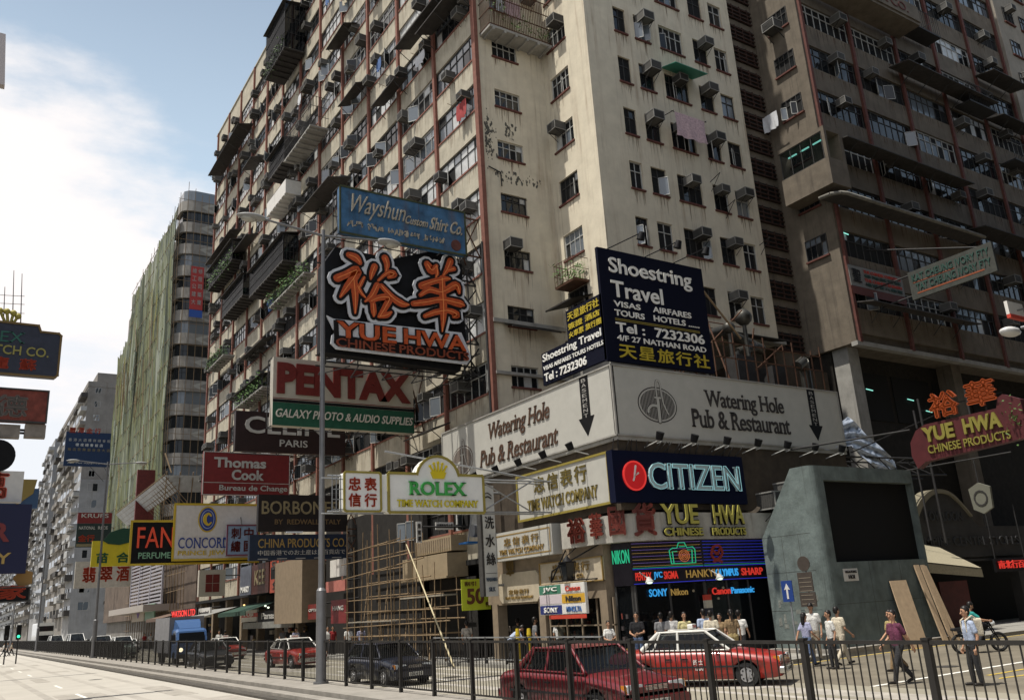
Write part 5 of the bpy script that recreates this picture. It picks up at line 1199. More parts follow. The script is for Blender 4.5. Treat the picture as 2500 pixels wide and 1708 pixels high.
for i in range(4):
    b = MB(); b.tube((19.6, 38.5+i*2.8, .2), (20.6, 40+i*2.6, 3+i*.6), .03, n=5); b.obj('brace', BAMB, sca)
b = MB(); b.tube((18.45, 34.0, .1), (19.45, 40.4, 5.7), .045, .03, 6); solo(b, 'leaning_pole', mat('pale_bamboo', (.50, .43, .27), .7, noise=.2), 'long pale pole leaning from the road onto the bamboo scaffold', 'pole')
b = MB(); b.box(19.55, 20.3, 36.8, 41.5, 3.05, 3.12); b.box(19.55, 20.3, 42, 48.5, 2.0, 2.06); b.obj('plank', mat('grey_plank', (.28, .25, .2), .9, noise=.3), sca)
bs = thing('shop_balcony', 'beige boxy shop front balcony behind the bamboo poles', 'shop front', (21, 40.5, 3.9))
BEI = mat('beige_board', (.28, .22, .14), .8, noise=.15)
b = MB(); b.box(20.5, XF, 38.05, 43.1, 3.95, 5.1); b.box(20.75, XF, 38.05, 42.1, 5.2, 5.95); b.box(20.4, 20.5, 38.0, 43.15, 3.9, 4.0); b.obj('box', BEI, bs)
b = MB()
for i in range(16): b.box(20.72, 20.76, 38.2+i*.24, 38.3+i*.24, 5.3, 5.85)
b.obj('slat', STONE, bs)
for i, (pts_, lab, m_, txt) in enumerate(((((825, 1575 - 0), 0), '', None, ''),)): pass
b = MB(); b.quad((21.5, 42.0, 2.4), (21.5, 57.2, 2.4), (21.5, 57.2, 8.4), (21.5, 42.0, 8.4)); b.quad((21.5, 37.0, .2), (21.5, 43.0, .2), (21.5, 43.0, 3.9), (21.5, 37.0, 3.9)); b.quad((21.52, 43.0, .14), (21.52, 57, .14), (21.52, 57, 2.4), (21.52, 43, 2.4)); b.obj('dark_sheet', mat('black_dust_sheet', (.02, .018, .016), .9, noise=.4), sca)
s = Sign('tiny white plate of seven characters above the beige balcony', frame_y(19.9, 38.0, 6.2), 1.0, .36, .05, WHITEP); s.text('美麗華商業大廈', .06, .08, .94, .28, SERIFK)
s.arms([((20.9, 38.05, 6.4), (XF, 38.1, 6.4))])
s = Sign('tiny upright white plate beside the beige balcony', frame_y(18.65, 37.6, 5.55), .28, 1.0, .05, WHITEP); s.text('貴', .05, .66, .23, .9, SERIFK); s.text('賓', .05, .36, .23, .6, SERIFK); s.text('樓', .05, .06, .23, .3, SERIFK)
s.arms([((18.9, 37.65, 6.3), (XF, 37.7, 6.3))])
t = thing('wall_fan', 'round extractor fan over a blue tray above the silk sign', 'fan', (20.6, 35.6, 5.4)); b = MB(); b.tube((20.55, 35.6, 5.9), (20.8, 35.6, 5.9), .3, n=12); b.tube((20.3, 35.6, 5.3), (20.6, 35.6, 6.7), .03, n=4); b.obj('housing', STEEL, t); b = MB(); b.box(20.1, 20.8, 35.2, 36.1, 5.3, 5.38); b.obj('tray', mat('blue_tray', (.02, .12, .35), .5), t)

# ------------------------------------------------------------------ ground floor shops along the front
sh = thing('shop_row', 'row of dark shop fronts along the footway under the long block', 'shop front', (23, 70, .14))
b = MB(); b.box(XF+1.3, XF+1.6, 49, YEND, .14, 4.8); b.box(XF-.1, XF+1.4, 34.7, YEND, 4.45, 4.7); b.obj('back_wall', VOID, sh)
for i in range(10): y = 49+i*4.92; b = MB(); b.box(XF+.2, XF+.75, y, y+.6, .14, 4.45); b.obj('column', STONE, sh)
b = MB(); r = random.Random(19)
for i in range(60): y = r.uniform(49, 94); b.box(XF+1.0, XF+1.2, y, y+r.uniform(.2, .9), (z := r.uniform(.4, 2.3)), z+r.uniform(.15, .5), r.randrange(4))
o = b.obj('shelf_goods', GOODM, sh); o['kind'] = 'stuff'
b = MB(); b.box(19.9, XF-.16, 57.4, 63.3, 2.15, 6.35); solo(b, 'hoarding', mat('tan_hoarding', (.24, .185, .125), .8, noise=.15), 'tall plain tan hoarding panel projecting over the shops', 'hoarding')
def street_board(pA, pB, X, label, face, txts, cat='sign', name='sign_board', depth=.15):
    A = atx(*pA, X); B = atx(*pB, X); y1, y0 = max(A.y, B.y), min(A.y, B.y); z0, z1 = min(A.z, B.z), max(A.z, B.z)
    S = Sign(label, frame_x(X, y1, z0), y1-y0, z1-z0, depth, face, cat=cat, name=name)
    for t_, a, c, d, e_, m_ in txts: S.text(t_, a*S.W, c*S.H, d*S.W, e_*S.H, m_, bold=.02)
    S.arms([((X, (y0+y1)/2, z1-.05), (XF+.2, (y0+y1)/2, z1+.1))]); return S
street_board((630, 1492), (712, 1515), 20.6, 'black electronics fascia with white letters under small lamps', BLACKP, (('Panasonic', .12, .3, .9, .85, PLET),))
street_board((590, 1490), (626, 1516), 20.6, 'red, white and blue striped fascia beside the electronics fascia', WHITEP, (('FUJI', .2, .4, .8, .7, WHL_),)).rect(0, .35, 4.5, .65, REDS, .004, 'red_band')
street_board((593, 1520), (712, 1530), 20.5, 'thin grey fascia strip below the electronics fascia', mat('grey_fascia', (.22, .22, .2), .6, noise=.3), ())
street_board((660, 1370), (706, 1440), 20.8, 'tall red orange shop board with dark middle band', mat('red_orange_board', (.36, .06, .03), .5, noise=.3), (('SUIT', .1, .72, .9, .98, DARKF), ('免稅', .15, .1, .85, .35, DARKF))).rect(.2, 1.0, 5.0, 1.9, BLACKP, .006, 'dark_band')
street_board((615, 1380), (655, 1445), 20.9, 'dark maroon tall shop board with faint letters', mat('dark_maroon_board', (.06, .018, .014), .5, noise=.4), (('KEE', .2, .3, .8, .8, DG),))
street_board((587, 1385), (612, 1450), 20.9, 'slate grey tall shop board with a white patch', mat('slate_board', (.10, .11, .14), .5, noise=.3), (('MARY', .1, .1, .9, .3, WHL_),))
street_board((795, 1420), (842, 1440), 19.9, 'pinkish red canopy board beside the scaffold', mat('pink_red_board', (.42, .15, .12), .6, noise=.2), ())
street_board((808, 1465), (845, 1520), 20.2, 'crimson bank style panel behind the lamp pole', CRIM, (('HANG', .15, .55, .85, .75, PLET),))
street_board((752, 1475), (780, 1510), 20.2, 'dull red panel left of the lamp pole', mat('dull_red_panel', (.15, .02, .015), .6, noise=.3), (('OPTIC', .1, .5, .9, .7, PLET),))
street_board((806, 1368), (840, 1404), 20.6, 'dirty white tilted panel above the pinkish canopy', WHITEP, ())
street_board((417, 1490), (480, 1504), 19.8, 'red lit lettering over a dark shop canopy beyond the truck', BLACKP, (('WATSON LTD', .05, .15, .95, .9, em('red_lit_letters', (1, .04, .03), .6)),))
street_board((484, 1485), (512, 1505), 20.2, 'small white shop plate beside the red lit lettering', WHITEP, (('bossini', .1, .3, .9, .7, SERIFK),))
street_board((323, 1480), (350, 1515), 19.6, 'purple and cream fashion poster far down the footway', mat('cream_poster', (.42, .36, .28), .6), (('V', .3, .2, .8, .9, pm('purple_paint', (.12, .05, .22))),), 'poster', 'poster')
street_board((355, 1475), (375, 1512), 19.6, 'pale green poster far down the footway', mat('pale_green_poster', (.16, .28, .2), .6), ())
for i, (x, y) in enumerate(((596, 1476), (648, 1478), (655, 1482), (672, 1477), (690, 1477), (697, 1476))):
    p = atx(x, y, 20.6); b = MB(); b.ball(p, .09, sc_=(1, 1, .7)); t = solo(b, 'bulb_lamp', em('warm_lamp_glow' if i == 0 else 'greenish_lamp_glow', (1, .65, .25) if i == 0 else (.9, 1, .75), 1.4), 'small glowing bulb over the electronics fascia, %s from the far end' % ORD[i], 'lamp', 'glowing bulbs over the shops'); b = MB(); b.tube((p.x, p.y, p.z+.05), (XF+.2, p.y, p.z+.4), .015, n=4); b.obj('arm', DSTEEL, t)
for i, (y, x0, dz) in enumerate(((84, 19.0, 3.1), (100, 18.6, 3.3), (72, 19.2, 3.2))):
    b = MB(); b.add([(x0, y-4, dz), (x0, y+4, dz), (XF+.3, y+4, dz+.7), (XF+.3, y-4, dz+.7)], [(0, 1, 2, 3)]); b.box(x0-.02, x0+.02, y-4, y+4, dz-.3, dz+.02); solo(b, 'awning', (mat('grey_awning', (.2, .2, .19), .8), mat('brown_awning', (.12, .08, .06), .8), mat('dark_green_awning', (.02, .05, .035), .8))[i], ('grey shop awning past the truck', 'brown shop awning farther down the footway', 'dark green shop awning near the electronics shop')[i], 'awning', 'shop awnings')

# ------------------------------------------------------------------ the netted building, its catch canopy and scaffold
nb_ = thing('netted_building', 'tall building wrapped in green netting with rounded balcony corners', 'building', (30, 140, 0))
GREY1 = mat('dirty_grey_render', (.19, .18, .165), .9, noise=.3, ns=.8, streak=.8)
Y0n, Y1n = 114.5, 160.0; TOPN = [(114.5, 59.5), (118, 58.6), (147, 57.5), (150, 50.5), (160, 49.6)]
b = MB(); b.box(22.6, 45, Y0n+1.5, Y1n, 0, 56); b.obj('core', GREY1, nb_)
GREY0 = mat('pale_parapet_render', (.28, .265, .24), .9, noise=.3, ns=.8, streak=.8)
b = MB(); g = MB(); cv2_ = MB()
for k in range(17):
    z = 6+k*3.25
    if z > 58: break
    pr = [(45, Y0n), (23.4, Y0n), (22.6, Y0n+.25), (22.05, Y0n+.8), (21.9, Y0n+1.6), (21.9, Y0n+4), (45, Y0n+4)]
    b.prism([(x, y) for x, y in pr], z, z+1.5)
    g.prism([(45, Y0n+.35), (23.6, Y0n+.35), (22.8, Y0n+.6), (22.3, Y0n+1.2), (22.2, Y0n+4), (45, Y0n+4)], z+1.5, z+3.25, k % 3 if k % 3 < 2 else 0)
    for j, x in enumerate((24.4, 29.0)):
        cv2_.add([(x, Y0n-.03, z+.75), (x+1.3, Y0n-.03, z+1.35), (x+2.2, Y0n-.03, z+1.35), (x+.9, Y0n-.03, z+.75), (x+2.2, Y0n-.03, z+.15), (x+1.3, Y0n-.03, z+.15)], [(0, 1, 2, 3), (0, 3, 4, 5)])
b.obj('parapet', GREY0, nb_); g.obj('window_band', [GL_D, GL_S], nb_); cv2_.obj('chevron', mat('pale_chevron', (.36, .35, .31), .8), nb_)
def nettex():
    m = bpy.data.materials.new('green_safety_net'); m.use_nodes = True; t = m.node_tree; bsd = t.nodes['Principled BSDF']; bsd.inputs['Roughness'].default_value = .8
    g_ = t.nodes.new('ShaderNodeNewGeometry'); mp_ = t.nodes.new('ShaderNodeMapping'); mp_.inputs['Scale'].default_value = (0, .36, .022)
    nn = t.nodes.new('ShaderNodeTexNoise'); nn.inputs['Scale'].default_value = 1.5; nn.inputs['Detail'].default_value = 7; nn.inputs['Roughness'].default_value = .7
    cr = t.nodes.new('ShaderNodeValToRGB'); e = cr.color_ramp.elements; e[0].position = .40; e[0].color = (.025, .036, .02, 1); e[1].position = .62; e[1].color = (.25, .27, .22, 1)
    for p_, c_ in ((.45, (.10, .105, .035, 1)), (.49, (.14, .16, .075, 1)), (.525, (.06, .075, .065, 1)), (.565, (.155, .17, .095, 1))): q = e.new(p_); q.color = c_
    t.links.new(g_.outputs['Position'], mp_.inputs[0]); t.links.new(mp_.outputs[0], nn.inputs['Vector']); t.links.new(nn.outputs[0], cr.inputs[0]); t.links.new(cr.outputs[0], bsd.inputs['Base Color'])
    tr = t.nodes.new('ShaderNodeBsdfTransparent'); mx = t.nodes.new('ShaderNodeMixShader'); mx.inputs[0].default_value = .9
    t.links.new(tr.outputs[0], mx.inputs[1]); t.links.new(bsd.outputs[0], mx.inputs[2]); t.links.new(mx.outputs[0], t.nodes['Material Output'].inputs[0]); return m
NET = nettex(); b = MB(); r = random.Random(44); ny, nzv = 110, 26; vs = []
fold = [r.uniform(-.14, .14) for _ in range(200)]
def topz(y):
    for (ya, za), (yb, zb) in zip(TOPN, TOPN[1:]):
        if y <= yb: return za+(zb-za)*(y-ya)/(yb-ya)
    return TOPN[-1][1]
for i in range(ny+1):
    y = Y0n+.4+(Y1n-Y0n-.4)*i/ny; zt = topz(y)-1.2+r.uniform(-.5, .5)
    for j in range(nzv+1):
        vs.append((21.3+.13*math.sin(i*1.9)+fold[i]+.10*math.sin(j*.5+i*.2), y+r.uniform(-.05, .05), 12+(zt-12)*j/nzv))
b.add(vs, [(i*(nzv+1)+j, (i+1)*(nzv+1)+j, (i+1)*(nzv+1)+j+1, i*(nzv+1)+j+1) for i in range(ny) for j in range(nzv)], 0, True); b.obj('netting', NET, nb_)
b = MB()
for i in range(26):
    y = Y0n+.5+i*1.8; b.tube((21.5+r.uniform(-.1, .1), y, 11), (21.5+r.uniform(-.2, .1), y+r.uniform(-.4, .4), topz(y)+r.uniform(-.6, .7)), .04, n=4)
for z in range(12, 58, 3): b.tube((21.2, Y0n, z+r.uniform(-.2, .2)), (21.2, Y1n if z < 48 else 149, z+r.uniform(-.2, .2)), .04, n=4)
for i in range(12): x = 21.5+i*.95; b.tube((x, Y0n-1, 14), (x, Y0n-1+r.uniform(-.2, .2), 60+r.uniform(-.5, 2)), .04, n=4)
for z in range(14, 60, 3): b.tube((21.2, Y0n-1, z), (32, Y0n-1, z), .035, n=4)
for i in range(7): y = r.uniform(116, 155); z = r.uniform(16, 44); b.tube((20.95, y, z), (20.8, y+r.uniform(-2, 3), z+r.uniform(4, 9)), .06, n=4)
for i in range(26): y = r.uniform(116, 158); z = r.uniform(13, 46); b.tube((20.95, y, z), (20.85, y+r.uniform(-3, 3), z+r.uniform(2, 8)), .045, n=4)
o = b.obj('scaffold_pole', BAMB, nb_); o['kind'] = 'stuff'
b = MB()
for i in range(30):
    y = r.uniform(115.5, 157); zt = r.uniform(20, topz(y)-3); l = r.uniform(4, 14); w_ = r.uniform(.5, 1.6); x = 20.98+r.uniform(-.06, .06); q = r.uniform(-.8, .8)
    vs = [(x+.08*math.sin(j), y+(w_ if k_2 else 0)*(1-.3*j/6*k_2)+q*j/6, zt-l*j/6) for j in range(7) for k_2 in (0, 1)]
    b.add(vs, [(2*j, 2*j+1, 2*j+3, 2*j+2) for j in range(6)], i % 3, True)
def veil(n_, c_, a_): m_ = glass(n_, (1, 1, 1), a_); q = m_.node_tree.nodes['Principled BSDF'].inputs; q['Base Color'].default_value = (*c_, 1); q['Roughness'].default_value = .9; q['Specular IOR Level'].default_value = .1; return m_
o = b.obj('loose_netting', [veil('pale_loose_net', (.26, .29, .25), .5), veil('dark_loose_net', (.03, .05, .035), .5), veil('ochre_loose_net', (.20, .18, .05), .5)], nb_); o['kind'] = 'stuff'
s = Sign('red vertical banner with white characters on the netted building', frame_y(23.3, Y0n-1.15, 43.0), 1.7, 6.2, .05, mat('red_banner', (.36, .045, .04), .7), cat='banner', name='banner')
for i in range(5):
    for j in range(2): s.text('維修工程公司建築大廈'[i*2+j], .2+j*.75, 5.2-i*1.12, .75+j*.75, 5.9-i*1.12, PLET)
s.rect(0, -1.1, 1.7, -.05, mat('blue_banner_end', (.03, .08, .30), .7), .02, 'blue_end')
cp2 = thing('catch_canopy', 'slanted catch canopy of bamboo and pale sheets round the netted building', 'canopy', (20, 120, 15))
b = MB(); r = random.Random(2)
b.add([(18.9, 99.5, 18.4), (18.9, 133, 18.0), (20.5, 133, 16.4), (20.5, 101.2, 16.8)], [(0, 1, 2, 3)]); b.add([(18.9, 99.5, 18.4), (32, 99.5, 18.6), (32, 101.2, 17.0), (20.5, 101.2, 16.8)], [(3, 2, 1, 0)]); b.obj('sheet', mat('pale_catch_sheet', (.42, .44, .46), .6, noise=.3, ns=1.5), cp2)
b = MB()
for i in range(24): y = 100+i*1.4; b.tube((18.8, y, 18.5), (21.4, y, 15.6), .05, n=4)
for k in range(5): b.tube((18.85+.4*k, 99.6, 18.5-.42*k), (18.85+.4*k, 133, 18.1-.4*k), .05, n=4)
for i in range(9): x = 19+i*1.4; b.tube((x, 99.4, 18.8), (x+.3, 101.5, 15.4), .06, n=4)
for i in range(3): b.tube((19.5+i*4, 99.6, 18.7), (18.9+i*4, 100.5, 21), .09, n=4)
b.obj('scaffold_pole', BAMB, cp2)
b = MB(); r = random.Random(66)
for i in range(22): y = 97+i*1.6; b.tube((20.9, y, .14), (20.9+r.uniform(-.2, .2), y, 15.3), .05, n=4)
for z in range(2, 16, 2): b.tube((20.85, 96.5, z+r.uniform(-.2, .2)), (20.85, 132, z+r.uniform(-.3, .3)), .045, n=4)
b.obj('lower_pole', BAMB, cp2)
# netted building lower storeys
b = MB(); b.box(22.0, 45, 96.5, Y1n, 3.6, 12); b.obj('lower_wall', mat('brown_lower_wall', (.12, .09, .07), .9, noise=.4, ns=.7, streak=.6), nb_)
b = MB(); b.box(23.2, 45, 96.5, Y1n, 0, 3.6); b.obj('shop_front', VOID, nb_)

# ------------------------------------------------------------------ far buildings
def far_block(name, label, x0, x1, y0, y1, z1, m, floors, ncol, wcol, seed, roof=0, winh=1.3, fl=3.1, balc=False, bays=8):
    t = thing(name, label, 'building', ((x0+x1)/2, (y0+y1)/2, 0)); b = MB(); b.box(x0, x1, y0, y1, 0, z1); b.obj('wall', m, t); r = random.Random(seed)
    f = MB(); pn = MB(); sw = (x1-x0)/ncol; n = 0; fs = []
    for k in range(floors):
        z = z1-2.4-k*fl
        if z < 4: break
        for i in range(ncol):
            fr, pn = MB(), MB(); window_mesh(fr, pn, None, frame_y(x0+sw*i+sw*(1-wcol)/2, y0-.02, z), sw*wcol, winh, 2, 0, r, (3, 3, 2, 2), sill=0, open_=0)
            if n < 60: o = fr.obj('window', [PALEF, PALEF], t); pn.obj('pane', PANES, o); n += 1
    b = MB(); wm = MB()
    for k in range(floors):
        z = z1-3.0-k*fl
        if z < 4: break
        for i in range(bays):
            ya = y0+(y1-y0)*i/bays; yb = y0+(y1-y0)*(i+.8)/bays
            wm.box(x0-.02, x0+.1, ya+.3, yb, z, z+1.6, r.randrange(3))
            if balc or r.random() < .5: b.box(x0-r.uniform(.5, 1.4), x0, ya, yb+.3, z-.35, z+r.uniform(.2, .9), r.randrange(3))
    wm.obj('side_window', [GL_D, GL_S, VOID], t)
    if b.v: o = b.obj('balcony', [m, mat('pale_balcony', (.36, .36, .35), .8, noise=.2), TIN], t)
    if roof: b = MB(); b.box(x0+2, x1-1, y0+3, y1-2, z1, z1+roof); b.box(x0-.1, x1+.1, y0-.1, y1+.1, z1-.9, z1+.25); b.obj('roof', m, t)
    return t
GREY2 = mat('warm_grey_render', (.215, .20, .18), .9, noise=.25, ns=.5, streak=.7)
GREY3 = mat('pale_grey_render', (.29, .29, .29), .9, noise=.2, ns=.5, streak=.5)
far_block('tenement_block', 'warm grey tenement with a stepped roof behind the netted building', 21.66, 38, 205, 260, 55.6, GREY2, 16, 4, .3, 3, 3.2)
far_block('tenement_block', 'pale tenement with white balconies low behind the blue characters board', 20.3, 34, 192, 203, 32, GREY3, 9, 3, .42, 4, 0, 1.6, 3.3, True)
far_block('tenement_block', 'slim grey tenement with a blank pale edge beyond the blue board', 21.7, 31, 276, 306, 56.5, GREY3, 16, 4, .22, 6, 0)
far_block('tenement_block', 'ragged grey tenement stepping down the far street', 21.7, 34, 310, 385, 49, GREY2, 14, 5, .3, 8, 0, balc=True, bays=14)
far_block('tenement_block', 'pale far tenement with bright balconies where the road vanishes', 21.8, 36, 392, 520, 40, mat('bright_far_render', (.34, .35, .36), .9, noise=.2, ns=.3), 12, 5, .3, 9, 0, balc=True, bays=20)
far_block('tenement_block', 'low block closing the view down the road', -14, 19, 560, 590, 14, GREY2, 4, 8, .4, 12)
s = Sign('big navy rooftop board of small characters with scarlet ones along its top', frame_y(16.4, 186, 33.6), 8.5, 6.8, .4, mat('rooftop_navy', (.012, .03, .075), .6, noise=.2))
for i, ch in enumerate('豐澤金行'): s.text(ch, .5+i*1.5, 6.6, 1.7+i*1.5, 7.7, RC, bold=.06)
for j in range(3):
    for i in range(9 if j != 1 else 6): s.text('香港大酒樓夜總會飯店歌舞廳'[(i+j*4) % 13], .5+i*.87+(j == 1)*1.3, 4.9-j*.95, 1.1+i*.87+(j == 1)*1.3, 5.5-j*.95, (PLET, WHL_, DG)[j])
s.scrawl(.7, .5, 7.8, .8, PLET, 30, .03, 3, 'small_lettering', .02)
s.arms([((20, 186.5, 35), (24, 188, 31)), ((23, 186.5, 35), (25, 188, 32)), ((24, 186.5, 39), (26, 193, 32))])
s = Sign('cream board with four red characters over the far footway', frame_y(13.8, 128, 7.9), 9.4, 3.4, .4, mat('cream_far_board', (.46, .43, .36), .6, noise=.2))
for i, ch in enumerate('翡翠酒樓'): s.text(ch, .9+i*2.05, .7, 2.5+i*2.05, 2.7, RC, bold=.05)
s.arms([((21, 128.3, 9), (22.4, 128.4, 9)), ((21, 128.3, 11), (22.4, 128.4, 11))])
s = Sign('dark electronics board with a red coffee machine header on the far side', frame_y(15.9, 150, 15.0), 4.9, 3.6, .4, mat('dark_green_board', (.018, .03, .028), .6))
s.rect(0, 3.65, 4.9, 5.3, CRIM, .02, 'red_header', -.4); s.text('KRUPS', .5, 4.5, 4.4, 5.15, PLET, d0=.03); s.text('NATIONAL', .3, 2.7, 2.6, 3.2, PLET); s.text('RICE', 3.0, 2.7, 4.4, 3.2, PLET); s.text('金行', .3, .8, 2.6, 1.9, RC, bold=.05); s.rect(.1, .1, 4.4, .5, DG, .02, 'gold_line')
s.arms([((20.7, 150.3, 16), (22.4, 150.5, 16)), ((20.7, 150.3, 18), (22.4, 150.5, 18))])
b = MB(); b.box(19.0, 21.6, 118, 118.5, 12.0, 22); solo(b, 'sign_board', mat('maroon_vertical_board', (.13, .025, .022), .6, noise=.3), 'tall plain maroon vertical board below the netting', 'sign')
# marquee and blinds far down
b = MB(); b.box(18.2, 22, 104, 128, 4.2, 4.9); solo(b, 'shop_canopy', mat('pale_marquee', (.34, .31, .28), .7), 'pale brown marquee under slatted blinds far down the footway', 'canopy')
b = MB()
for k in range(14): b.box(20.4, 20.5, 106, 126, 5+k*.42, 5.22+k*.42)
for y in (106, 113, 120, 126): b.box(20.35, 20.55, y-.15, y+.15, 4.9, 11)
solo(b, 'slatted_blind', mat('grey_slat', (.30, .29, .32), .7), 'slatted grey blinds above the far marquee', 'blind')

# ------------------------------------------------------------------ boards on the near side of the road, hung from the west
def west(label, pA, pB, Y, x0, face, edge=None, poly=None, name='sign_board'):
    A = aty(*pA, Y); B = aty(*pB, Y); z0, z1 = min(A.z, B.z), max(A.z, B.z); x1 = max(A.x, B.x)
    S = Sign(label, frame_y(x0, Y, z0), x1-x0, z1-z0, .4, face, edge=edge, poly=poly and poly(x1-x0, z1-z0), name=name)
    b = MB()
    for z in (z0+.2, z1-.2): b.tube((x0-7, Y+.3, z), (x1-.3, Y+.3, z), .05, n=5)
    b.obj('bracket', DSTEEL, S.o); return S
s = west('dark watch board with green and yellow letters hung from the near side', (150, 815), (140, 922), 38, -1.6, mat('slate_navy_board', (.03, .035, .055), .5, noise=.25), (mat('bronze_edge', (.16, .10, .03), .5), .08), poly=lambda W, H: [(0, 0), (W-.1, 0), (W, .1), (W, H-.1), (W-.1, H), (W-.75, H), (W-.85, H+.25), (W-2.4, H+.25), (W-2.5, H), (0, H)])
s.text('ROLEX', .9, 1.3, 3.15, 1.75, pm('dim_green_letters', (.03, .12, .09)), serif=True, bold=.0); s.text('WATCH CO.', 1.3, .80, 4.05, 1.18, pm('dull_yellow_letters', (.28, .25, .07)), bold=.015); s.text('龍', 1.98, .2, 2.7, .68, RC, bold=.05); s.text('蘇', 3.05, .2, 3.65, .68, RC, bold=.05)
s = west('worn red board with two grey characters below the watch board', (118, 955), (112, 1032), 38, -1.6, mat('worn_red_board', (.20, .05, .035), .7, noise=.5, ns=3), (DARKF, .06))
s.text('亨', 1.2, .15, 2.1, 1.05, pm('grey_relief', (.20, .18, .16)), bold=.04); s.text('德', 2.4, .15, 3.5, 1.05, pm('grey_relief', (.20, .18, .16)), bold=.04)
for i, (a, c) in enumerate(((0, 47), (62, 110))):
    s2 = west(('plain grey plate left under the worn red board', 'plain grey plate right under the worn red board')[i], (a, 1034), (c, 1068), 38.1, aty(a, 1034, 38.1).x if a else -1.0, mat('grey_plate', (.26, .23, .20), .8, noise=.3))
s = west('white board with one brushed scarlet character hung from the near side', (55, 1150), (52, 1225), 38, -1.2, WHITEP); s.text('萬', 1.5, .12, 2.75, 1.15, mat('scarlet_brush', (.55, .09, .05), .5), bold=.05)
s = west('big navy jewellery board cut by the picture edge', (66, 1230), (62, 1398), 37.5, -1.2, mat('ink_blue_board', (.008, .010, .045), .5), None); s.text('R', 2.35, 1.15, 2.95, 1.85, pm('brick_letter', (.18, .03, .03)), bold=.04); s.text('ELLERY', .8, .35, 3.05, .75, pm('mustard_letters', (.40, .27, .08)), bold=.02)
s = west('low black board with two scarlet characters under the navy jewellery board', (72, 1432), (70, 1466), 38, -1.2, BLACKP, (DARKF, .05)); s.text('皇', 1.7, .08, 2.6, .6, RC, bold=.05); s.text('家', 2.8, .08, 3.7, .6, RC, bold=.05)
b = MB(); p = aty(58, 1410, 38.2); b.prism([(p.x+.36*math.cos(i*math.pi/5)*(1 if i % 2 else .8), p.z+.36*math.sin(i*math.pi/5)*(1 if i % 2 else .8)) for i in range(10)], 38.2, 38.35, 0, lambda u, v, d: (u, d, v)); o = solo(b, 'flower_emblem', mat('bronze_flower', (.30, .17, .05), .5), 'bronze flower emblem under the navy jewellery board', 'emblem'); b = MB(); b.tube((p.x, 38.3, p.z-.3), (p.x-9, 38.3, p.z-.2), .04, n=4); b.obj('arm', DSTEEL, o)
b = MB(); p = aty(0, 1112, 38); b.tube((p.x-.1, 37.9, p.z), (p.x-.1, 38.1, p.z), .62, n=24); o = solo(b, 'round_sign', BLACKP, 'black round sign half cut by the picture edge', 'sign'); b = MB(); b.tube((p.x-.1, 38.05, p.z+.5), (p.x-9, 38.05, p.z+.6), .04, n=4); b.obj('arm', DSTEEL, o)
s = west('blue board with a gold shield farther up the road', (96, 1192), (60, 1240), 60, -1, mat('mid_blue_board', (.05, .10, .19), .6)); s.poly([(s.W-2.1, 1.75), (s.W-.15, 1.75), (s.W-.3, .9), (s.W-1.1, .2), (s.W-1.9, .9)], mat('gold_shield', (.30, .22, .06), .5), .05)
# crown on poles and aerials above the watch board
b = MB(); p = aty(20, 790, 38)
for i, x in enumerate((0, 17, 33, 44)): q = aty(x, (758, 760, 764, 772)[i], 38.1); b.ball(q, .13); b.tube(q, (aty(18+i*2, 800, 38.1)), .06, n=5)
o = solo(b, 'crown_ornament', mat('tarnished_yellow', (.32, .28, .06), .5), 'tarnished yellow crown ornament on the near side watch board', 'ornament'); b = MB()
for x, y0_, y1_ in ((8, 700, 800), (30, 660, 810), (50, 668, 805)): b.tube(aty(x, y1_, 38.15), aty(x+4, y0_, 38.15), .025, .012, 5)
for y_ in (720, 740, 762): b.tube(aty(0, y_, 38.15), aty(60, y_+3, 38.15), .012, n=4)
b.obj('aerial', DSTEEL, o)
b = MB(); q = aty(6, 170, 30); q0 = aty(-60, 250, 30); b.prism([(aty(0, 80, 30).x-6, aty(0, 205, 30).z), (aty(14, 190, 30).x, aty(0, 205, 30).z), (aty(14, 85, 30).x, aty(0, 80, 30).z), (aty(0, 80, 30).x-6, aty(0, 80, 30).z)], 30, 30.3, 0, lambda u, v, d: (u, d, v)); solo(b, 'sign_board', mat('pale_edge_board', (.5, .45, .44), .6), 'pale board with red edge peeping in at the upper picture edge', 'sign')

# ------------------------------------------------------------------ grey kiosk, planks, things on the side street
KM = mat('grey_blue_painted_concrete', (.135, .165, .158), .85, noise=.36, ns=1.7, streak=.8, sc_col=(.05, .055, .05), bump=.5)
ki = thing('entrance_kiosk', 'grey blue slanted concrete kiosk with a black recessed panel', 'kiosk', (30, 22.4, .14))
prof = [(23.85, .0), (23.85, 4.35), (22.0, 6.85), (21.1, 6.85), (21.1, .0)]
b = MB(); r_ = .35
def Pk(u, v, d): return (27.0+d, u, v)
b.prism([(23.85, .1), (23.85, 4.35), (22.0, 6.85), (21.45, 6.85), (21.45, .1)], 0, 6.45, 0, Pk)
for i in range(6):
    a0, a1 = i*math.pi/12, (i+1)*math.pi/12
    p0 = (27.0+.35-.35*math.cos(a0), 21.45-.35*math.sin(a0)); p1 = (27.0+.35-.35*math.cos(a1), 21.45-.35*math.sin(a1))
    b.add([(p0[0], p0[1], .1), (p1[0], p1[1], .1), (p1[0], p1[1], 6.85), (p0[0], p0[1], 6.85)], [(0, 1, 2, 3)], 0, True)
b.add([(27, 21.45, 6.85)]+[(27.35-.35*math.cos(i*math.pi/12), 21.45-.35*math.sin(i*math.pi/12), 6.85) for i in range(7)]+[(33.45, 21.1, 6.85), (33.45, 21.45, 6.85)], [tuple(range(10))])
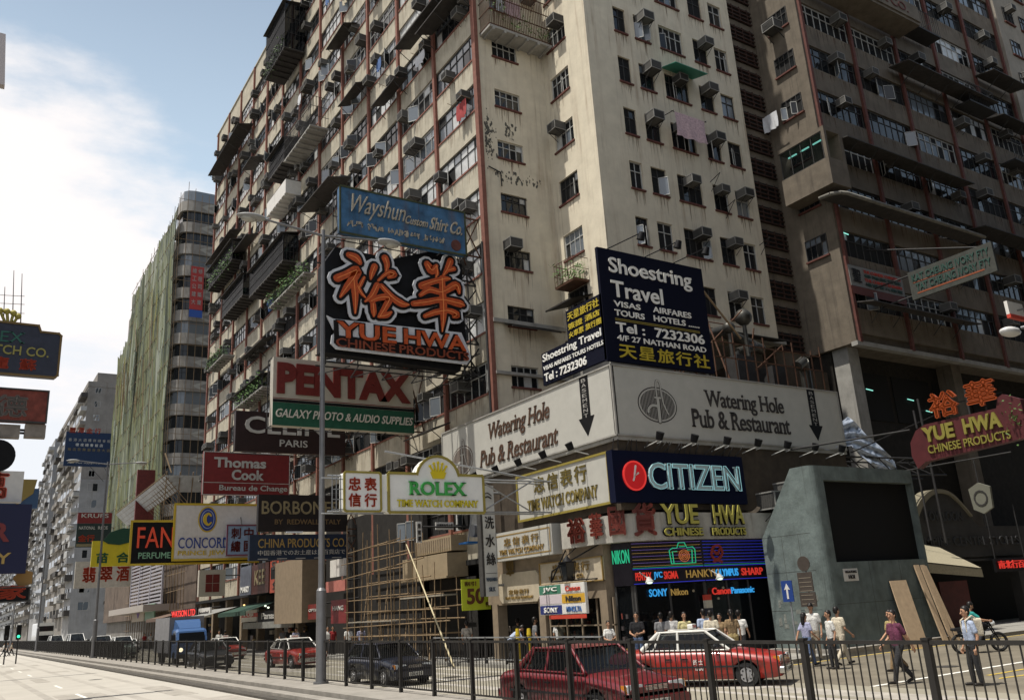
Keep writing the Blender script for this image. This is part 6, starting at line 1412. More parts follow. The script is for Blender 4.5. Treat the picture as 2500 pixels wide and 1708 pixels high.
b.box(27.35, 27.72, 21.1, 21.45, .1, 6.85); b.box(27.72, 33.45, 21.1, 21.45, 6.3, 6.849); b.box(27.72, 33.45, 21.1, 21.45, .1, 3.25); b.box(33.37, 33.45, 21.1, 21.45, 3.25, 6.3)
b.obj('wall', KM, ki)
b = MB(); b.box(27.72, 33.37, 21.40, 21.44, 3.25, 6.3); b.obj('black_panel', mat('black_panel', (.004, .004, .004), .9), ki)
b = MB(); b.box(26.4, 34, 20.7, 24.0, .1, .26); b.obj('plinth', KERB, ki)
b = MB(); Pw = frame_x(27.0, 0, 0)
for v in (1.6, 3.0, 4.36): b.prism([(-23.84, v), (-21.5, v), (-21.5, v+.015), (-23.84, v+.015)], 0, .002, 0, Pw)
for u in (-22.9, -22.1): b.prism([(u, .27), (u+.015, .27), (u+.015, 4.35), (u, 4.35)], 0, .0026, 0, Pw)
for x in (29.6, 31.5): b.box(x, x+.015, 21.097, 21.1, .27, 3.24)
b.box(27.4, 33.4, 21.0965, 21.1, 1.75, 1.765); b.obj('joint', GD if 'GD' in globals() else DARKF, ki)
b = MB(); rk = random.Random(12)
for i in range(9): u, v = rk.uniform(-23.6, -21.7), rk.uniform(.5, 2.0); w_, h_ = rk.uniform(.1, .3), rk.uniform(.12, .35); b.prism([(u, v), (u+w_, v+.01), (u+w_-.01, v+h_), (u+.02, v+h_)], .003, .005+.0003*i, 0, Pw)
o = b.obj('poster_scrap', mat('torn_poster_scrap', (.20, .21, .19), .8, noise=.5, ns=9), ki); o['kind'] = 'stuff'
s = Sign('small white street name plate on the kiosk', frame_y(28.0, 21.09, 2.55), .85, .45, .03, WHITEP); s.text('HOI', .25, .08, .6, .22, SERIFK, bold=.02); s.text('NGA FONG', .1, .29, .75, .38, SERIFK)
PLY = mat('raw_plywood', (.46, .34, .22), .8, noise=.15, ns=5)
def plank(pb, pt, wd, name, label, m, dz=.03):
    B = atz(*pb, .26); P0 = Vector((B.x, 20.6, .0)); 
    d = ray(*pb); P0 = OR+d*(20.45/d.y); P0.z = max(P0.z, .0)
    d2 = ray(*pt); T = OR+d2*(21.02/d2.y)
    ax = (T-P0); ux = Vector((1, 0, 0)); nrm = ux.cross(ax).normalized()*dz
    vs = [P0, P0+ux*wd, T+ux*wd, T]; b = MB(); b.add([tuple(v) for v in vs]+[tuple(v-nrm) for v in vs], [(0, 1, 2, 3), (7, 6, 5, 4), (0, 4, 5, 1), (1, 5, 6, 2), (2, 6, 7, 3), (3, 7, 4, 0)])
    return solo(b, name, m, label, 'board', 'timber leaning on the kiosk')
plank((2230, 1597), (2172, 1417), 1.05, 'plywood_sheet', 'broad plywood sheet leaning on the kiosk', PLY)
plank((2312, 1590), (2232, 1378), .3, 'plank', 'first narrow plank leaning at the kiosk corner, next to the plywood', PLY, .06)
plank((2330, 1588), (2248, 1378), .26, 'plank', 'second narrow plank leaning at the kiosk corner', PLY, .06)
plank((2345, 1582), (2256, 1380), .16, 'plank', 'third and thinnest plank leaning at the kiosk corner', PLY, .06)
# posts with traffic signs before the kiosk
t = thing('sign_post', 'blue arrow sign on a grey post before the kiosk', 'traffic sign', (26.3, 22.3, .14)); b = MB(); b.tube((26.3, 22.3, .14), (26.3, 22.3, 2.45), .035); b.obj('post', STEEL, t)
P = frame_x(26.24, 22.55, 1.95); b = MB(); b.prism([(0, 0), (.5, 0), (.5, .75), (0, .75)], 0, .03, 0, P); b.obj('plate', mat('traffic_blue', (.02, .05, .20), .5), t); b = MB(); b.prism([(.21, .1), (.29, .1), (.29, .45), (.38, .42), (.25, .65), (.12, .42), (.21, .45)], .03, .04, 0, P); b.obj('arrow', WHITEP, t)
t = thing('sign_post', 'round sign over two brown plates seen from behind before the kiosk', 'traffic sign', (26.3, 21.4, .14)); b = MB(); b.tube((26.3, 21.4, .14), (26.3, 21.4, 3.4), .035); b.obj('post', STEEL, t)
b = MB(); b.tube((26.22, 21.4, 3.25), (26.25, 21.4, 3.25), .27, n=18); P = frame_x(26.22, 21.75, 1.75); b.prism([(0, 0), (.7, 0), (.7, .5), (0, .5)], 0, .03, 0, P); b.prism([(.02, .52), (.66, .52), (.66, 1.2), (.02, 1.2)], 0, .03, 0, P); b.obj('plate', mat('brown_back_plate', (.06, .048, .04), .7, noise=.2), t)
b = MB(); r = random.Random(1)
for i in range(7): ribbon(b, P, [(.08, .1+i*.15), (.6, .1+i*.15)], .012, .03, .036, 0, 1)
b.obj('lettering', mat('faint_lettering', (.2, .17, .13), .7), t)

# silver tarpaulin, truss, old arched shop, awning, fancy sign, red shop sign beyond
def lerp_poly(pl, t):
    t *= len(pl)-1; i = min(len(pl)-2, int(t)); f = t-i; return pl[i][0]+(pl[i+1][0]-pl[i][0])*f, pl[i][1]+(pl[i+1][1]-pl[i][1])*f
r = random.Random(7); b = MB(); n, k = 22, 8; vs = []
tt = [(2070, 1016), (2088, 1030), (2112, 1058), (2148, 1088), (2182, 1120), (2192, 1152)]; tb = [(1985, 1094), (2030, 1099), (2078, 1086), (2102, 1112), (2138, 1140), (2168, 1154)]
for j in range(k+1):
    for i in range(n+1):
        p, q = lerp_poly(tt, i/n), lerp_poly(tb, i/n); v = j/k
        vs.append(tuple(aty(p[0]+(q[0]-p[0])*v, p[1]+(q[1]-p[1])*v, 25.3-.9*v+.22*math.sin(i*1.1+j*1.7)+r.uniform(-.09, .09))))
fs = [(j*(n+1)+i, j*(n+1)+i+1, (j+1)*(n+1)+i+1, (j+1)*(n+1)+i) for j in range(k) for i in range(n)]
b.add(vs, fs, 0, True); b.add([(x, y+.03, z) for x, y, z in vs], [f[::-1] for f in fs], 0, True); solo(b, 'tarpaulin', mat('silver_blue_tarpaulin', (.50, .56, .66), .4, .2, noise=.3, ns=3), 'silvery blue tarpaulin slung beyond the end of the pub sign', 'tarpaulin')
b = MB()
for y, z in ((24.6, 7.9), (24.6, 7.1), (25.9, 7.9), (25.9, 7.1)): b.tube((27.5, y, z), (42, y, z+.35), .045, n=5)
for i in range(13):
    x = 28+i*1.08; b.tube((x, 24.6, 7.9+.025*i), (x+1.08, 24.6, 7.1+.025*i), .025, n=4); b.tube((x, 24.6, 7.1+.025*i), (x, 25.9, 7.9+.025*i), .025, n=4); b.tube((x, 24.6, 7.9+.025*i), (x+1.08, 25.9, 7.9+.025*i), .025, n=4)
b.tube((34.2, 24.3, 8.2), (40, 23.0, 10.2), .035, n=4); b.tube((38.5, 23.2, 4.0), (38.5, 23.2, 10.8), .06, n=5); b.tube((38.5, 23.2, 10.2), (45, 22.5, 11.5), .035, n=4); solo(b, 'steel_truss', DSTEEL, 'dark steel truss strung between the pub sign and the wing', 'truss')
oc = thing('old_shop', 'dark old shop with a curved gable and faint raised letters behind the kiosk', 'shop building', (42, 26, 0))
GD = mat('dark_grey_plaster', (.04, .038, .036), .9, noise=.3, ns=1.5)
arch_ = [(0, 0), (13, 0), (13, 1.5), (8.0, 1.5), (7.3, 2.0), (6.6, 2.6), (5.8, 3.05), (4.95, 3.15), (4.0, 2.95), (3.1, 2.4), (2.4, 1.7), (0, 1.5)]
b = MB(); b.prism(arch_, -.5, 0, 0, frame_y(36.0, 24.6, 3.4)); b.box(36, 60, 24.7, 27.2, 3.3, 4.85); b.obj('gable', GD, oc)
b = MB(); ribbon(b, frame_y(36.0, 24.6, 3.4), [(2.6, 1.95, .17), (3.2, 2.55, .16), (4.1, 3.05, .13), (5.0, 3.2, .10), (5.9, 3.08, .07), (6.7, 2.6, .05), (7.4, 2.0, .04)], .1, -.5, .12, 0, 4); b.obj('coping', mat('pale_coping', (.19, .17, .12), .8), oc)
for t_, u0, u1, v0, v1 in (('KOWLOON', 3.4, 6.6, 1.75, 2.2), ('EMPIRE CENTRE STORES', 2.6, 11.5, .55, 1.0)):
    b = MB(); put_text(b, frame_y(36.0, 24.6, 3.4), t_, u0, v0, u1, v1, 0, .06, 0, .01); b.obj('lettering', mat('faint_dark_letters', (.035, .035, .036), .8), oc)
b = MB(); b.box(36, 60, 24.62, 25.2, 3.2, 3.3); b.obj('lintel', GD, oc)
for x_ in (37, 47): b = MB(); b.box(x_, x_+.6, 24.7, 25.2, .14, 3.2); b.obj('column', GD, oc)
b = MB(); b.box(35.5, 60, 26.8, 26.9, .14, 4); b.obj('interior', VOID, oc)
b = MB(); b.box(40.2, 42.6, 25.0, 25.1, .2, 2.3, 0); b.obj('shutter', mat('dark_red_shutter', (.09, .02, .015), .7, noise=.3), oc)
b = MB(); b.add([(34.6, 22.2, 3.15), (39.2, 22.2, 2.75), (40.0, 24.6, 3.9), (34.6, 24.6, 4.5)], [(0, 1, 2, 3)]); b.add([(34.6, 22.19, 2.75), (39.2, 22.19, 2.4), (39.2, 22.2, 2.75), (34.6, 22.2, 3.15)], [(0, 1, 2, 3)]); b.add([(34.6, 22.2, 3.2), (34.6, 24.6, 4.55), (40.0, 24.6, 3.95), (39.2, 22.2, 2.8)], [(0, 1, 2, 3)]); solo(b, 'awning', mat('striped_cream_awning', (.32, .285, .20), .8, noise=.2, ns=12), 'cream sloping shop awning beside the leaning planks', 'awning')
s = Sign('hexagonal pale hanging sign with a round crest in the side street', frame_x(33.6, 18.9, 4.75), .85, 1.2, .12, mat('pale_hex_sign', (.15, .15, .12), .6), poly=[(.05, .2), (.42, 0), (.8, .2), (.85, 1.0), (.42, 1.2), (0, 1.0)])
b = MB(); ribbon(b, s.P, [(.42+.25*math.cos(i*.524), .6+.28*math.sin(i*.524)) for i in range(13)], .03, 0, .02, 0, 1); s.part(b, GD, 'crest'); s.arms([((33.7, 18.5, 5.9), (33.7, 18.5, 6.9)), ((33.7, 17, 6.9), (33.7, 25, 6.9))], DSTEEL, .03)
Yd = 18.75; RB = mat('plum_red_board', (.075, .015, .017), .55, noise=.25)
PR = frame_x(30, Yd, 6.55)
pl = [(0, .35), (.05, .85), (.35, 1.25), (.75, 1.4), (3.45, 1.42), (3.55, 1.75), (3.75, 1.85), (4.3, 1.55), (4.3, .25), (.5, .05), (.15, -.15)]
s = Sign('plum red department store board with yellow letters over the side street', PR, 4.3, 1.45, .35, RB, poly=pl)
YL2 = pm('mustard_raised_letters', (.20, .175, .035))
s.text('YUE', .62, .72, 1.85, 1.28, YL2, bold=.04, th=.08); s.text('HWA', 2.2, .74, 3.55, 1.3, YL2, bold=.04, th=.08); s.text('CHINESE PRODUCTS', .72, .30, 3.75, .60, YL2, bold=.01, th=.06)
s.arms([((30.2, Yd-.3, 7.9), (30.2, Yd-.3, 8.6)), ((30.2, Yd-2.4, 7.9), (30.2, Yd-2.4, 8.9)), ((30.2, Yd-4.3, 7.0), (30.2, 6.0, 7.0)), ((30.2, Yd, 6.4), (30.2, Yd, 3.8)), ((30.2, Yd, 7.9), (30.2, 25, 8.2))], DSTEEL, .04)
OR2 = mat('orange_characters', (.30, .055, .012), .5, emit=(1, .2, .03), es=.02)
for ch, px_, lab in (('裕', (2307, 985), 'first orange character standing over the plum red board'), ('華', (2398, 958), 'second orange character standing over the plum red board')):
    q = atx(*px_, 30.1); P = frame_x(30.1, q.y+.55, q.z-.5); b = MB(); put_text(b, P, ch, 0, 0, 1.1, .95, 0, .18, 0, .07); o = solo(b, 'neon_character', OR2, lab, 'neon sign', 'orange characters over the side street'); g = MB(); g.tube((30.15, q.y, q.z-.5), (30.15, q.y, 7.9), .04, n=4); g.obj('post', DSTEEL, o)
b = MB(); leaves(b, (29.9, 14.75, 7.5), .25, .5, .7, 60, random.Random(4), .07); o = solo(b, 'hanging_plant', LEAF, 'pale leafy plant caught on the end of the plum red board', 'plant')
s = Sign('long slanting ivory board of green letters hung across the side street', frame_x(43.0, 25.05, 17.15), 4.7, 1.6, .15, mat('grimy_ivory_board', (.055, .058, .05), .7, noise=.3)); GLT = pm('dark_green_letters', (.03, .075, .06)); OLT = pm('rust_letters', (.25, .07, .03))
s.text('KAT CHEUNG IVORY FTY', .2, .98, 4.5, 1.38, GLT, bold=.01); s.text('TAT CHEUNG IVORY FTY', .35, .42, 4.5, .82, GLT, bold=.01); s.rect(.2, .90, 2.6, .94, OLT, .01, 'rust_line'); s.rect(.35, .25, 4.1, .33, OLT, .01, 'rust_line'); s.arms([((43.1, 25.0, 18.6), (43.1, 27.4, 18.6)), ((43.1, 25.0, 17.4), (43.1, 27.4, 17.4)), ((43.1, 21, 18.7), (43.1, 27.3, 21))])
s = Sign('white notice board with a crest and red text above a red band on the wing', frame_y(40.95, YW-.2, 18.5), 5.05, 1.25, .06, mat('dim_white_board', (.20, .195, .18), .6, noise=.15)); s.rect(0, -.5, 5.05, -.02, mat('dark_red_band', (.12, .03, .02), .6), .01, 'red_band'); s.text('聖', .2, .25, 1.0, 1.05, SERIFK, bold=.04)
for i, (t_, v) in enumerate((('THE CHINESE CHRISTIAN', .92), ('香港基督教', .66), ('THE CHINESE RHENISH', .40), ('禮賢會九龍堂', .14))): s.text(t_, 1.3, v, 4.8, v+.18, (REDS, GLT)[i % 2])
for i, (x, y, t_) in enumerate(((50, 27.1, 3.0), (46, 25.4, 2.8), (47.5, 25.3, 2.6))):
    pass
b = MB(); put_text(b, frame_y(44.3, 24.2, 2.75), '南北行百貨', 0, 0, 3.0, .4, 0, .05, 0, .03); o = solo(b, 'neon_lettering', NEO['r'], 'red lit characters deep in the side street', 'neon sign'); g = MB(); g.box(44.2, 47.5, 24.26, 24.4, 2.6, 3.25); g.obj('panel', BLACKP, o); g = MB(); g.tube((44.4, 24.35, 3.2), (44.4, 24.35, 6), .03, n=4); g.tube((47.2, 24.35, 3.2), (47.2, 24.35, 6), .03, n=4); g.obj('hanger', DSTEEL, o)
for i, (x, z) in enumerate(((41.7, 13.3), (43.6, 13.2), (47.5, 12.9), (49.2, 12.3), (51.5, 12.6), (48.0, 19.9), (49.0, 19.6), (41.3, 21.9))):
    b = MB(); b.tube((x, YW+1.85 if z < 15 else YW+.05, z), (x+.6, YW+1.85 if z < 15 else YW+.05, z-.05), .03, n=5); solo(b, 'tube_light', TUBE, 'bluish fluorescent tube glowing inside the dark wing, %s of them from the left' % ORD[i], 'tube light', 'lit tubes inside the wing')
ac(29.4, 24.4, 5.9, R(90), 'boxy air conditioner right of the navy watch board above the kiosk', 'air conditioners on the podium', 1.7); ac(28.2, 24.42, 5.55, R(90), 'lower air conditioner just above the striped tarpaulin', 'air conditioners on the podium', 1.5)
# ------------------------------------------------------------------ the black median fence, one thing with posts, rails and bars
FX = 11.12
fe = thing('median_fence', 'long black steel fence of upright bars along the median', 'fence', (FX, 60, .25))
FB = mat('black_fence_paint', (.022, .020, .018), .55, noise=.3)
y = 5.2; i = 0
while y < 150:
    b = MB(); b.box(FX-.045, FX+.045, y-.045, y+.045, .25, 1.66); b.box(FX-.055, FX+.055, y-.055, y+.055, 1.64, 1.67); b.obj('post', FB, fe); y += 2.05; i += 1
ye = y-2.05
b = MB(); b.box(FX-.03, FX+.03, 5.2, 330, 1.585, 1.635); b.box(FX-.02, FX+.02, 5.2, 330, .36, .40); b.obj('rail', FB, fe)
b = MB(); yy = 5.2
while yy < 330:
    if abs(((yy-5.2) % 2.05)) > .08:
        if yy < 70: b.tube((FX, yy, .38), (FX, yy, 1.6), .0115, n=4, caps=False)
        else: b.box(FX-.012, FX+.012, yy-.012, yy+.012, .38, 1.6)
    yy += .137
o = b.obj('bar', FB, fe); o['kind'] = 'stuff'
b = MB(); yy = ye+2.05
while yy < 330: b.box(FX-.045, FX+.045, yy-.045, yy+.045, .25, 1.66); yy += 2.05
o = b.obj('post', FB, fe); o['kind'] = 'stuff'
# low railing on the far kerb
kr = thing('kerb_railing', 'dark pedestrian railing with pale rails along the far kerb by the watch shop', 'railing', (19.5, 29.5, .14))
b = MB()
for i in range(9): b.box(19.46, 19.54, 25.0+i*1.6-.04, 25.0+i*1.6+.04, .14, 1.2)
for i in range(94):
    b.tube((19.5, 25.0+i*.136, .3), (19.5, 25.0+i*.136, 1.1), .01, n=4, caps=False)
b.obj('bars', DSTEEL, kr); b = MB(); b.box(19.47, 19.53, 25.0, 37.8, 1.16, 1.21); b.box(19.47, 19.53, 25.0, 37.8, .30, .34); b.obj('rail', STEEL, kr)
for i in range(2):
    b = MB(); yq = 31.1-i*.85; b.tube((19.9, yq, .14), (19.9, yq, 1.25), .09, n=8); b.tube((19.9, yq, 1.25), (19.9, yq, 1.5), .10, .07, 8); solo(b, 'bollard', mat('yellow_bollard', (.50, .36, .02), .6, noise=.3), ('yellow bollard behind the kerb railing, nearer the scaffold', 'yellow bollard behind the kerb railing, nearer the corner')[1-i if False else i], 'bollard', 'yellow bollards at the watch shop')

# ------------------------------------------------------------------ street lamps on the median
LMET = mat('grey_lamp_column', (.17, .17, .175), .45, .4, noise=.15)
def lamp(y, label):
    t = thing('street_lamp', label, 'street lamp', (11.06, y, .25), 'tall double armed lamps on the median')
    b = MB(); b.tube((11.06, y, .25), (11.06, y, 3.3), .185, .175, 14); b.tube((11.06, y, 3.3), (11.06, y, 3.42), .18, .10, 14); b.tube((11.06, y, 3.4), (11.06, y, 17.1), .112, .072, 12); b.tube((11.06, y, .25), (11.06, y, .32), .26, .26, 14); b.obj('pole', LMET, t)
    for s_ in (-1, 1):
        b = MB(); b.tube((11.06, y, 16.85), (11.06+s_*2.45, y, 17.1), .055, .04, 8); b.obj('arm', LMET, t)
        h = MB(); x0 = 11.06+s_*2.35; n = 12; k = 8; vs = []
        for j in range(k+1):
            f = j/k; wv = .30*math.sin(math.pi*min(1, .12+.88*f))**.6 if j < k else .05; x = x0+s_*1.05*f
            for q in range(n):
                a = 2*math.pi*q/n; vs.append((x, y+wv*math.cos(a), 17.08+(.14 if math.sin(a) > 0 else .10)*math.sin(a)*(wv/.30)))
        h.add(vs, [(j*n+q, j*n+(q+1) % n, (j+1)*n+(q+1) % n, (j+1)*n+q) for j in range(k) for q in range(n)], 0, True); h.add([vs[i] for i in range(n)], [tuple(range(n))], 0); h.add([vs[k*n+i] for i in range(n)], [tuple(range(n))], 0)
        o = h.obj('lamp_head', mat('pale_lamp_housing', (.26, .26, .255), .5), t)
        g = MB(); g.ball((x0+s_*.6, y, 17.0), .24, sc_=(1.35, .85, .55)); g.obj('bowl', mat('lamp_bowl', (.34, .33, .29), .25, spec=.6), o)
    return t
lamp(29.88, 'tall grey double armed street lamp in the foreground before the camera board'); lamp(84.7, 'second street lamp farther along the median fence'); lamp(139.5, 'third street lamp far along the median, thin against the towers'); lamp(194, 'fourth street lamp small near the vanishing point')
# lamp head reaching in at the right picture edge
t = thing('street_lamp', 'street lamp on the south footway whose head just enters the picture', 'street lamp', (27, 7.0, .14)); P0 = aty(2448, 806, 12.5)
b = MB(); b.tube((P0.x+2.6, 6.9, .14), (P0.x+2.6, 6.9, P0.z+.5), .1, .07, 8); b.tube((P0.x+2.6, 6.9, P0.z+.5), (P0.x+.7, 12.3, P0.z+.1), .05, n=6); b.obj('pole', LMET, t)
b = MB(); b.ball((P0.x+.42, 12.5, P0.z), .45, n=10, sc_=(1.0, .55, .33)); b.obj('lamp_head', mat('white_lamp_housing', (.55, .55, .54), .4), t)
P1 = aty(2462, 752, 12.6); b = MB(); b.box(P1.x, P1.x+.9, 12.6, 12.7, P1.z-.18, P1.z+.25); b.box(P1.x, P1.x+.9, 12.58, 12.7, P1.z-.3, P1.z-.18, 1); o = solo(b, 'sign_board', [WHITEP, REDS], 'small white and red board over the lamp head at the picture edge', 'sign'); g = MB(); g.tube((P1.x+.5, 12.65, P1.z), (P1.x+2.6, 7, P1.z+.2), .03, n=4); g.tube((P1.x+2.6, 6.9, 0), (P1.x+2.6, 6.9, P1.z+.4), .05, n=6); g.obj('bracket', DSTEEL, o)
# traffic lights far left
for i, (px_, lab) in enumerate(((46, 'traffic signal showing green by the far end of the fence'), (17, 'dark traffic signal left of the green one'))):
    p = aty(px_, 1540, 95); t = thing('traffic_light', lab, 'traffic light', (p.x, 95, 0)); b = MB(); b.tube((p.x, 95, 0), (p.x, 95, 3.4), .06, n=6); b.obj('post', DSTEEL, t)
    b = MB(); b.box(p.x-.2, p.x+.2, 94.75, 95.1, 2.1, 3.4); b.obj('housing', BLACKP, t); b = MB(); b.ball((p.x+.0, 94.72, 2.38), .13); b.obj('lens', em('green_signal', (.05, 1, .5), 1.2) if i == 0 else GL_D, t)

# ------------------------------------------------------------------ vehicles
TYRE = mat('tyre_rubber', (.02, .02, .02), .85); HUB = mat('hub_metal', (.42, .42, .43), .35, .7); CGL = glass('car_glass', (.42, .46, .46), .35)
CHR = mat('chrome', (.6, .6, .6), .15, 1.0); TRIM = mat('black_plastic_trim', (.02, .02, .022), .6); HLG = mat('headlamp_glass', (.55, .58, .60), .12, spec=.8); AMB = mat('amber_lens', (.5, .18, .02), .3); TAIL = mat('red_lens', (.35, .02, .02), .3); SEATM = mat('dark_seat', (.035, .032, .03), .9); PLATE = mat('number_plate', (.55, .54, .48), .5)
def paint(n, c): return mat(n, c, .36, coat=.45, spec=.4, noise=.05, ns=2)
def cut_arches(me_obj, cyl):
    md = me_obj.modifiers.new('b', 'BOOLEAN'); md.object = cyl; md.operation = 'DIFFERENCE'; md.solver = 'EXACT'
def loft(mb, secs, m=0, smooth=True):
    n = len(secs[0])
    for s_ in secs: assert len(s_) == n
    vs = [p for s_ in secs for p in s_]
    mb.add(vs, [(i*n+j, i*n+(j+1) % n, (i+1)*n+(j+1) % n, (i+1)*n+j) for i in range(len(secs)-1) for j in range(n)], m, smooth)
    mb.add(secs[0], [tuple(range(n))], m); mb.add(secs[-1], [tuple(range(n))[::-1]], m)
TMP = bpy.data.scenes.new('workbench')
def baked(name, mb, mats, mods):
    """a builder's mesh with modifiers applied, made on a bench scene"""
    o = bpy.data.objects.new(name, mb.mesh(name, mats)); TMP.collection.objects.link(o); mods(o)
    with bpy.context.temp_override(scene=TMP, view_layer=TMP.view_layers[0]):
        dg = bpy.context.evaluated_depsgraph_get(); dg.update()
        me = bpy.data.meshes.new_from_object(o.evaluated_get(dg), depsgraph=dg)
    bpy.data.objects.remove(o); return me
def car(name, label, cat, loc, head, top, low, L=4.4, W=1.7, H=1.4, roofm=None, hatch=False, prof=None, plate='', taxi=False, group=None, bonnet=.27, boot=.2, long_=1.0):
    """front points along local -Y; head = compass heading of the front in degrees"""
    t = thing(name, label, cat, loc, group, rz=R(180-head)); hw = W/2; belt = .60*H+.06; roofm = roofm or top
    yf, yr = -L/2, L/2; bl = L*bonnet; bt = L*boot
    def sec(y, wtop, ztop, zlow=.24, wl=1.0):
        w_ = hw*wl
        half = [(0, ztop+.018), (wtop*.6, ztop+.012), (wtop*.93, ztop-.015), (wtop, ztop-.06), (w_, ztop-.16), (w_*1.0, .62*belt), (w_*.99, .36), (w_*.95, zlow), (w_*.6, zlow-.03)]
        pts = [(x, y, z) for x, z in half]+[(-x, y, z) for x, z in half[::-1][:-1] if True]
        return pts
    st = [(yf, hw*.80, belt-.26, .32, .90), (yf+.05, hw*.86, belt-.19, .26, .955), (yf+.25, hw*.89, belt-.145, .22, .985), (yf+bl*.6, hw*.90, belt-.075, .2, 1), (yf+bl, hw*.91, belt-.01, .2, 1), (yf+bl+.3, hw*.92, belt, .2, 1), (0, hw*.93, belt+.01, .2, 1), (yr-bt-.3, hw*.93, belt+.02, .2, 1), (yr-bt, hw*.92, belt+(.03 if not hatch else .03), .2, 1), (yr-.25, hw*.90, belt-(.0 if not hatch else .02), .22, .985), (yr-.05, hw*.88, belt-.05, .27, .96), (yr, hw*.82, belt-.14, .34, .91)]
    b = MB(); loft(b, [sec(y, w_, z, zl, wl) for y, w_, z, zl, wl in st])
    wr = .30 if L < 5 else .36; ya, yb = yf+L*.19, yr-L*.205
    cy_ = MB()
    for yy in (ya, yb):
        for s_ in (-1, 1): cy_.tube((s_*(hw+.2), yy, wr+.02), (s_*(hw-.34), yy, wr+.02), wr+.055, n=20, smooth=False)
    me_c = bpy.data.objects.new('c', cy_.mesh('c', [TRIM])); TMP.collection.objects.link(me_c)
    b.m = [0]*len(b.f)
    me = baked('body', b, [top, TRIM], lambda o: cut_arches(o, me_c)); bpy.data.objects.remove(me_c)
    body = bpy.data.objects.new('body', me); col.objects.link(body); body.parent = t; WLOC[body.name] = (0, 0, 0)
    WLOC[t.name] = (0, 0, 0)
    # greenhouse
    gy0, gy1 = yf+bl+.02, yr-bt+(.10 if not hatch else .18); ry0, ry1 = gy0+.62*H/1.4, gy1-(.50 if not hatch else .42); zr = H-.03; wb, wr_ = hw*.90, hw*.72
    ba = [(-wb, gy0, belt), (wb, gy0, belt), (wb, gy1, belt+.03), (-wb, gy1, belt+.03)]; ta = [(-wr_, ry0, zr), (wr_, ry0, zr), (wr_, ry1, zr), (-wr_, ry1, zr)]
    def ins(p, k): return (p[0]*(1-k), p[1], p[2])
    g = MB(); B2 = [ins(p, .015) for p in ba]; T2 = [ins(p, .02) for p in ta]
    g.add(B2+T2, [(0, 1, 5, 4), (1, 2, 6, 5), (2, 3, 7, 6), (3, 0, 4, 7)]); g.obj('window_glass', CGL, t)
    rf = MB(); n = 6; rows = []
    for i in range(n+1):
        f = i/n; y = ry0-.06+(ry1-ry0+.12)*f; e = .045*math.sin(math.pi*f)**.6 if 0 < f < 1 else 0
        rows.append([(x*wr_*1.03, y, zr+e*(1-.9*abs(x)**2.5)+(.0 if abs(x) < 1 else -.03)) for x in (-1, -.85, -.5, 0, .5, .85, 1)])
    k7 = 7; rf.add([p for q in rows for p in q], [(i*k7+j, i*k7+j+1, (i+1)*k7+j+1, (i+1)*k7+j) for i in range(n) for j in range(k7-1)], 0, True)
    rf.add([(x, y, z-.035) for q in rows for x, y, z in q], [(i*k7+j, (i+1)*k7+j, (i+1)*k7+j+1, i*k7+j+1) for i in range(n) for j in range(k7-1)], 0, True); rf.obj('roof', roofm, t)
    p = MB()
    for s_ in (-1, 1):
        p.tube((s_*wb, gy0, belt), (s_*wr_, ry0, zr), .045, .04, 6); p.tube((s_*wb, gy1, belt+.03), (s_*wr_, ry1, zr), .075, .06, 6)
        ym = (gy0+gy1)/2+.18; p.tube((s_*wb*.995, ym, belt), (s_*wr_*1.0, (ry0+ry1)/2+.12, zr), .04, .038, 6)
        p.tube((s_*wb, gy0+.02, belt), (s_*wb, gy1-.02, belt+.03), .022, n=5); p.tube((s_*wr_, ry0, zr), (s_*wr_, ry1, zr), .03, n=5)
        if not hatch: yq = gy1-.34; p.tube((s_*wb, yq, belt+.02), (s_*(wr_+.02), ry1-.05, zr), .028, n=5)
    p.obj('pillar', roofm, t)
    se = MB()
    for s_ in (-.36, .36):
        for yy in (-.15, .75): se.box(s_-.24, s_+.24, yy-.05, yy+.45, .35, belt-.1); se.box(s_-.23, s_+.23, yy+.40, yy+.55, belt-.3, belt+.26); se.box(s_-.12, s_+.12, yy+.42, yy+.5, belt+.28, belt+.42)
    se.box(-hw*.85, hw*.85, gy0+.05, gy0+.42, belt-.25, belt-.02); se.obj('seat', SEATM, t)
    for yy in (ya, yb):
        for s_ in (-1, 1):
            b = MB(); b.tube((s_*(hw-.21), yy, wr), (s_*(hw-.02), yy, wr), wr, n=20); o = b.obj('wheel', TYRE, t); b = MB(); b.tube((s_*(hw-.03), yy, wr), (s_*(hw-.005), yy, wr), wr*.62, n=16); b.tube((s_*(hw-.006), yy, wr), (s_*(hw+.012), yy, wr), wr*.25, n=8); o2 = b.obj('hub_cap', HUB, o)
            b = MB()
            for q in range(8): a = q*math.pi/4; b.box(-.0, .0, 0, 0, 0, 0) if False else b.tube((s_*(hw-.003), yy+math.cos(a)*wr*.45, wr+math.sin(a)*wr*.45), (s_*(hw+.001), yy+math.cos(a)*wr*.45, wr+math.sin(a)*wr*.45), wr*.085, n=6)
            b.obj('rim_slot', TRIM, o)
    # trim: bumpers, lamps, grille, plate, door lines, handles, mirrors
    b = MB()
    for s_ in (-1, 1):
        for yy in (gy0+.12, ym+.02, gy1-.52): b.box(s_*(hw-.004), s_*(hw+.0025), yy-.006, yy+.006, .30, belt-.14)
        b.box(s_*(hw-.01), s_*(hw+.014), yf+.5+(wr), yr-.55, .50, .545)
    b.obj('door_line', TRIM, t)
    b = MB()
    for s_ in (-1, 1):
        for yy in (ym-.18, gy1-.78): b.box(s_*(hw-.01), s_*(hw+.022), yy-.09, yy+.09, belt-.22, belt-.185)
    b.obj('door_handle', TRIM if not taxi else CHR, t)
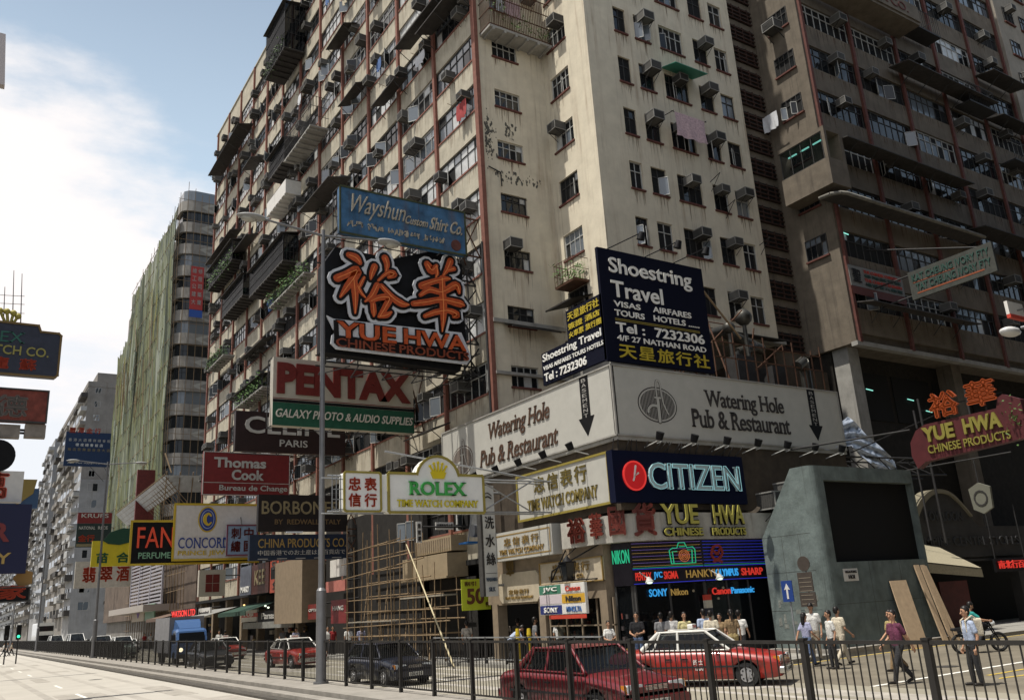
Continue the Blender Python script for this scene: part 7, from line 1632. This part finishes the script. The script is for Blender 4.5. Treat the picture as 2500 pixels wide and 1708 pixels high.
    for s_ in (-1, 1): b = MB(); b.ball((s_*(hw+.09), gy0+.36, belt+.09), .11, sc_=(.9, .5, .65)); b.box(s_*(hw-.05), s_*(hw+.08), gy0+.34, gy0+.40, belt+.05, belt+.09); b.obj('mirror', top if not taxi else TRIM, t)
    bm = low or TRIM
    b = MB(); b.prism(rrect(-hw*.94, .30, hw*.94, .50, .06), -.09, .07, 0, lambda u, v, d: (u, yf-d, v)); b.obj('front_bumper', bm, t)
    b = MB(); b.prism(rrect(-hw*.94, .32, hw*.94, .52, .06), -.09, .07, 0, lambda u, v, d: (u, yr+d, v)); b.obj('rear_bumper', bm, t)
    zl = belt-.34
    for s_ in (-1, 1):
        b = MB(); b.prism(rrect(-.21, 0, .21, .15, .03), -.1, .015, 0, lambda u, v, d: (s_*(hw*.62)+u, yf+.02-d, zl+v)); b.obj('headlight', HLG, t)
        b = MB(); b.box(s_*(hw*.62+.22), s_*(hw*.90), yf+.02, yf+.18, zl, zl+.15); b.obj('indicator', AMB, t)
        b = MB(); b.box(s_*(hw*.45), s_*(hw*.90), yr-.04, yr+.015, belt-.34, belt-.16); b.obj('tail_light', TAIL, t)
    b = MB(); b.prism(rrect(-hw*.34, 0, hw*.34, .12, .02), -.1, .012, 0, lambda u, v, d: (u, yf+.02-d, zl+.015+v))
    for q in range(4): b.box(-hw*.33, hw*.33, yf-.004, yf+.0, zl+.03+q*.025, zl+.04+q*.025, 1)
    b.obj('grille', [TRIM, CHR], t)
    b = MB(); b.box(-.26, .26, yf-.085, yf-.072, .33, .45); o = b.obj('number_plate', PLATE, t)
    if plate: g = MB(); put_text(g, lambda u, v, d: (u, yf-.086-d, v), plate, -.22, .35, .22, .43, 0, .004, 0, .01); g.obj('lettering', TRIM, o)
    wpr = MB(); wpr.tube((-.5, gy0+.06, belt+.03), (.05, gy0+.2, belt+.12), .01, n=4); wpr.tube((.1, gy0+.06, belt+.03), (.6, gy0+.2, belt+.12), .01, n=4); wpr.obj('wiper', TRIM, t)
    if taxi:
        b = MB(); b.prism(rrect(-.22, 0, .22, .13, .03), -.07, .07, 0, lambda u, v, d: (u, (ry0+ry1)/2-.15-d, zr+.05+v)); o = b.obj('roof_sign', WHITEP, t); g = MB(); put_text(g, lambda u, v, d: (u, (ry0+ry1)/2-.225-d, zr+.05+v), 'TAXI', -.17, .03, .17, .10, 0, .004, 0, .02); g.obj('lettering', REDS, o)
        b = MB()
        for s_ in (-1, 1):
            Pm = (lambda u, v, d, s_=s_: (s_*(hw+.003+d), ym-.55+s_*u, v)); put_text(b, Pm, '的士', -.14, belt-.36, .14, belt-.22, 0, .003, 0, .02); put_text(b, Pm, 'TAXI', -.12, belt-.50, .12, belt-.39, 0, .003, 0, .02)
        b.obj('door_lettering', WHL_, t)
    return t
RED1 = paint('dark_red_car_paint', (.125, .010, .014)); RED2 = paint('taxi_red_paint', (.26, .018, .012)); SILV = paint('taxi_silver_roof', (.55, .54, .50)); NAVYC = paint('black_blue_car_paint', (.012, .015, .028)); WHC = paint('white_car_paint', (.62, .62, .6)); GRNC = paint('pale_green_car_paint', (.30, .38, .33)); DRKC = paint('charcoal_car_paint', (.02, .022, .025))
car('red_car', 'dark red sedan driving right behind the fence', 'car', (12.35, 16.55, 0), 180, RED1, RED1, 4.75, 1.8, 1.46, plate='EX 161')
car('taxi', 'red taxi with silver roof turning into the side street', 'taxi', (18.0, 18.8, 0), 148, RED2, CHR, 4.75, 1.74, 1.46, SILV, plate='DA 3817', taxi=True, bonnet=.27, boot=.23)
car('taxi', 'red taxi with silver roof passing the tall lamp', 'taxi', (15.9, 46.8, 0), 176, RED2, CHR, 4.6, 1.7, 1.45, SILV, plate='CZ 5522', taxi=True)
car('taxi', 'farther red taxi with silver roof beside the truck', 'taxi', (17.0, 65, 0), 178, RED2, CHR, 4.6, 1.7, 1.45, SILV, taxi=True)
car('dark_hatchback', 'blue black hatchback behind the fence in front of the scaffold', 'car', (13.75, 30.3, 0), 178, NAVYC, NAVYC, 4.1, 1.68, 1.40, hatch=True, plate='EB 622', boot=.08)
car('charcoal_car', 'charcoal car low in front of the blue truck', 'car', (13.1, 53.5, 0), 180, DRKC, TRIM, 4.4, 1.75, 1.5)
# truck
t = thing('truck', 'box truck with a light blue cab and grey box body, one headlight lit', 'truck', (13.7, 63.5, 0)); WLOC[t.name] = (0, 0, 0); BLU = paint('sky_blue_truck_paint', (.05, .11, .25)); BOXM = mat('grey_box_body', (.22, .22, .23), .6, noise=.2)
b = MB(); loft(b, [[(-.95, y, z0), (.95, y, z0), (.95, y, z1), (.8, y, z1+.08), (-.8, y, z1+.08), (-.95, y, z1)] for y, z0, z1 in ((-3.0, .5, 1.2), (-2.95, .45, 1.3), (-2.7, .45, 2.0), (-2.45, .45, 2.15), (-1.4, .45, 2.15))], 0, False); b.obj('cab', BLU, t)
b = MB(); b.add([(-.82, -3.0, 1.36), (.82, -3.0, 1.36), (.78, -2.80, 1.98), (-.78, -2.80, 1.98)], [(0, 1, 2, 3)])
for s_ in (-1, 1): b.add([(s_*.955, -2.75, 1.35), (s_*.955, -1.7, 1.35), (s_*.955, -1.7, 2.0), (s_*.955, -2.5, 2.0)], [(0, 1, 2, 3)])
b.obj('window_glass', mat('black_windscreen', (.006, .007, .008), .25, spec=.2), t)
b = MB(); loft(b, [[(-w_, y, 2.16), (w_, y, 2.16), (w_*.94, y, z), (-w_*.94, y, z)] for y, w_, z in ((-2.3, .7, 2.25), (-1.8, .8, 2.62), (-1.35, .85, 2.8))], 0, False); b.obj('wind_deflector', BLU, t)
b = MB(); b.box(-1.1, 1.1, -1.25, 3.4, .75, 3.0); b.obj('box_body', BOXM, t); b = MB(); b.box(-.85, .85, -2.9, 3.3, .45, .74); b.obj('chassis', TRIM, t)
b = MB(); b.box(-.95, .95, -3.12, -2.95, .42, .68); b.obj('front_bumper', TRIM, t)
for s_ in (-1, 1): b = MB(); b.tube((s_*.68, -3.02, .95), (s_*.68, -2.9, .95), .13, n=12); b.obj('headlight', em('lit_headlight', (1, .85, .55), 2.6) if s_ < 0 else HLG, t)
for y in (-2.2, 2.1):
    for s_ in (-1, 1): b = MB(); b.tube((s_*.65, y, .42), (s_*.95, y, .42), .42, n=16); b.obj('wheel', TYRE, t)
b = MB(); put_text(b, lambda u, v, d: (u, -2.99-d, v), '聯合運輸', -.5, 1.12, .5, 1.24, 0, .01, 0, .02); b.obj('lettering', WHL_, t)
b = MB()
for s_ in (-1, 1): b.box(s_*1.0, s_*1.25, -2.75, -2.7, 1.5, 1.9)
b.obj('mirror', TRIM, t)
# far traffic
FARC = [('white_van', 'white delivery van far down the far carriageway', 13.4, 118, WHC, 4.8, 1.8, 2.3), ('white_van', 'white low van far behind the charcoal car', 13.6, 99, WHC, 4.6, 1.75, 1.95), ('pale_green_car', 'pale green estate car with white roof half hidden by the fence', 13.5, 86, GRNC, 4.6, 1.75, 1.85), ('white_car', 'white saloon next to the red one far away', 17.0, 104, WHC, 4.4, 1.7, 1.4), ('red_car', 'small red car in the far queue', 16.8, 121, RED2, 4.3, 1.7, 1.4), ('white_van', 'farthest white van in the queue', 13.6, 142, WHC, 4.8, 1.8, 2.2), ('dark_car', 'dark car near the far end of the queue', 17.2, 140, DRKC, 4.4, 1.7, 1.4)]
for n_, lab, x, y, m_, L_, W_, H_ in FARC: car(n_, lab, 'van' if 'van' in n_ else 'car', (x, y, 0), 180, m_, TRIM, L_, W_, H_, WHC if 'green' in n_ else None, hatch='van' in n_, bonnet=.12 if 'van' in n_ else .27, boot=.04 if 'van' in n_ else .2)
t = thing('bus', 'blue and white bus far off where the road vanishes', 'bus', (9.8+4, 165, 0)); WLOC[t.name] = (0, 0, 0)
b = MB(); b.prism(rrect(-1.25, .4, 1.25, 4.2, .2), 0, 9, 0, lambda u, v, d: (u, d-4.5, v)); b.obj('body', WHC, t); b = MB(); b.box(-1.1, 1.1, -4.53, -4.5, 1.4, 2.3); b.box(-1.1, 1.1, -4.53, -4.5, 2.9, 3.7); b.obj('window_glass', GL_D, t); b = MB(); b.box(-1.26, 1.26, -4.55, 4.4, .5, 1.2); b.obj('blue_band', BLU, t)
for y in (-3, 3):
    for s_ in (-1, 1): b = MB(); b.tube((s_*.9, y, .48), (s_*1.2, y, .48), .48, n=14); b.obj('wheel', TYRE, t)

# ------------------------------------------------------------------ people
SKIN = mat('skin', (.36, .20, .125), .6); HAIR = mat('black_hair', (.010, .008, .007), .45); SHOE = mat('dark_shoe', (.02, .017, .015), .5); EYEM = mat('dark_eye', (.01, .01, .01), .3); LIP = mat('lip', (.25, .09, .07), .5)
def caps(mb, a, b_, ra, rb=None, n=10):
    rb = ra if rb is None else rb; mb.tube(a, b_, ra, rb, n); mb.ball(a, ra, 0, n, 6); mb.ball(b_, rb, 0, n, 6)
_body = {}
def remeshed(name, mb, vox, mats, smooth=2):
    def mods(o):
        m1 = o.modifiers.new('r', 'REMESH'); m1.mode = 'VOXEL'; m1.voxel_size = vox; m1.use_smooth_shade = True
        m2 = o.modifiers.new('s', 'SMOOTH'); m2.iterations = smooth; m2.factor = .5
    return baked(name, mb, mats, mods)
def body(pose, hair='short', sex='m'):
    k = (pose, hair, sex)
    if k in _body: return _body[k]
    V = Vector; s = 1.0 if sex == 'm' else .95; sh = .185 if sex == 'm' else .165; hp = .088
    lean, turn = 0, 0
    hipz = .90
    # facing -Y; joints for left (+x) and right (-x)
    if pose == 'walk': ank = {1: V((.07, -.30, .09)), -1: V((-.07, .36, .14))}; kn_ = {1: V((.085, -.20, .50)), -1: V((-.085, .06, .47))}; wrist = {1: V((.25, .24, .86)), -1: V((-.24, -.27, .90))}; elb = {1: V((.25, .12, 1.10)), -1: V((-.25, -.02, 1.09))}; toe = {1: V((.09, -.50, .06)), -1: V((-.09, .20, .03))}
    elif pose == 'bend': ank = {1: V((.10, .05, .08)), -1: V((-.10, .0, .08))}; kn_ = {1: V((.12, -.10, .48)), -1: V((-.12, -.12, .48))}; wrist = {1: V((.15, -.72, .72)), -1: V((-.13, -.70, .70))}; elb = {1: V((.24, -.55, .88)), -1: V((-.23, -.54, .88))}; toe = {1: V((.12, -.12, .03)), -1: V((-.12, -.17, .03))}
    elif pose == 'ride': ank = {1: V((.22, -.12, .28)), -1: V((-.22, -.12, .28))}; kn_ = {1: V((.20, -.38, .62)), -1: V((-.20, -.38, .62))}; wrist = {1: V((.27, -.62, .98)), -1: V((-.27, -.62, .98))}; elb = {1: V((.28, -.36, 1.02)), -1: V((-.28, -.36, 1.02))}; toe = {1: V((.24, -.30, .24)), -1: V((-.24, -.30, .24))}; hipz = .78
    elif pose == 'hold': ank = {1: V((.09, .0, .08)), -1: V((-.09, .04, .08))}; kn_ = {1: V((.09, -.03, .49)), -1: V((-.09, .0, .49))}; wrist = {1: V((.08, -.30, 1.04)), -1: V((-.10, -.30, 1.0))}; elb = {1: V((.25, -.08, 1.08)), -1: V((-.25, -.08, 1.07))}; toe = {1: V((.11, -.18, .03)), -1: V((-.11, -.14, .03))}
    else: ank = {1: V((.09, .02, .08)), -1: V((-.09, -.06, .08))}; kn_ = {1: V((.09, -.01, .49)), -1: V((-.09, -.07, .49))}; wrist = {1: V((.25, -.04, .82)), -1: V((-.25, -.08, .83))}; elb = {1: V((.245, .04, 1.08)), -1: V((-.245, .03, 1.08))}; toe = {1: V((.12, -.16, .03)), -1: V((-.12, -.24, .03))}
    pel = V((0, 0, hipz)); up = V((0, -.02, 1)).normalized()
    if pose == 'bend': up = V((0, -.78, .62)).normalized()
    if pose == 'ride': up = V((0, -.34, .94)).normalized()
    fwd = V((0, -1, 0)); fwd = (fwd-up*fwd.dot(up)).normalized()
    chest = pel+up*.36; shc = pel+up*.50; neck = pel+up*.56; hd = neck+(up*.6+V((0, 0, .4))*(1 if pose != 'bend' else .6)).normalized()*.17
    if pose in ('bend',): hd = neck+V((0, -.13, .10))
    hips = {q: pel+V((q*hp, 0, -.02)) for q in (1, -1)}; sho = {q: shc+V((q*sh, 0, 0))-up*.02 for q in (1, -1)}
    B, S, T, Sh, Hr = MB(), MB(), MB(), MB(), MB()
    # skin body
    caps(B, pel, chest, .08, .085); caps(B, sho[1], sho[-1], .048); caps(B, chest, shc, .08, .055); caps(B, neck-up*.06, hd-up*.03, .052, .05)
    B.ball(hd+up*.02, .098, 0, 14, 10, (.80, .96, 1.16)); B.ball(hd-up*.055+fwd*.03, .062, 0, 10, 8, (.85, .9, .9)); caps(B, hd+fwd*.088+up*.005, hd+fwd*.112-up*.03, .011, .017, 8)
    for q in (1, -1): B.ball(hd+V((q*.081, .012, -.005)), .024, 0, 8, 6, (.45, .8, 1.3))
    for q in (1, -1):
        caps(B, sho[q], elb[q], .045, .036); caps(B, elb[q], wrist[q], .036, .026)
        d = (wrist[q]-elb[q]).normalized(); sd_ = V((0, 1, 0)).cross(d); sd_ = (d.cross(V((q, 0, 0)))).normalized()
        pc = wrist[q]+d*.05; caps(B, wrist[q]+d*.01, pc+sd_*.02, .026, .024, 8); caps(B, wrist[q]+d*.01, pc-sd_*.022, .024, .022, 8)
        inn = V((-q, 0, 0)); inn = (inn-d*inn.dot(d)).normalized()
        for f, l in ((-.033, .062), (-.011, .078), (.012, .082), (.034, .072)):
            a = pc+d*.025+sd_*f; m_ = a+d*l*.5+inn*.006; e = m_+d*l*.38+inn*.022; caps(B, a, m_, .0105, .0098, 6); caps(B, m_, e, .0098, .0085, 6)
        a = wrist[q]+d*.02+sd_*.022; caps(B, a, a+(d*.6+sd_*.7+inn*.35).normalized()*.045, .013, .011, 6); a2 = a+(d*.6+sd_*.7+inn*.35).normalized()*.045; caps(B, a2, a2+d*.03+inn*.008, .011, .009, 6)
        caps(B, hips[q], kn_[q], .075, .052); caps(B, kn_[q], ank[q], .05, .036); caps(B, ank[q]-V((0, 0, .03)), toe[q]+V((0, 0, .01)), .032, .028, 8)
        # clothes
        caps(S, sho[q]-up*.01, sho[q]+(elb[q]-sho[q])*.62, .067, .062)
        caps(T, hips[q]+V((0, 0, .02)), kn_[q], .098, .073); caps(T, kn_[q], ank[q]+(kn_[q]-ank[q])*.04, .073, .058); 
        caps(Sh, ank[q]+V((0, .02, -.035)), toe[q]+V((0, 0, .008)), .043, .036, 8)
    wz = .115 if sex == 'm' else .10
    for dx in (-.075, 0, .075): caps(S, pel+V((dx*.9, 0, .02)), chest+V((dx, 0, 0)), wz*.92, .112); caps(S, chest+V((dx, 0, 0)), shc+V((dx, 0, -.02)), .105, .075)
    caps(S, sho[1], sho[-1], .066)
    for dx in (-.06, .06): caps(T, pel+V((dx, 0, -.03)), pel+V((dx*.9, 0, .07)), .108, .10)
    # hair
    Hr.ball(hd+up*.045-fwd*.018, .108, 0, 14, 10, (.84, .98, 1.02)); Hr.ball(hd+up*.0-fwd*.05, .085, 0, 10, 8, (.95, .8, 1.1))
    if hair == 'long': caps(Hr, hd-fwd*.07, hd-fwd*.10-up*.22, .075, .06)
    if hair == 'tail': caps(Hr, hd-fwd*.10+up*.02, hd-fwd*.13-up*.02, .04, .03); caps(Hr, hd-fwd*.13, hd-fwd*.15-up*.26, .032, .018)
    if hair == 'cap': Hr.ball(hd+fwd*.09+up*.055, .085, 0, 10, 6, (.85, 1, .2))
    # cut the hair mass away from the face
    H2 = MB(); H2.v = list(Hr.v); H2.f = Hr.f; H2.m = Hr.m; H2.sm = Hr.sm
    face = hd+fwd*.06-up*.03
    def pull(p):
        v = V(p)-hd; f = v.dot(fwd); z = v.dot(up)
        if f > .035 and z < .055 and hair != 'cap': return V(p)-fwd*(f-.035)
        return V(p)
    H2.v = [tuple(pull(p)) for p in H2.v]
    ey = MB(); mo = MB()
    for q in (1, -1): ey.ball(hd+V((q*.033, 0, 0))+fwd*.087+up*.02, .0125, 0, 8, 6, (1, .6, .6)); ey.box(*[c for ax in range(3) for c in ((hd+V((q*.033, 0, 0))+fwd*.088+up*.042)[ax]-(.02, .006, .004)[ax], (hd+V((q*.033, 0, 0))+fwd*.088+up*.042)[ax]+(.02, .006, .004)[ax])])
    c = hd+fwd*.088-up*.052; mo.box(c.x-.022, c.x+.022, c.y-.006, c.y+.006, c.z-.005, c.z+.005)
    res = (remeshed('person', B, .009, [SKIN]), remeshed('shirt', S, .014, [CLOTHW], 4), remeshed('trousers', T, .014, [CLOTHW], 4), remeshed('shoes', Sh, .012, [SHOE], 2), remeshed('hair', H2, .011, [HAIR], 2), ey.mesh('eyes', [EYEM]), mo.mesh('mouth', [LIP]), (hd, chest, pel, up, fwd, wrist))
    _body[k] = res; return res
CL = {}
def cl(n, c, noise=.3): return mat(n, c, .9, noise=noise, ns=6, bump=.9)
def person(x, y, z, face, pose, label, shirt, trous, hair='short', sex='m', h=1.7, group='people on the street', extra=None):
    me = body(pose, hair, sex); s = h/1.72
    o = bpy.data.objects.new('person', me[0]); col.objects.link(o); o.location = (x, y, z); o.rotation_euler = (0, 0, R(180-face)); o.scale = (s, s, s)
    o['label'] = label; o['category'] = 'person'; o['group'] = group; WLOC[o.name] = (0, 0, 0)
    for nm, m_, mt in (('shirt', me[1], shirt), ('trousers', me[2], trous), ('shoes', me[3], SHOE), ('hair', me[4], HAIR), ('eyes', me[5], EYEM), ('mouth', me[6], LIP)):
        c = bpy.data.objects.new(nm, m_); col.objects.link(c); c.parent = o
        c.material_slots[0].link = 'OBJECT'; c.material_slots[0].material = mt
    if extra: extra(o, me[7])
    return o
WH_, BLU_, GRY_, BLK_, DRK_ = cl('white_cotton', (.60, .59, .56)), cl('pale_blue_cotton', (.36, .42, .55)), cl('grey_cotton', (.17, .17, .175)), cl('black_cotton', (.015, .015, .017)), cl('dark_trousers', (.028, .028, .03))
LAV, DEN, KHA, CRE, TAN_, PUR, TEAL, YEL_, BRN_ = cl('lavender_cotton', (.33, .34, .48)), cl('blue_denim', (.10, .14, .24)), cl('khaki_cotton', (.34, .29, .22)), cl('cream_cotton', (.55, .49, .38)), cl('tan_cotton', (.38, .29, .13)), cl('plum_striped_cotton', (.13, .035, .07), .5), cl('teal_cotton', (.03, .27, .25)), cl('pale_yellow_cotton', (.52, .46, .24)), cl('brown_print_cotton', (.22, .15, .08), .6)
PAT = cl('white_print_cotton', (.42, .38, .33), .7); STR = cl('striped_cotton', (.42, .41, .40), .4)
def bag(m, side, size=(.14, .09, .2)):
    def f(o, J):
        hd, ch, pel, up, fwd, wr = J; b = MB()
        c = (ch-fwd*.19+up*.02) if side == 'back' else Vector((wr[side].x*1.05, wr[side].y, wr[side].z-.22))
        b.prism(rrect(-size[0], -size[2], size[0], size[2], .05), -size[1], size[1], 0, lambda u, v, d: (c.x+u, c.y+d, c.z+v))
        if side == 'back':
            for q in (-.1, .1): b.path([(q, c.y, c.z+.17), (q, c.y-.1, c.z+.26), (q, c.y-.29, c.z+.15), (q, c.y-.28, c.z-.1)], .02, 5)
        else: b.path([(c.x-.08, c.y, c.z+.19), (c.x, c.y, c.z+.28), (c.x+.08, c.y, c.z+.19)], .01, 4)
        k = b.obj('backpack' if side == 'back' else 'bag', m, None); k.parent = o
    return f
K = .14
def at(px_, py_, z=K):
    p = atz(px_, py_, z); return p.x, p.y, z
def onp(px_, X):
    """footway point on the line x = X that stands under photo column px_"""
    d = ray(px_, 1600); return X, d.y*X/d.x, K
person(*at(1980, 1626, .004), 95, 'walk', 'woman in lavender blouse and jeans with long hair before the kiosk', LAV, DEN, 'long', 'f', 1.60)
person(*at(1998, 1612, K), 250, 'stand', 'man in white shirt, khaki trousers and dark cap before the kiosk', WH_, KHA, 'cap', 'm', 1.74)
person(*at(2042, 1632, .004), 300, 'stand', 'man in white shirt and black trousers bending his head near the kiosk', WH_, DRK_, 'short', 'm', 1.66)
person(*at(2062, 1622, .004), 100, 'walk', 'man in cream shirt and cream trousers walking past the kiosk', CRE, CRE, 'short', 'm', 1.72)
person(*at(2196, 1638, .004), 285, 'walk', 'woman in tan top walking behind the plum shirted man', TAN_, BRN_, 'short', 'f', 1.62)
person(*at(2208, 1668, .004), 285, 'walk', 'man in plum striped polo and dark trousers crossing the side street', PUR, DRK_, 'short', 'm', 1.70)
person(*at(2392, 1672, .004), 300, 'stand', 'man with a pale backpack waiting behind a thick fence post', BLU_, DRK_, 'short', 'm', 1.72, extra=bag(CRE, 'back'))
# people on the shop footway
person(*onp(1512, 21.2), 240, 'hold', 'man in white shirt and pale trousers standing at the corner shop', WH_, KHA, 'short', 'm', 1.74)
person(*onp(1562, 21.0), 230, 'hold', 'man in printed black T-shirt with folded hands by the camera shop', BLK_, DEN, 'short', 'm', 1.74)
person(*onp(1491, 20.4), 200, 'hold', 'short person in white shirt at the gilt shop window', WH_, BLU_, 'short', 'f', 1.5)
person(*onp(1622, 21.6), 30, 'stand', 'dark haired person in grey shirt seen from behind over the taxi roof', GRY_, DRK_, 'short', 'm', 1.68)
person(*onp(1648, 21.8), 60, 'stand', 'person in striped top standing behind the taxi', STR, DRK_, 'short', 'm', 1.70)
person(*onp(1680, 22.0), 210, 'stand', 'person in pale yellow shirt facing the taxi', YEL_, DRK_, 'short', 'm', 1.66)
person(*onp(1728, 22.6), 20, 'stand', 'man in pale blue shirt seen from behind at the shop door', BLU_, DRK_, 'short', 'm', 1.72)
person(*onp(1745, 21.9), 45, 'stand', 'person in cream shirt behind the taxi roof lamp', CRE, DRK_, 'short', 'm', 1.68)
person(*onp(1768, 22.8), 250, 'stand', 'person in brown top near the taxi bonnet, half hidden', BRN_, DRK_, 'short', 'f', 1.55)
person(*onp(1796, 22.2), 40, 'stand', 'woman in brown print blouse with a ponytail seen from behind', BRN_, TAN_, 'tail', 'f', 1.68)
person(*onp(1815, 22.7), 60, 'walk', 'person in white sleeves walking right of the ponytailed woman', WH_, DRK_, 'short', 'm', 1.64)
person(*onp(1310, 20.7), 110, 'stand', 'woman in grey shirt walking past the dark shop mouth', GRY_, DRK_, 'short', 'f', 1.72)
person(*onp(1370, 20.9), 60, 'stand', 'person in white shirt by the shop pillar', WH_, DRK_, 'short', 'm', 1.68)
person(*onp(1418, 20.9), 90, 'hold', 'person in black and white top by the gilt goods', BLK_, DRK_, 'short', 'f', 1.64)
person(*onp(1238, 21.6), 20, 'stand', 'man in brownish grey shirt with his back turned in the shop mouth', cl('dull_khaki_cotton', (.12, .10, .08)), DRK_, 'short', 'm', 1.66)
person(*onp(1268, 21.9), 35, 'stand', 'man in grey shirt with his back turned beside the khaki one', cl('dull_grey_cotton', (.11, .10, .09)), DRK_, 'short', 'm', 1.68)
person(*onp(1246, 20.1), 110, 'bend', 'person in pale blue shirt bending over a dark bag by the railing', BLU_, DRK_, 'short', 'm', 1.7)
person(*onp(1142, 20.3), 20, 'walk', 'man in white print shirt walking away by the railing', PAT, DRK_, 'short', 'm', 1.68)
person(*onp(851, 20.4), 10, 'stand', 'man in white shirt under the scaffold, nearer the lamp pole', WH_, DRK_, 'short', 'm', 1.66)
person(*onp(882, 20.4), 10, 'stand', 'man in lavender shirt under the scaffold', LAV, DRK_, 'short', 'm', 1.66)
for i, (px_, X, sh_, f_, lab) in enumerate(((705, 20.6, BLK_, 200, 'dark dressed passer-by before the electronics shop'), (722, 20.3, LAV, 190, 'passer-by in mauve behind the middle taxi'), (742, 20.6, BLK_, 30, 'dark dressed passer-by left of the lamp pole'), (800, 20.5, WH_, 200, 'passer-by in white right of the lamp pole'), (812, 20.8, cl('red_cotton', (.30, .03, .03)), 180, 'passer-by in red right of the lamp pole'),
        (533, 19.8, WH_, 190, 'passer-by in white near the far taxi'), (548, 20.3, BLK_, 30, 'dark passer-by near the far taxi'), (365, 19.8, WH_, 180, 'passer-by in white far down beyond the truck'), (384, 20.0, WH_, 20, 'second passer-by in white beyond the truck'), (350, 20.2, cl('red_cotton', (.30, .03, .03)), 190, 'passer-by in red far down the footway'), (395, 20.4, BLK_, 180, 'dark passer-by beside the truck box'), (690, 21.0, GRY_, 20, 'grey dressed passer-by in the shop shade'))):
    person(*onp(px_, X), f_, 'walk' if i % 2 else 'stand', lab, sh_, DRK_, 'short', 'm' if i % 3 else 'f', 1.66)
for i, px_ in enumerate((7, 17, 26)):
    p = atz(px_, 1602-i, 0); person(p.x, p.y, 0, (90, 270, 100)[i], 'walk', ('pedestrian in white crossing at the far left', 'pedestrian in grey crossing at the far left', 'pedestrian in cream crossing at the far left')[i], (WH_, GRY_, CRE)[i], DRK_, 'short', 'm', 1.66)
# rider on a parked motorcycle in the side street
mx, my, _ = 34.5, 18.9, 0
q = atz(2398, 1600, .0); sc0 = 17.2/q.y; mx, my = q.x*sc0, q.y*sc0
t = thing('motorcycle', 'black motorcycle under the rider in teal in the dark side street', 'motorcycle', (mx, my, 0), None, R(60)); WLOC[t.name] = (0, 0, 0)
for y in (-.68, .66):
    b = MB(); n = 20
    for i in range(n): a0, a1 = 2*math.pi*i/n, 2*math.pi*(i+1)/n; b.tube((0, y+.27*math.cos(a0), .31+.27*math.sin(a0)), (0, y+.27*math.cos(a1), .31+.27*math.sin(a1)), .05, n=6)
    for i in range(6): a0 = i*math.pi/3; b.tube((0, y, .31), (0, y+.25*math.cos(a0), .31+.25*math.sin(a0)), .012, n=4, m=1)
    b.obj('wheel', [TYRE, HUB], t)
b = MB(); b.path([(0, .66, .31), (0, .25, .45), (0, -.3, .75), (0, -.45, .85)], .04); b.path([(.06, -.68, .31), (.06, -.42, .95)], .025); b.path([(-.06, -.68, .31), (-.06, -.42, .95)], .025); b.box(-.13, .13, -.15, .22, .28, .58); b.obj('frame', BLACKP, t)
b = MB(); b.ball((0, -.15, .82), .2, 0, 10, 8, (.7, 1.3, .75)); b.obj('fuel_tank', BLACKP, t); b = MB(); b.prism(rrect(.12, .72, .85, .82, .04), -.13, .13, 0, lambda u, v, d: (d, u, v)); b.obj('seat', TRIM, t); b = MB(); b.path([(.33, -.32, 1.0), (.1, -.42, 1.02), (-.1, -.42, 1.02), (-.33, -.32, 1.0)], .018); b.obj('handlebar', CHR, t); b = MB(); b.ball((0, -.56, .9), .1); b.obj('headlight', HLG, t)
o = person(mx+.3*math.sin(R(60))*-1, my+.3*math.cos(R(60)), .02, 120, 'ride', 'rider in a teal T-shirt sitting on the black motorcycle', TEAL, DRK_, 'short', 'm', 1.72)

# ------------------------------------------------------------------ unseen blocks: south one added to shade the side street, west one carries boards
def plain_block(label, x0, x1, y0, y1, h, m, faces, fl=3.2):
    t = thing('tenement_block', label, 'building', ((x0+x1)/2, (y0+y1)/2, 0)); b = MB(); b.box(x0, x1, y0, y1, .15, h); b.obj('wall', m, t)
    w_ = MB(); g = MB(); z = 5.0
    while z < h-2:
        for f in faces:
            a0, a1 = (x0, x1) if f in 'ns' else (y0, y1); c = a0+1
            while c < a1-3:
                if f == 'n': g.box(c, c+2.4, y1, y1+.03, z, z+1.5); w_.box(c-.1, c+2.5, y1, y1+.12, z-.12, z)
                if f == 'w': g.box(x0-.03, x0, c, c+2.4, z, z+1.5); w_.box(x0-.12, x0, c-.1, c+2.5, z-.12, z)
                if f == 'e': g.box(x1, x1+.03, c, c+2.4, z, z+1.5); w_.box(x1, x1+.12, c-.1, c+2.5, z-.12, z)
                c += 3.6
        z += fl
    o = g.obj('window_pane', GL_D, t); w_.obj('sill', CONC, t); return t
plain_block('tall sooty unseen block added south of the side street to shade it', 22.0, 95, -24, 4.8, 38, WINGW, 'nw')
plain_block('tenement on the near side of the road from which boards hang', -30, -8.4, 26, 120, 22, GREY2, 'e')
bpy.data.scenes.remove(TMP)
